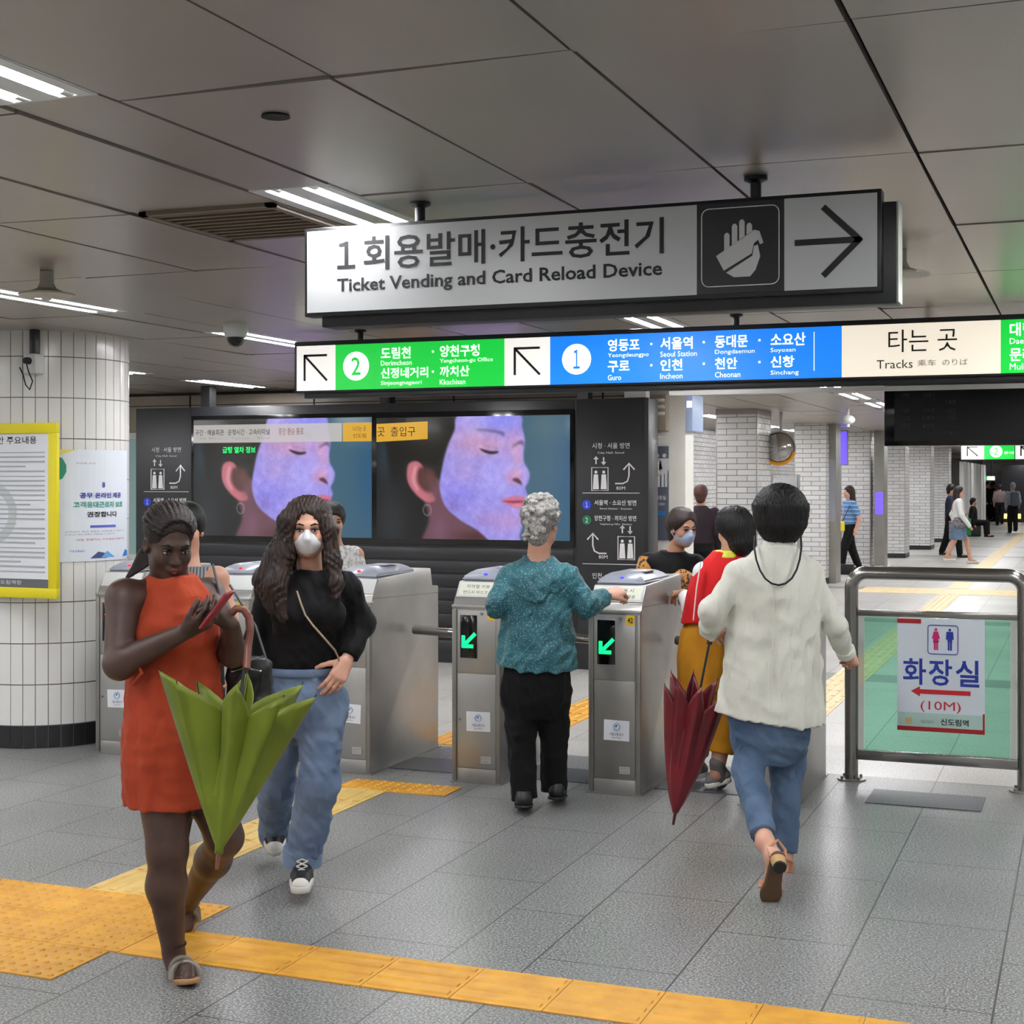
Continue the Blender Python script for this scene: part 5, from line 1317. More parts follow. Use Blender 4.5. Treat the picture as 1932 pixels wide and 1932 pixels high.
sandal(P(330, 1842, .06), P(362, 1846, -.15)); sandal(P(350, 1712, .545), P(354, 1754, .43))
a = S(); c_ = P(327, 1778, .055); a.sweep([(c_[0] + .040 * math.cos(k), c_[1] + .042 * math.sin(k), c_[2] - .006 * math.cos(k)) for k in [2 * PI * i / 20 for i in range(20)]], .005, seg=6, closed=True); a.obj('anklet', M['rubber'], P.root)
# phone in her hands
pc = P(409, 1150, -.30); t = thing('phone', 'phone in a red and dark case held by the woman in orange', 'phone', P.root.matrix_basis @ Vector(pc), YAW)
_l = Vector((.60, -.20, .75)).normalized(); _n = Vector((-.80, .10, .62)); _n = (_n - _l * _n.dot(_l)).normalized(); _w = _n.cross(_l)
Mp = Matrix((_w, _n, _l)).transposed().to_4x4()
a = S(); a.box(-.036, .036, -.005, .005, -.074, .074, .008, 3, M=Mp); a.obj('case', mat('red_case', (150, 36, 44), .4), t)
a = S(); a.box(-.032, .032, .0045, .006, -.068, .068, .001, M=Mp); a.obj('screen', M['blackg'], t)
# her bag
bc = P(470, 1275, .10); t = thing('handbag', 'black handbag hanging behind the green umbrella beside the orange dress', 'handbag', P.root.matrix_basis @ Vector(bc), YAW)
s = Soft(.006, .02); s.box((0, 0, -.02), (.075, .045, .085), rnd=.03); s.fold(.004, 40, 5, (1, 1, 1), True); soft_obj('bag_body', s, mat('black_leather', (26, 26, 28), .4), t)
a = S(); a.sweep([(-.05, -.05, .02), (.0, -.055, .035), (.05, -.05, .02)], .004, seg=6); a.obj('zip', M['chrome'], t)
a = S(); a.sweep([(-.06, 0, .05), (-.07, .0, .16), (-.11, .02, .30), (-.13, .03, .38)], .010, seg=8, flat=(1, .4)); a.sweep([(.06, 0, .05), (.02, .01, .17), (-.07, .02, .31)], .010, seg=8, flat=(1, .4)); a.obj('strap', mat('grey_strap', (70, 70, 74), .5), t)

# ------------------------------------------------------------------ umbrellas
def umbrella(lab, cat, px, d, tip, rim, top, R_, pw, fold, m, hook, seed, m_h, nrib=8, drop=.12, dep=(0, 0, 0), squash=1.):
    """tip, rim centre and shaft top as photograph places at depth d"""
    t = thing('umbrella', lab, cat, (0, 0, 0), YAW); q = lambda a, y=0: V_((a[0] - 966) / FPX * (d + y), d + y, EYE + (HOR - a[1]) / FPX * (d + y))
    A_, B_, T_ = q(tip, dep[0]), q(rim, dep[1]), q(top, dep[2]); t.location = (FW * A_[1] + RT * A_[0]) + Vector((0, 0, A_[2])); o0 = A_.copy(); A_, B_, T_ = A_ - o0, B_ - o0, T_ - o0
    ax = B_ - A_; L = np.linalg.norm(ax); ax /= L; e1 = np.cross(ax, V_(0, 1, 0)); e1 /= np.linalg.norm(e1); e2 = np.cross(ax, e1); rr = np.random.default_rng(seed)
    jr = rr.uniform(-.10, .10, nrib); jt = rr.uniform(-.06, .06, nrib); jf = rr.uniform(.6, 1.25, nrib)
    per = 10; N = nrib * per; NT_ = 22; base = .085
    def surf(k, j, ins=0.):
        i = k / per; i0 = int(i) % nrib; fr = i - int(i); i1 = (i0 + 1) % nrib
        th = 2 * PI * (i + jr[i0] * (1 - fr) + jr[i1] * fr) / nrib; tt = j / NT_
        w_ = math.sin(PI * fr); ext = 1 + jt[i0] * (1 - fr) + jt[i1] * fr - drop * w_
        u = tt * ext; rad = R_ * max(u, 0) ** pw; fo = fold * jf[i0] * w_ ** .8 * min(1, u * 1.6); rad *= (1 - fo); th2 = th + .25 * fo * math.sin(2 * PI * fr)
        rad = max(rad, .012); rad -= ins
        p = A_ + ax * (L * (base + (1 - base) * u)) + (e1 * math.cos(th2) + e2 * math.sin(th2) * squash) * rad
        return p
    a = S(); G = [[a.bm.verts.new(surf(k, j)) for k in range(N)] for j in range(NT_ + 1)]
    for j in range(NT_):
        for k in range(N): a.bm.faces.new((G[j][k], G[j][(k + 1) % N], G[j + 1][(k + 1) % N], G[j + 1][k]))
    c = a.obj('canopy', m, t, smooth=180); md = c.modifiers.new('thickness', 'SOLIDIFY'); md.thickness = .0025; md.offset = 0
    for i in range(nrib):
        S().sweep([surf(i * per, j, .005) for j in range(1, NT_ + 1, 3)] + [surf(i * per, NT_, .001) + ax * .008], .0016, seg=6).obj('rib', M['black'], t)
    S().cyl(A_ + ax * L * .06, T_, .0055, seg=10).obj('shaft', M['black'], t)
    S().cyl(A_, A_ + ax * (L * .09), .0055, .008, seg=10).obj('ferrule', m_h, t)
    h_ = [V_(*q(p, y)) - o0 for p, y in hook]; S().sweep(h_, .013, seg=12).obj('handle', m_h, t, smooth=60)
    k_ = int(per * 1.5); a = S(); a.sweep([surf(k_, j, -.004) for j in range(9, 18)], .012, seg=8, flat=(.15, 1)); a.obj('tie_strap', m, t)
    return t
gm = noisy('green_nylon', (118, 132, 26), (102, 116, 22), 6, .45, .1, 60, sheen=.1)
umbrella('loosely folded olive green umbrella hanging tip down in front of the orange dress', 'umbrella', 0, 4.72, (409, 1640), (452, 1296), (466, 1225), .246, .95, .50, gm,
         [((465, 1262), .05), ((468, 1220), .08), ((472, 1190), .10), ((470, 1165), .11), ((460, 1150), .11), ((446, 1148), .11), ((436, 1158), .11)], 4, mat('wood_handle', (122, 72, 58), .35), drop=.17, dep=(-.10, -.07, .08), squash=.72)
rm = noisy('wine_nylon', (122, 22, 34), (98, 14, 26), 6, .4, .1, 60, sheen=.1)
umbrella('dark red folded umbrella pointing down at the left hand of the woman in white', 'umbrella', 0, 6.50, (1270, 1556), (1316, 1288), (1340, 1205), .150, .62, .38, rm,
         [((1338, 1215), 0), ((1345, 1180), -.02), ((1350, 1160), -.03)], 9, mat('dark_wood_handle', (70, 32, 28), .35), drop=.16, squash=.8)
# ------------------------------------------------------------------ woman in the black top and jeans
P = Person('person in black long sleeved top and blue jeans, white mask, hand on hip', 'person', 570, 5.96)
b = Soft(.005, .03); skl = M['skin_l']; hc = P(582, 998, .0)
R, g = add_head(b, hc, (.08, -1, -.10), sc=.95, neck=P(584, 1075, .05), rneck=.048)
shR, shL = P(508, 1114, .05), P(656, 1112, .05); elL, wrL = P(686, 1176, .10), P(654, 1246, -.02); elR, wrR = P(487, 1210, .06), P(490, 1285, -.04)
b.cap(shR, shL, .045, k=.04); b.ell(P(583, 1165, .05), (.12, .08, .16)); b.ell(P(572, 1280, .05), (.13, .09, .10)); b.chain([shL, elL, wrL], [.040, .033, .024]); b.chain([shR, elR, wrR], [.040, .033, .024])
hipL, knL, anL = P(612, 1330, .04), P(597, 1480, .0), P(572, 1630, .06); hipR, knR, anR = P(535, 1330, .06), P(523, 1475, .16), P(518, 1572, .52)
b.chain([hipL, knL, anL], [.075, .052, .034]); b.chain([hipR, knR, anR], [.075, .05, .034])
b.cap(anL, P(571, 1664, .0), .033, .03); b.cap(anR, P(518, 1600, .42), .033, .03)
add_hand(b, wrL, (-.30, -.42, -.62), (-.55, .75, -.2), side=-1, curl=(.30, .4, .3), thumb=(.9, .3, .2)); add_hand(b, wrR, (.1, -.2, -1), (1, 0, 0), side=1)
P.part('body', b, skl)
blk = M['fabblack']
s = Soft(.006, .03); lv = lambda px, py, w, dp, y=.05: (lambda p: (p[2], p[0], p[1], w, dp))(P(px, py, y))
s.loft([lv(571, 1266, .150, .114), lv(572, 1250, .158, .122), lv(578, 1200, .150, .122), lv(582, 1150, .160, .125), lv(583, 1110, .150, .105), lv(584, 1090, .115, .085), lv(584, 1074, .062, .062)], n=7, amp=(.03, .0), ph=.4)
for x in (-1, 1): s.ell(P(582 + 34 * x, 1158, -.05), (.07, .06, .065), k=.05)
s.chain([P(650, 1104, .05), shL, elL, wrL + (elL - wrL) * .10], [.055, .054, .047, .038], k=.035, flat=(0, 1)); s.chain([P(514, 1106, .05), shR, elR, wrR], [.055, .054, .048, .038], k=.035, flat=(0, 1))
s.fold(.0042, 26, 11, (1, 1, .6)); s.fold(.0022, 38, 12, (1, .6, .9), True); P.part('top', s, blk)
jn = denim('blue_denim', (124, 144, 172), (86, 106, 136))
s = Soft(.006, .03); s.loft([lv(570, 1385, .10, .08, .045), lv(570, 1350, .155, .118, .045), lv(571, 1310, .168, .130), lv(572, 1275, .150, .115), lv(573, 1252, .142, .108)], n=6, amp=(.0, .012))
s.chain([P(612, 1335, .04), P(600, 1480, -.0), P(571, 1618, .05)], [.094, .082, .074], k=.045, flat=(0, 1)); s.chain([P(533, 1335, .055), P(521, 1478, .16), P(517, 1566, .50)], [.094, .078, .066], k=.025, flat=(0, 1))
s.fold(.005, 22, 21, (1, 1, .7)); s.fold(.0026, 30, 22, (1, .6, .9), True); o = P.part('jeans', s, jn)
for a_, c_, r_ in ((P(573, 1600, .05), P(570, 1630, .06), .080), (P(517.5, 1556, .47), P(517, 1575, .53), .068)):
    q = Soft(.0055, .01); q.cap(a_, c_, r_, r_, flat=(1, 1)); q.fold(.003, 30, 4, (1, 1, .3)); soft_obj('cuff', q, denim('pale_cuff_denim', (142, 162, 188), (112, 134, 162)), o)
bt = S(); c0 = P(571, 1258, .05)
bt.sweep([(c0[0] + .158 * math.cos(k), c0[1] + .124 * math.sin(k), c0[2] - .012) for k in [2 * PI * i / 40 for i in range(40)]], .016, seg=8, closed=True, flat=(1, .3)); bt.obj('waistband', jn, o)
shoe(P, P(572, 1655, .055), P(566, 1688, -.23), M['shoeblack'], M['solewhite'], h=.06, wd=.046, sole=.030, lace=M['solewhite'], toecap=M['solewhite'], nm='sneaker')
shoe(P, P(519, 1572, .53), P(518, 1616, .40), M['shoeblack'], M['solewhite'], h=.06, wd=.046, sole=.030, lace=M['solewhite'], toecap=M['solewhite'], nm='sneaker')
gq = lambda x, y, z: np.array(hc) + R @ (V_(x, y, z) * .95)
h = Soft(.0055, .02); h.ell(gq(0, -.018, .050), (.088, .098, .090), R, k=0); h.ell(gq(.004, .095, -.045), (.058, .085, .115), R, k=.012, op='sub')
h.chain([gq(.05, .015, .095), P(541, 985, -.05), P(535, 1045, -.05), P(520, 1105, -.085), P(535, 1165, -.11)], [.030, .036, .042, .046, .022], k=.03); h.chain([gq(.07, -.03, .03), P(522, 1050, .0), P(497, 1095, -.04), P(512, 1150, -.09)], [.04, .045, .04, .02], k=.03)
h.chain([gq(-.06, .0, .08), P(622, 1000, -.04), P(628, 1060, -.05), P(634, 1100, -.08), P(636, 1128, -.10)], [.028, .030, .032, .026, .014], k=.03); h.cap(P(582, 1000, .07), P(582, 1080, .12), .085, .075, k=.03)
ca = hc.copy()
h.disp(lambda Q: (.0032 * np.sin(34 * np.arctan2(Q[..., 0] - ca[0], Q[..., 1] - ca[1] - .02) + 9 * np.sin(Q[..., 2] * 26)) * np.sin(Q[..., 2] * 9 + Q[..., 0] * 40)).astype(np.float32) + (.0025 * np.sin(Q[..., 0] * 420 + 5 * np.sin(Q[..., 2] * 22))).astype(np.float32))
P.part('hair', h, M['hairbrown'])
face_parts(P.root, R, g, hc, .95, None, mask=True); face_mask(P.root, R, g, .95, mat('white_mask', (226, 228, 230), .7))
a = S(); a.sweep([P(560, 1115, -.09), P(568, 1140, -.108), P(576, 1160, -.120), P(590, 1179, -.122), P(604, 1195, -.120), P(619, 1212, -.112), P(632, 1227, -.10), P(638, 1240, -.07), P(640, 1250, -.04)], .0042, seg=6); a.obj('bag_chain', mat('beige_chain', (176, 160, 136), .35, .5), P.root)

# ------------------------------------------------------------------ grey haired woman at the gate
P = Person('person with short grey curls in a speckled teal blouse and black trousers, seen from behind', 'person', 1020, 7.45)
b = Soft(.005, .03); hc = P(1022, 988, .0); f = V_(.34, .92, -.05)
R, g = add_head(b, hc, f, sc=1.0, neck=P(1016, 1062, -.02), rneck=.056)
shL, shR = P(962, 1086, .0), P(1066, 1086, .0); elL, wrL = P(936, 1140, -.05), P(945, 1120, .20); elR, wrR = P(1108, 1142, -.02), P(1147, 1124, .10)
b.cap(shL, shR, .05, k=.04); b.ell(P(1014, 1140, .0), (.14, .10, .17)); b.ell(P(1012, 1255, .0), (.15, .11, .12)); b.chain([shL, elL, wrL], [.05, .042, .026]); b.chain([shR, elR, wrR], [.05, .042, .026])
b.chain([P(975, 1300, .0), P(983, 1372, .0), P(990, 1505, -.03)], [.08, .055, .035]); b.chain([P(1045, 1300, .02), P(1045, 1370, .05), P(1046, 1488, .1)], [.08, .055, .035])
add_hand(b, wrR, (.75, .45, .25), (-.1, .5, -.85), side=-1, curl=(.9, 1.0, .7), thumb=(.5, .5, .4)); add_hand(b, wrL, (.1, 1, .1), (0, 0, -1), side=-1, curl=(.5, .6, .4))
P.part('body', b, M['skin_l'])
def dots(name, c, c2, dc, sc, th):
    m = noisy(name, c, c2, 6, .65, .12, 200, sheen=.2); t, p = nt(m); lk = p.inputs['Base Color'].links[0]; src = lk.from_socket
    v = node(t, 'ShaderNodeTexVoronoi', Scale=sc); t.links.new(objco(t), v.inputs['Vector']); t.links.new(mix(t, math_(t, 'LESS_THAN', v.outputs['Distance'], th), src, srgb(*dc)), p.inputs['Base Color']); return m
teal = wrinkle(dots('teal_speckled_fabric', (40, 104, 114), (28, 82, 92), (128, 172, 176), 105, .25), 8, .9, .03, (1, 1, .8))
lv = lambda px, py, w, dp, y=.0: (lambda p: (p[2], p[0], p[1], w, dp))(P(px, py, y))
s = Soft(.006, .03); s.loft([lv(1011, 1264, .202, .150), lv(1011, 1225, .196, .150), lv(1013, 1180, .176, .138), lv(1015, 1130, .170, .130), lv(1015, 1090, .165, .110), lv(1015, 1072, .135, .090), lv(1016, 1058, .085, .07), lv(1017, 1050, .064, .06)], n=6, amp=(.06, .01), ph=1.2)
s.chain([P(972, 1082, 0), shL, elL, wrL + (wrL - elL) * -.1], [.056, .056, .058, .045], k=.035, flat=(0, 1)); s.chain([P(1058, 1082, 0), shR, elR, wrR - (wrR - elR) * .12], [.056, .058, .060, .052], k=.035, flat=(0, 1))
s.cut(P(1085, 1290, 0), (.42, 0, -.9)); s.cut(P(934, 1250, 0), (-.20, 0, -.98)); s.fold(.005, 22, 31, (1, 1, 1.1)); s.fold(.0036, 24, 32, (1.1, .6, 1.0), True); o = P.part('blouse', s, teal)
y_ = Soft(.006, .02); y_.loft([lv(1014, 1140, .166, .142, -.002), lv(1015, 1090, .174, .122, -.002), lv(1015, 1072, .146, .102, -.002), lv(1016, 1058, .095, .08), lv(1017, 1052, .072, .068)]); y_.cut(P(1010, 1137, -.1), (-.42, 0, -.9)); y_.cut(P(1010, 1137, -.1), (.40, 0, -.9)); y_.cut(P(1015, 1100, .03), (0, 1, 0)); y_.fold(.003, 24, 8, (1, 1, .8)); y_.fold(.003, 50, 9, (1.2, .6, .5), True); soft_obj('back_yoke', y_, teal, o)
for w_, e_ in ((wrR, elR),):
    d_ = (w_ - e_) / np.linalg.norm(w_ - e_); q = Soft(.005, .01); q.cap(w_ - d_ * .055, w_ - d_ * .028, .050, .044, flat=(1, 1)); soft_obj('cuff', q, teal, o)
s = Soft(.006, .03); s.loft([lv(1011, 1355, .11, .085), lv(1011, 1320, .168, .122), lv(1011, 1280, .178, .13), lv(1012, 1245, .16, .12)])
s.chain([P(976, 1310, .0), P(983, 1372, .0), P(990, 1508, -.03)], [.086, .074, .068], k=.03, flat=(0, 1)); s.chain([P(1044, 1310, .01), P(1045, 1370, .05), P(1047, 1490, .1)], [.086, .072, .066], k=.03, flat=(0, 1)); s.fold(.004, 22, 17, (1, 1, .5)); s.fold(.002, 28, 18, (1, .6, .9), True); P.part('trousers', s, M['fabblack'])
shoe(P, P(988, 1524, -.13), P(988, 1516, .10), M['shoeblack'], M['soleblack'], h=.06, wd=.046, sole=.014); shoe(P, P(1050, 1508, .05), P(1056, 1500, .27), M['shoeblack'], M['soleblack'], h=.06, wd=.046, sole=.014)
h = Soft(.0045, .010); gq = lambda x, y, z: np.array(hc) + R @ (V_(x, y, z) * 1.08)
h.ell(gq(0, -.018, .045), (.088, .100, .092), R, k=0); h.cap(gq(0, -.05, -.02), gq(0, -.056, -.062), .064, .050, k=.03); h.ell(gq(0, .088, -.045), (.075, .082, .105), R, k=.02, op='sub')
rr = np.random.default_rng(5)
for i in range(300):
    v = rr.normal(0, 1, 3); v /= np.linalg.norm(v)
    if v[1] > .35 and v[2] < .5 or v[2] < -.5: continue
    e_ = rr.uniform(.95, 1.03); h.ell(gq(v[0] * .086 * e_, -.018 + v[1] * .098 * e_, .045 + v[2] * .092 * e_), (rr.uniform(.010, .015),) * 3, k=.009)
for i in range(45): h.ell(gq(rr.uniform(-.052, .052), -.103 - rr.uniform(0, .006), rr.uniform(-.08, .02)), (.011,) * 3, k=.008)
h.disp(lambda Q: (.0016 * np.sin(Q[..., 0] * 240 + 3 * np.sin(Q[..., 2] * 120)) * np.sin(Q[..., 2] * 210 + Q[..., 1] * 160)).astype(np.float32)); P.part('hair', h, M['hairgrey'])

# ------------------------------------------------------------------ woman in the white jacket
P = Person('person in a white jacket and blue jeans walking away, black bobbed hair', 'person', 1465, 6.28)
b = Soft(.005, .03); hc = P(1472, 972, .0); f = V_(.10, .99, -.02)
R, g = add_head(b, hc, f, sc=.95, neck=P(1466, 1052, -.03), rneck=.05)
shL, shR = P(1392, 1084, -.02), P(1530, 1082, -.02); elL, wrL = P(1340, 1152, -.06), P(1352, 1190, .17); elR, wrR = P(1574, 1178, -.03), P(1600, 1240, .07)
b.cap(shL, shR, .05, k=.04); b.ell(P(1462, 1160, -.02), (.13, .09, .18)); b.ell(P(1455, 1320, -.02), (.15, .10, .13)); b.chain([shL, elL, wrL], [.040, .034, .025]); b.chain([shR, elR, wrR], [.040, .032, .024])
kL, aL = P(1411, 1455, -.06), P(1444, 1590, -.45); kR, aR = P(1484, 1446, .07), P(1479, 1618, .0)
b.chain([P(1420, 1380, .0), kL, aL], [.08, .055, .033]); b.chain([P(1488, 1380, .0), kR, aR], [.08, .055, .033])
heelL, toeL = P(1462, 1612, -.26), P(1452, 1692, -.46)
b.cap(aL, P(1460, 1618, -.51), .033, .03); b.cap(P(1460, 1618, -.515), P(1454, 1676, -.46), .029, .032); b.cap(aR, P(1480, 1640, .02), .032, .03); b.cap(P(1480, 1642, .0), P(1484, 1650, .17), .03, .03)
add_hand(b, wrR, (.40, .62, -.12), (-.8, .2, -.4), side=1, curl=(.95, 1.1, .8), thumb=(.45, .6, .4)); add_hand(b, wrL, (.25, .8, -.2), (.6, 0, -.7), side=-1, curl=(.9, 1.1, .8))
P.part('body', b, M['skin_l'])
wj = cloth('white_linen', (226, 226, 214), (212, 212, 200), .25, 7, .7, .3, 260)
lv = lambda px, py, w, dp, y=-.02: (lambda p: (p[2], p[0], p[1], w, dp))(P(px, py, y))
s = Soft(.006, .03); s.loft([lv(1451, 1366, .224, .155), lv(1453, 1320, .218, .152), lv(1457, 1250, .202, .142), lv(1460, 1180, .186, .135), lv(1462, 1115, .184, .125), lv(1462, 1078, .178, .108), lv(1464, 1056, .145, .090), lv(1465, 1040, .090, .075), lv(1466, 1028, .066, .066)], n=6, amp=(.055, .008), ph=2.2, sq=2.3)
s.chain([P(1402, 1080, -.02), shL, elL, P(1338, 1196, .06)], [.052, .053, .054, .046], k=.03, flat=(0, 1)); s.chain([P(1520, 1078, -.02), shR, elR, wrR - (wrR - elR) * .12], [.052, .052, .045, .039], k=.03, flat=(0, 1))
s.cut(P(1450, 1357, 0), (-.16, 0, -.98)); s.fold(.005, 20, 41, (1, 1, .55)); s.fold(.0036, 46, 43, (1.1, .6, .55), True); o = P.part('jacket', s, wj)
q = Soft(.0055, .012); c_ = P(1466, 1034, -.02); q.loft([lv(1466, 1052, .088, .084), lv(1467, 1028, .064, .066), lv(1468, 1018, .060, .062)], flat=True); soft_obj('collar', q, wj, o)
a = S(); a.sweep([P(1463, 1056, -.115), P(1461, 1110, -.152), P(1459, 1180, -.160), P(1456, 1250, -.168), P(1453, 1340, -.180)], .0028, seg=6); a.obj('back_seam', wj, o)
d_ = (wrR - elR) / np.linalg.norm(wrR - elR); q = Soft(.005, .01); q.cap(wrR - d_ * .05, wrR - d_ * .012, .043, .040, flat=(1, 1)); soft_obj('cuff', q, wj, o)
jn2 = denim('pale_denim', (96, 116, 142), (64, 86, 114))
s = Soft(.006, .03); s.loft([lv(1452, 1440, .10, .08), lv(1452, 1405, .158, .115), lv(1453, 1350, .178, .13), lv(1454, 1300, .165, .12)])
s.chain([P(1420, 1395, .0), kL, P(1439, 1576, -.41)], [.080, .066, .052], k=.03, flat=(0, 1)); s.chain([P(1488, 1395, .0), kR, P(1480, 1608, .01)], [.080, .068, .054], k=.03, flat=(0, 1)); s.fold(.0045, 24, 51, (1, 1, 1.0)); s.fold(.0026, 34, 52, (.9, .6, 1.1), True); P.part('jeans', s, jn2)
# block heel sandals: one planted, one lifted with its sole showing
def heel_sandal(hl, to, upv):
    hl, to = V_(*hl), V_(*to); f_ = to - hl; L = np.linalg.norm(f_); R_ = frame(f_, upv); gg = lambda x, y, z: hl + R_ @ V_(x, y, z)
    s_ = Soft(.0045, .008); s_.chain([gg(0, .0, .0), gg(.002, L * .5, .004), gg(.004, L * .78, .0)], [.030, .032, .041]); s_.ell(gg(.004, L * .84, .0), (.042, .05, .03), R_, k=.01); s_.cut(gg(0, 0, .006), R_ @ V_(0, 0, 1)); s_.cut(gg(0, 0, -.012), R_ @ V_(0, 0, -1))
    o_ = P.part('sandal', s_, mat('brown_sole', (92, 66, 44), .6))
    q_ = Soft(.0045, .006); q_.cap(gg(0, .004, -.010), gg(0, -.002, -.062), .030, .026, flat=(0, 1)); q_.cut(gg(0, 0, -.060), R_ @ V_(0, 0, -1)); soft_obj('block_heel', q_, mat('wood_heel', (190, 152, 98), .45), o_)
    q_ = Soft(.0045, .004); q_.cap(gg(0, -.001, -.056), gg(0, -.002, -.068), .027, .0265, flat=(1, 1)); soft_obj('heel_tip', q_, M['soleblack'], o_)
    a_ = S(); b_ = S(); a_.sweep([gg(-.04, L * .74, .004), gg(-.03, L * .72, .042), gg(0, L * .70, .058), gg(.03, L * .72, .042), gg(.044, L * .74, .004)], .011, seg=8, flat=(.35, 1)); b_.sweep([gg(-.028, .005, .006), gg(-.034, .0, .055), gg(0, -.034, .066), gg(.034, .0, .055), gg(.028, .005, .006)], .007, seg=8, flat=(.5, 1)); a_.obj('toe_strap', mat('tan_straps', (186, 128, 92), .5), o_, smooth=40); b_.obj('heel_strap', mat('tan_straps', (186, 128, 92), .5), o_, smooth=40)
heel_sandal(P(1468, 1618, -.555), P(1449, 1700, -.475), (.05, .80, .30)); heel_sandal(P(1480, 1652, -.04), P(1484, 1652, .19), (0, 0, 1))
h = Soft(.0055, .02); gq = lambda x, y, z: np.array(hc) + R @ (V_(x, y, z) * .95)
h.ell(gq(0, -.012, .040), (.112, .112, .098), R, k=0); h.loft([(hc[2] - .112, hc[0] - .004, hc[1] - .035, .062, .058), (hc[2] - .085, hc[0] - .003, hc[1] - .03, .086, .080), (hc[2] - .04, hc[0], hc[1] - .02, .112, .106), (hc[2] + .04, hc[0], hc[1] - .01, .112, .110)], k=.03); h.ell(gq(0, .105, -.05), (.075, .090, .11), R, k=.02, op='sub')
ca2 = hc.copy(); h.disp(lambda Q: (.0024 * np.sin(52 * np.arctan2(Q[..., 0] - ca2[0], Q[..., 1] - ca2[1]) + 3 * np.sin(Q[..., 2] * 40)) + .0022 * np.sin(90 * np.arctan2(Q[..., 0] - ca2[0], Q[..., 1] - ca2[1]) + 2 * np.sin(Q[..., 2] * 60 + Q[..., 0] * 30))).astype(np.float32)); P.part('hair', h, M['hairblack'])
a = S(); pts = [P(1424, 1012, .0), P(1423, 1034, -.09), P(1427, 1056, -.135), P(1434, 1076, -.152), P(1444, 1092, -.160), P(1456, 1101, -.164), P(1469, 1104, -.166), P(1482, 1101, -.164), P(1494, 1091, -.160), P(1503, 1075, -.152), P(1509, 1055, -.135), P(1512, 1034, -.09), P(1511, 1010, .0)]
a.sweep(pts, .0042, seg=8); a.obj('neck_cord', M['rubber'], P.root)

# ------------------------------------------------------------------ red vest person between the last two gates
P = Person('person in a red vest and mustard trousers in the last gate passage', 'person', 1346, 7.90)
b = Soft(.006, .03); hc = P(1384, 1000, .0); R, g = add_head(b, hc, (-.55, .80, -.2), sc=.93, neck=P(1374, 1060, .0), rneck=.05)
b.chain([P(1330, 1080, .0), P(1305, 1150, .05), P(1290, 1120, .25)], [.045, .04, .026]); b.chain([P(1400, 1085, .0), P(1396, 1160, .06), P(1370, 1170, .22)], [.045, .04, .026])
b.cap(P(1330, 1080, 0), P(1400, 1085, 0), .045, k=.04); b.ell(P(1362, 1130, 0), (.13, .10, .16)); b.ell(P(1340, 1230, 0), (.14, .11, .12))
b.chain([P(1320, 1270, .05), P(1318, 1370, .08), P(1312, 1450, .16)], [.08, .055, .034]); b.chain([P(1362, 1270, .0), P(1366, 1370, .0), P(1352, 1462, -.02)], [.08, .055, .036])
add_hand(b, P(1290, 1120, .25), (-.2, 1, 0), (0, 0, -1), curl=(.6, .7, .5)); add_hand(b, P(1370, 1170, .22), (-.4, 1, 0), (0, 0, -1), curl=(.6, .7, .5)); P.part('body', b, M['skin_t'])
lv = lambda px, py, w, dp, y=.0: (lambda p: (p[2], p[0], p[1], w, dp))(P(px, py, y))
redv = cloth('red_vest_fabric', (214, 40, 40), (196, 30, 34), .1)
s = Soft(.0065, .03); s.loft([lv(1345, 1175, .170, .135), lv(1355, 1130, .172, .135), lv(1366, 1080, .165, .115), lv(1370, 1055, .115, .085), lv(1373, 1040, .07, .07)], n=5, amp=(.03, 0)); s.fold(.004, 24, 61); o = P.part('vest', s, redv)
q = Soft(.006, .01); q.loft([lv(1372, 1052, .085, .085), lv(1374, 1038, .068, .07)]); soft_obj('collar', q, mat('lime_collar', (214, 214, 60), .5), o)
a = S(); a.sweep([P(1322, 1062, -.12), P(1314, 1110, -.145), P(1308, 1170, -.14)], .012, seg=8, flat=(1, .3)); a.obj('white_piping', M['whitel'], o)
s = Soft(.0065, .03); s.chain([P(1326, 1080, 0), P(1330, 1080, .0), P(1305, 1150, .05), P(1293, 1126, .22)], [.052, .052, .05, .042], flat=(0, 1)); s.chain([P(1398, 1085, 0), P(1396, 1160, .06), P(1376, 1168, .18)], [.058, .052, .042], flat=(0, 1)); P.part('white_shirt', s, M['white'])
mus = cloth('mustard_cloth', (200, 138, 34), (178, 120, 28), .15)
s = Soft(.0065, .03); s.loft([lv(1338, 1300, .165, .13), lv(1336, 1240, .168, .13), lv(1335, 1185, .135, .12), lv(1345, 1160, .11, .10)], n=6, amp=(.02, .03)); s.chain([P(1318, 1290, .05), P(1318, 1370, .08), P(1314, 1420, .13)], [.095, .08, .07], flat=(0, 1)); s.chain([P(1362, 1290, .0), P(1366, 1370, .0), P(1360, 1420, -.01)], [.095, .08, .068], flat=(0, 1)); s.fold(.005, 22, 66); P.part('trousers', s, mus)
greys = mat('grey_knit', (120, 118, 116), .7)
for a_, t_ in ((P(1366, 1478, .0), P(1332, 1488, .0)), (P(1322, 1466, .20), P(1290, 1472, .20))):
    shoe(P, a_, t_, greys, M['solewhite'], h=.07, wd=.046, sole=.028, lace=M['soleblack'], nm='sneaker')
q = Soft(.006, .01); q.cap(P(1353, 1440, -.02), P(1358, 1472, .0), .042, .046); P.part('sock', q, mat('grey_sock', (104, 98, 98), .8))
h = Soft(.006, .02); gq = lambda x, y, z: np.array(hc) + R @ (V_(x, y, z) * .93); h.ell(gq(0, -.015, .04), (.098, .105, .092), R, k=0); h.cap(gq(0, -.05, -.01), gq(0, -.055, -.08), .085, .075, k=.03); h.ell(gq(0, .10, -.05), (.075, .09, .10), R, k=.02, op='sub')
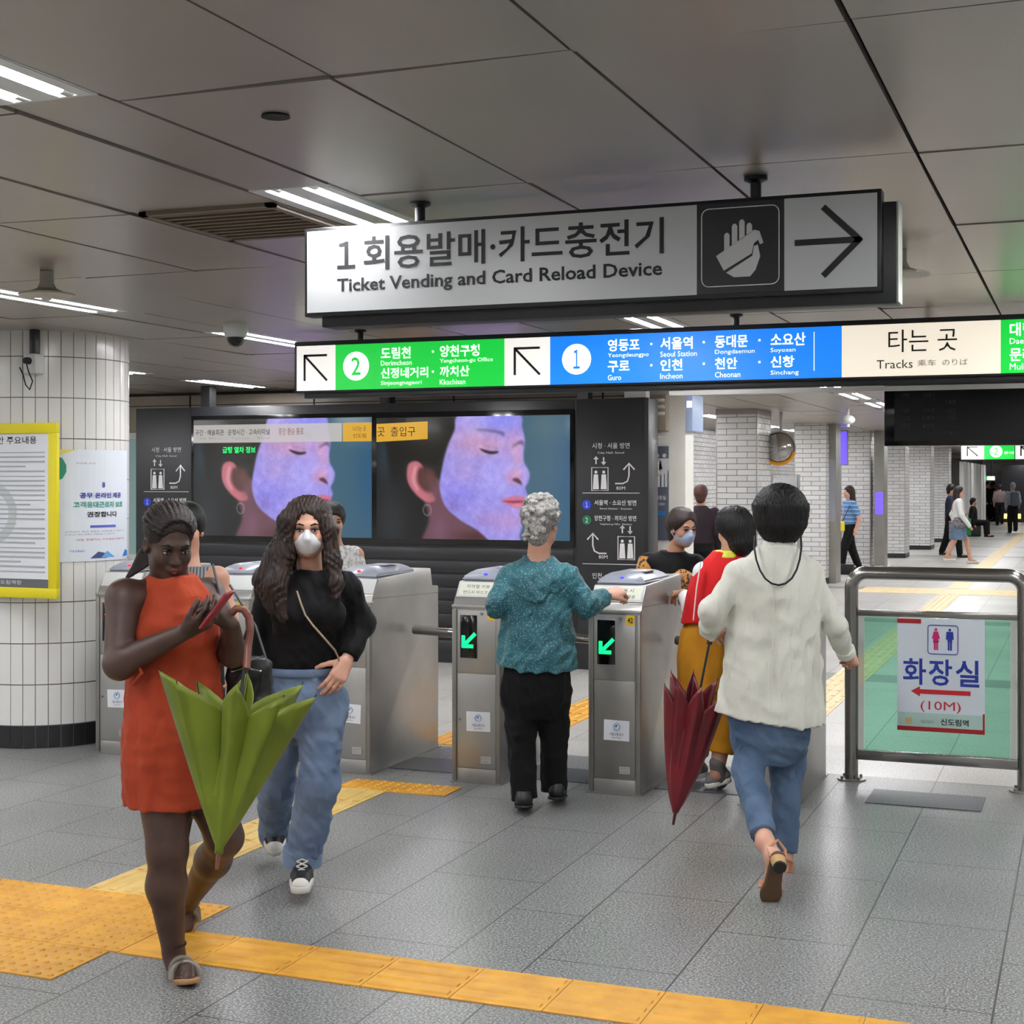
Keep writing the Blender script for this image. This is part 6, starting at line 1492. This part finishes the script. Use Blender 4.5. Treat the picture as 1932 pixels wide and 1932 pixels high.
ca3 = hc.copy(); h.disp(lambda Q: (.003 * np.sin(46 * np.arctan2(Q[..., 0] - ca3[0], Q[..., 1] - ca3[1]) + 3 * np.sin(Q[..., 2] * 40))).astype(np.float32)); P.part('hair', h, M['hairblack'])
a = S(); a.sweep([gq(-.07, .03, .11), gq(-.02, .02, .138), gq(.04, .01, .132), gq(.08, -.01, .10)], .006, seg=6); a.obj('hair_highlight', mat('grey_highlight', (150, 145, 140), .3), P.root)  # grey highlight on the crown, modelled as a thin strip over the hair
s = Soft(.0065, .02); s.box(P(1384, 1160, -.14), (.06, .04, .15), rnd=.035); soft_obj('backpack', s, mat('dark_blue_bag', (34, 36, 46), .6), P.root)

# ------------------------------------------------------------------ person with leopard trim behind the gates
P = Person('person in black top with leopard print cuffs and pale blue mask behind the gate', 'person', 1272, 9.05)
b = Soft(.006, .03); hc = P(1288, 998, .0); R, g = add_head(b, hc, (.45, -.88, -.15), sc=.93, neck=P(1272, 1046, .05), rneck=.048)
b.cap(P(1225, 1062, .05), P(1312, 1062, .05), .045, k=.04); b.ell(P(1268, 1110, .05), (.13, .09, .18)); b.ell(P(1268, 1220, .06), (.14, .10, .12)); b.chain([P(1222, 1064, .05), P(1214, 1125, .05), P(1228, 1150, -.10)], [.045, .04, .026]); b.chain([P(1314, 1064, .05), P(1322, 1110, -.08), P(1280, 1088, -.26)], [.045, .04, .026])
b.chain([P(1252, 1260, .06), P(1252, 1350, .06), P(1252, 1430, .08)], [.08, .055, .035]); b.chain([P(1284, 1260, .06), P(1286, 1350, .06), P(1286, 1430, .08)], [.08, .055, .035])
add_hand(b, P(1280, 1088, -.26), (-.9, -.35, -.1), (0, .3, -1), curl=(.3, .3, .2)); add_hand(b, P(1228, 1150, -.10), (.3, -.8, -.2), (0, 0, -1), curl=(.4, .4, .3)); P.part('body', b, M['skin_t'])
lv = lambda px, py, w, dp, y=.05: (lambda p: (p[2], p[0], p[1], w, dp))(P(px, py, y))
s = Soft(.0065, .03); s.loft([lv(1268, 1230, .165, .12), lv(1268, 1150, .16, .12), lv(1268, 1085, .165, .11), lv(1270, 1060, .13, .09), lv(1271, 1040, .062, .062)]); s.cap(P(1225, 1062, .05), P(1312, 1062, .05), .058, k=.04); s.chain([P(1222, 1064, .05), P(1214, 1125, .05), P(1224, 1144, -.05)], [.058, .055, .045]); s.chain([P(1314, 1064, .05), P(1322, 1110, -.08), P(1300, 1099, -.18)], [.058, .056, .05]); s.fold(.004, 22, 71); P.part('top', s, M['fabblack'])
leo = dots('leopard_print', (196, 140, 60), (178, 120, 46), (30, 22, 18), 55, .42)
q = Soft(.0055, .01); q.cap(P(1303, 1101, -.16), P(1284, 1090, -.245), .060, .056, flat=(1, 1)); P.part('leopard_cuff', q, leo); q = Soft(.0055, .01); q.cap(P(1216, 1085, .03), P(1221, 1052, .05), .062, .050, flat=(1, 1)); P.part('leopard_shoulder', q, leo)
q = Soft(.0055, .01); q.cap(P(1222, 1140, -.04), P(1227, 1149, -.09), .052, .05, flat=(1, 1)); P.part('leopard_cuff', q, leo)
s = Soft(.0065, .03); s.loft([lv(1268, 1280, .16, .12), lv(1268, 1220, .155, .115)]); s.chain([P(1252, 1260, .06), P(1252, 1350, .06), P(1252, 1425, .08)], [.09, .07, .06], flat=(0, 1)); s.chain([P(1284, 1260, .06), P(1286, 1350, .06), P(1286, 1425, .08)], [.09, .07, .06], flat=(0, 1)); P.part('trousers', s, M['fabblack'])
for x in (1252, 1286): shoe(P, P(x, 1416, .10), P(x + 3, 1424, -.12), M['shoeblack'], M['soleblack'], wd=.044)
h = Soft(.006, .02); gq = lambda x, y, z: np.array(hc) + R @ (V_(x, y, z) * .93); h.ell(gq(0, -.018, .048), (.088, .096, .088), R, k=0); h.cap(gq(0, -.05, .0), gq(0, -.05, -.06), .075, .06, k=.03); h.ell(gq(0, .092, -.035), (.068, .085, .10), R, k=.012, op='sub'); h.fold(.003, 90, 6, (1, 1, .3)); P.part('hair', h, M['hairbrown'])
face_parts(P.root, R, g, hc, .93, None, mask=True); face_mask(P.root, R, g, .93, mat('blue_mask', (170, 186, 214), .7))

# ------------------------------------------------------------------ two people half hidden behind the front pair
P = Person('person in a white patterned top half hidden behind the woman in black', 'person', 640, 9.65)
b = Soft(.006, .03); hc = P(626, 985, .0); R, g = add_head(b, hc, (.35, -.93, -.1), sc=.93, neck=P(634, 1036, .03), rneck=.048)
b.cap(P(598, 1046, .05), P(672, 1046, .05), .045, k=.04); b.ell(P(636, 1100, .05), (.12, .09, .17)); b.ell(P(636, 1200, .05), (.13, .10, .12)); b.chain([P(672, 1048, .05), P(684, 1110, .05), P(650, 1150, -.1)], [.045, .04, .026]); b.chain([P(598, 1048, .05), P(590, 1110, .05), P(600, 1160, -.1)], [.045, .04, .026])
b.chain([P(622, 1250, .05), P(622, 1340, .05), P(622, 1425, .07)], [.08, .055, .035]); b.chain([P(652, 1250, .05), P(652, 1340, .05), P(652, 1425, .07)], [.08, .055, .035]); add_hand(b, P(650, 1150, -.1), (-.6, -.6, 0), (0, 0, -1)); add_hand(b, P(600, 1160, -.1), (.6, -.6, 0), (0, 0, -1)); P.part('body', b, M['skin_t'])
lv = lambda px, py, w, dp, y=.05: (lambda p: (p[2], p[0], p[1], w, dp))(P(px, py, y))
wp = noisy('white_lace_print', (226, 226, 224), (176, 174, 172), 46, .7, .15, 120, sheen=.2, lo=.45, hi=.6)
s = Soft(.0065, .03); s.loft([lv(636, 1215, .155, .12), lv(636, 1130, .15, .12), lv(636, 1070, .15, .11), lv(635, 1044, .12, .085), lv(634, 1030, .06, .06)]); s.chain([P(668, 1048, .05), P(684, 1110, .05), P(660, 1140, -.07)], [.062, .060, .045]); s.chain([P(600, 1048, .05), P(590, 1110, .05), P(598, 1150, -.07)], [.062, .06, .045]); s.fold(.004, 22, 81); P.part('blouse', s, wp)
s = Soft(.0065, .03); s.loft([lv(636, 1270, .155, .12), lv(636, 1205, .15, .115)]); s.chain([P(622, 1250, .05), P(622, 1340, .05), P(622, 1420, .07)], [.088, .07, .06], flat=(0, 1)); s.chain([P(652, 1250, .05), P(652, 1340, .05), P(652, 1420, .07)], [.088, .07, .06], flat=(0, 1)); P.part('trousers', s, M['fabblack'])
for x in (622, 652): shoe(P, P(x, 1413, .09), P(x, 1425, -.12), M['shoeblack'], M['soleblack'], wd=.044)
h = Soft(.006, .02); gq = lambda x, y, z: np.array(hc) + R @ (V_(x, y, z) * .93); h.ell(gq(0, -.016, .046), (.092, .098, .092), R, k=0); h.cap(gq(0, -.05, .0), gq(0, -.05, -.06), .08, .065, k=.03); h.ell(gq(0, .10, -.045), (.066, .08, .10), R, k=.012, op='sub'); h.fold(.003, 90, 7, (1, 1, .3)); P.part('hair', h, M['hairblack'])
face_parts(P.root, R, g, hc, .93, mat('rose_lips', (176, 96, 90), .4))
P = Person('person in a grey striped tank top, mostly hidden behind the woman in orange', 'person', 362, 6.55)
b = Soft(.006, .03); hc = P(352, 1000, .05); R, g = add_head(b, hc, (.1, -1, -.1), sc=.90, neck=P(356, 1062, .05), rneck=.046)
shL = P(410, 1090, .02); b.cap(P(312, 1090, .02), shL, .046, k=.04); b.ell(P(362, 1150, .05), (.11, .08, .16)); b.ell(P(360, 1250, .05), (.13, .10, .12)); b.chain([shL, P(430, 1160, .03), P(446, 1222, -.02), P(446, 1255, -.05)], [.046, .040, .036, .028]); b.chain([P(312, 1090, .02), P(305, 1170, .05), P(312, 1240, 0)], [.046, .04, .028])
b.chain([P(342, 1300, .05), P(330, 1430, .05), P(318, 1590, .07)], [.075, .05, .034]); b.chain([P(380, 1300, .05), P(360, 1430, .05), P(334, 1590, .09)], [.075, .05, .034]); add_hand(b, P(446, 1255, -.05), (0, -.2, -1), (-1, 0, 0)); add_hand(b, P(312, 1240, 0), (0, -.2, -1), (1, 0, 0)); P.part('body', b, M['skin_l'])
lv = lambda px, py, w, dp, y=.05: (lambda p: (p[2], p[0], p[1], w, dp))(P(px, py, y))
gst = mat('grey_stripe_knit', (126, 130, 134), .8); t_, p_ = nt(gst); wv = node(t_, 'ShaderNodeTexWave', Scale=22, Distortion=.4); wv.bands_direction = 'X'; t_.links.new(objco(t_), wv.inputs['Vector']); t_.links.new(ramp(t_, wv.outputs['Fac'], [(.3, srgb(84, 88, 94)), (.6, srgb(150, 154, 158))]), p_.inputs['Base Color'])
s = Soft(.0065, .03); s.loft([lv(361, 1260, .145, .115), lv(362, 1170, .135, .11), lv(366, 1110, .128, .10), lv(372, 1085, .105, .09), lv(376, 1068, .075, .075)]); P.part('tank_top', s, gst)
s = Soft(.0065, .03); s.loft([lv(361, 1320, .15, .12), lv(361, 1250, .145, .115)]); s.chain([P(342, 1300, .05), P(330, 1430, .05), P(318, 1585, .07)], [.085, .062, .045], flat=(0, 1)); s.chain([P(380, 1300, .05), P(360, 1430, .05), P(334, 1585, .09)], [.085, .062, .05], flat=(0, 1)); P.part('trousers', s, M['fabblack'])
for x in (316, 334): shoe(P, P(x, 1602, .1), P(x, 1618, -.1), M['shoeblack'], M['soleblack'], wd=.042)
h = Soft(.006, .02); gq = lambda x, y, z: np.array(hc) + R @ (V_(x, y, z) * .90); h.ell(gq(0, -.016, .046), (.086, .094, .088), R, k=0); h.cap(gq(0, -.05, .0), gq(0, -.05, -.05), .07, .055, k=.03); h.ell(gq(0, .10, -.045), (.066, .08, .10), R, k=.012, op='sub'); P.part('hair', h, M['hairblack'])
face_parts(P.root, R, g, hc, .90, mat('pale_lips', (176, 100, 92), .4))

# ------------------------------------------------------------------ people far down the station
def far_person(label, px, py, d, hgt, heading, stride, top_m, leg_m, hair_m, skin_m, hair='short', skirt=None, arms=(0, 0), res=.014, sleeves=True, lean=0, bare=False, sit=False):
    """py: photograph row of the feet; heading: 0 towards the camera, 90 to the right of the photo"""
    P = Person(label, 'person', px, d); k = hgt / 1.62; a = math.radians(heading); f = V_(math.sin(a), -math.cos(a), 0); r = V_(-f[1], f[0], 0)
    Q = lambda x, y, z: r * x * k + f * (y * k + lean * z) + V_(0, 0, z * k)
    b = Soft(res, .03); hc = Q(0, .02, 1.50); R, g = add_head(b, hc, f + V_(0, 0, -.05), sc=.94 * k, neck=Q(0, .0, 1.34), rneck=.05)
    zt = -.42 if sit else 0
    Q0 = Q; Q = (lambda x, y, z: Q0(x, y, z) + V_(0, 0, zt * k)) if sit else Q0
    if sit: b = Soft(res, .03); hc = Q(0, .02, 1.50); R, g = add_head(b, hc, f, sc=.94 * k, neck=Q(0, 0, 1.34), rneck=.05)
    b.cap(Q(-.15, 0, 1.29), Q(.15, 0, 1.29), .045, k=.04); b.ell(Q(0, 0, 1.15), (.13, .095, .18)); b.ell(Q(0, 0, .90), (.14, .105, .11))
    st = stride
    if sit: legs = [(Q(x * .08, 0, .86), Q(x * .10, .40, .86), Q(x * .10, .42, .50)) for x in (-1, 1)]
    else: legs = [(Q(x * .08, 0, .86), Q(x * .08, x * st * .55 + .04, .47), Q(x * .07, x * st, .09 + (.05 if x < 0 else 0))) for x in (-1, 1)]
    for A_ in legs: b.chain(A_, [.08, .052, .036], k=.03); b.cap(A_[2], A_[2] + f * .14 * k - V_(0, 0, .045), .034, .028)
    ar = [(Q(x * .17, 0, 1.29), Q(x * .22, -x * st * .35 - .03 + arms[(x + 1) // 2] * .05, 1.02), Q(x * .20, -x * st * .55 + .08 + arms[(x + 1) // 2] * .22, .80 + arms[(x + 1) // 2] * .25)) for x in (-1, 1)]
    for A_ in ar: b.chain(A_, [.045, .038, .027], k=.02); b.cap(A_[2], A_[2] + (A_[2] - A_[1]) * .34, .028, .022)
    P.part('body', b, skin_m)
    s = Soft(res, .03); L = lambda z, w_, dp: (lambda p: (p[2], p[0], p[1], w_ * k, dp * k))(Q(0, 0, z)); s.loft([L(.90, .165, .13), L(1.05, .155, .125), L(1.2, .168, .125), L(1.31, .14, .10), L(1.37, .065, .065)], yaw=a)
    for A_ in ar:
        e = A_[2] if sleeves == 2 else A_[0] + (A_[1] - A_[0]) * .62; s.chain([A_[0], A_[1], A_[2]] if sleeves == 2 else [A_[0], e], [.062, .055, .042] if sleeves == 2 else [.062, .062], k=.03)
    P.part('top', s, top_m)
    if skirt: s = Soft(res, .03); s.loft([L(.50, .20, .17), L(.7, .19, .16), L(.95, .15, .125)], yaw=a, n=6, amp=(.06, 0)); P.part('skirt', s, skirt)
    if not bare:
        s = Soft(res, .03); s.loft([L(.80, .16, .13), L(.93, .155, .125)], yaw=a) if not skirt else None
        for A_ in legs: s.chain(A_, [.095, .078, .066], k=.02)
        P.part('trousers', s, leg_m)
    for A_ in legs:
        s = Soft(res * .8, .01); h0 = A_[2] - V_(0, 0, .055); s.cap(h0 - f * .03, h0 + f * .16 * k, .038, .033); s.cut(h0 - V_(0, 0, .033), (0, 0, -1)); P.part('shoe', s, M['shoeblack'] if not bare else M['solewhite'])
    gq = lambda x, y, z: np.array(hc) + R @ (V_(x, y, z) * .94 * k); h = Soft(res * .8, .02); h.ell(gq(0, -.018, .05), (.09 * k, .098 * k, .09 * k), R, k=0); h.cap(gq(0, -.05, 0), gq(0, -.055, -.05 if hair == 'short' else -.24), .078, .062 if hair == 'short' else .07, k=.03); h.ell(gq(0, .10, -.045), (.066, .08, .105), R, k=.012, op='sub'); P.part('hair', h, hair_m)
    return P, ar, legs, Q, f, r
bs_ = mat('blue_stripe_knit', (90, 132, 176), .8); t_, p_ = nt(bs_); sp_ = node(t_, 'ShaderNodeSeparateXYZ'); t_.links.new(objco(t_), sp_.inputs[0]); fr_ = math_(t_, 'LESS_THAN', math_(t_, 'FRACT', math_(t_, 'MULTIPLY', sp_.outputs[2], 14.0)), .2); t_.links.new(mix(t_, fr_, srgb(82, 124, 172), srgb(168, 196, 216)), p_.inputs['Base Color'])
P, ar, *_ = far_person('person in a blue striped top with a small yellow bag, walking left past the pillars', 1603, 1078, 26.6, 1.56, -80, .20, bs_, M['fabblack'], M['hairbrown'], M['skin_l'], 'long', res=.011)
v = P.root.matrix_basis @ Vector((-.17, -.14, .84)); t = thing('handbag', 'small yellow shoulder bag carried by the woman in the blue striped top', 'handbag', v, YAW)
s = Soft(.008, .02); s.box((0, 0, 0), (.045, .05, .095), rnd=.03); soft_obj('pouch', s, mat('yellow_leather', (226, 204, 40), .5), t); a = S(); a.sweep([(0, -.02, .08), (.10, -.03, .30), (.20, .02, .50)], .008, seg=6); a.obj('strap', mat('navy_strap', (50, 60, 90), .6), t)
P, ar, *_ = far_person('person in a white blouse and blue grey skirt walking right with a green bag', 1808, 1065, 29.6, 1.55, 75, .24, M['white'], M['fabblack'], hairm('dark_hair', (34, 28, 28), (50, 42, 40)), M['skin_l'], 'long', skirt=denim('greyblue_skirt', (118, 136, 160), (90, 110, 136)), bare=True, sleeves=2, res=.012)
v = P.root.matrix_basis @ Vector((.19, .05, .78)); t = thing('shopping_bag', 'green shopping bag carried by the person in the white blouse', 'bag', v, YAW); S().box(-.07, .07, -.05, .05, -.22, .12, .01).obj('bag_body', mat('green_paper', (20, 116, 62), .6), t); a = S(); a.sweep([(-.04, 0, .12), (-.02, 0, .22), (.02, 0, .22), (.04, 0, .12)], .006, seg=6); a.obj('handle', M['rubber'], t)
v = P.root.matrix_basis @ Vector((-.02, -.16, .82)); t = thing('shoulder_bag', 'grey printed bag at the hip of the person in the white blouse', 'bag', v, YAW); s = Soft(.01, .02); s.box((0, 0, 0), (.12, .05, .11), rnd=.04); soft_obj('bag_body', s, noisy('grey_print', (150, 148, 152), (60, 60, 70), 24, .7), t)
P, *_ = far_person('person in dark clothes just left of the white blouse, with a bag of grey print', 1794, 1050, 32.0, 1.58, 60, .18, cloth('navy_cloth', (34, 38, 58)), M['fabblack'], M['hairblack'], M['skin_t'], 'short', sleeves=2, res=.014)
v = P.root.matrix_basis @ Vector((.0, -.22, .62)); t = thing('tote_bag', 'grey patterned tote bag of the person in dark clothes', 'bag', v, YAW); S().box(-.10, .10, -.05, .05, -.22, .18, .02).obj('bag_body', noisy('grey_check', (170, 168, 170), (84, 84, 90), 20, .7), t)
far_person('seated person in black by the wall beyond the white blouse', 1836, 1002, 44, 1.55, 60, .0, M['fabblack'], M['fabblack'], M['hairblack'], M['skin_t'], sleeves=2, res=.018, sit=True)
o = S().box(-.25, .25, -.2, .2, 0, .40, .02).obj('bench', M['black']); p_ = FW * 44.2 + RT * ((1834 - 966) / FPX * 44.2); o.location = (p_.x, p_.y, 0); tag(o, 'dark seat under the seated person by the corridor wall', 'seat')
P, *_ = far_person('far person in a taupe top and black trousers walking away', 1886, 991, 55, 1.55, 170, .10, cloth('taupe_cloth', (134, 118, 116)), M['fabblack'], M['hairblack'], M['skin_t'], sleeves=2, res=.018)
P, *_ = far_person('far person in a grey top and black trousers with a backpack walking away', 1911, 1006, 47, 1.60, 180, .06, cloth('bluegrey_cloth', (150, 158, 170)), M['fabblack'], hairm('ash_hair', (120, 116, 114), (160, 156, 152)), M['skin_t'], sleeves=2, res=.018)
s = Soft(.018, .03); s.box((0.0, -.17, 1.08), (.13, .07, .22), rnd=.06); soft_obj('backpack', s, mat('slate_pack', (72, 78, 86), .7), P.root)
for px, d, lab, c in ((1851, 59, 'far person in black standing leftmost by the dark shop front', (26, 26, 28)), (1862, 60.5, 'far person in black standing in the middle before the dark shop front', (34, 32, 34)), (1873, 61.5, 'far person in charcoal standing rightmost before the dark shop front', (52, 50, 52))):
    far_person(lab, px, 985, d, 1.62, 20 + px % 40, .05, cloth('dark_coat', c), M['fabblack'], M['hairblack'], M['skin_t'], sleeves=2, res=.022)
far_person('person in dark clothes standing just left of the nearest tiled pillar', 1322, 1150, 18.0, 1.60, 170, .05, cloth('dark_plum_cloth', (44, 34, 40)), M['fabblack'], hairm('chestnut_hair', (62, 36, 32), (84, 52, 46)), M['skin_t'], sleeves=2, res=.011)
far_person('person in black half hidden between pillar and blue striped woman', 1581, 1070, 30.5, 1.60, -60, .05, M['fabblack'], M['fabblack'], M['hairblack'], M['skin_t'], sleeves=2, res=.016)
bpy.data.scenes.remove(_ts)
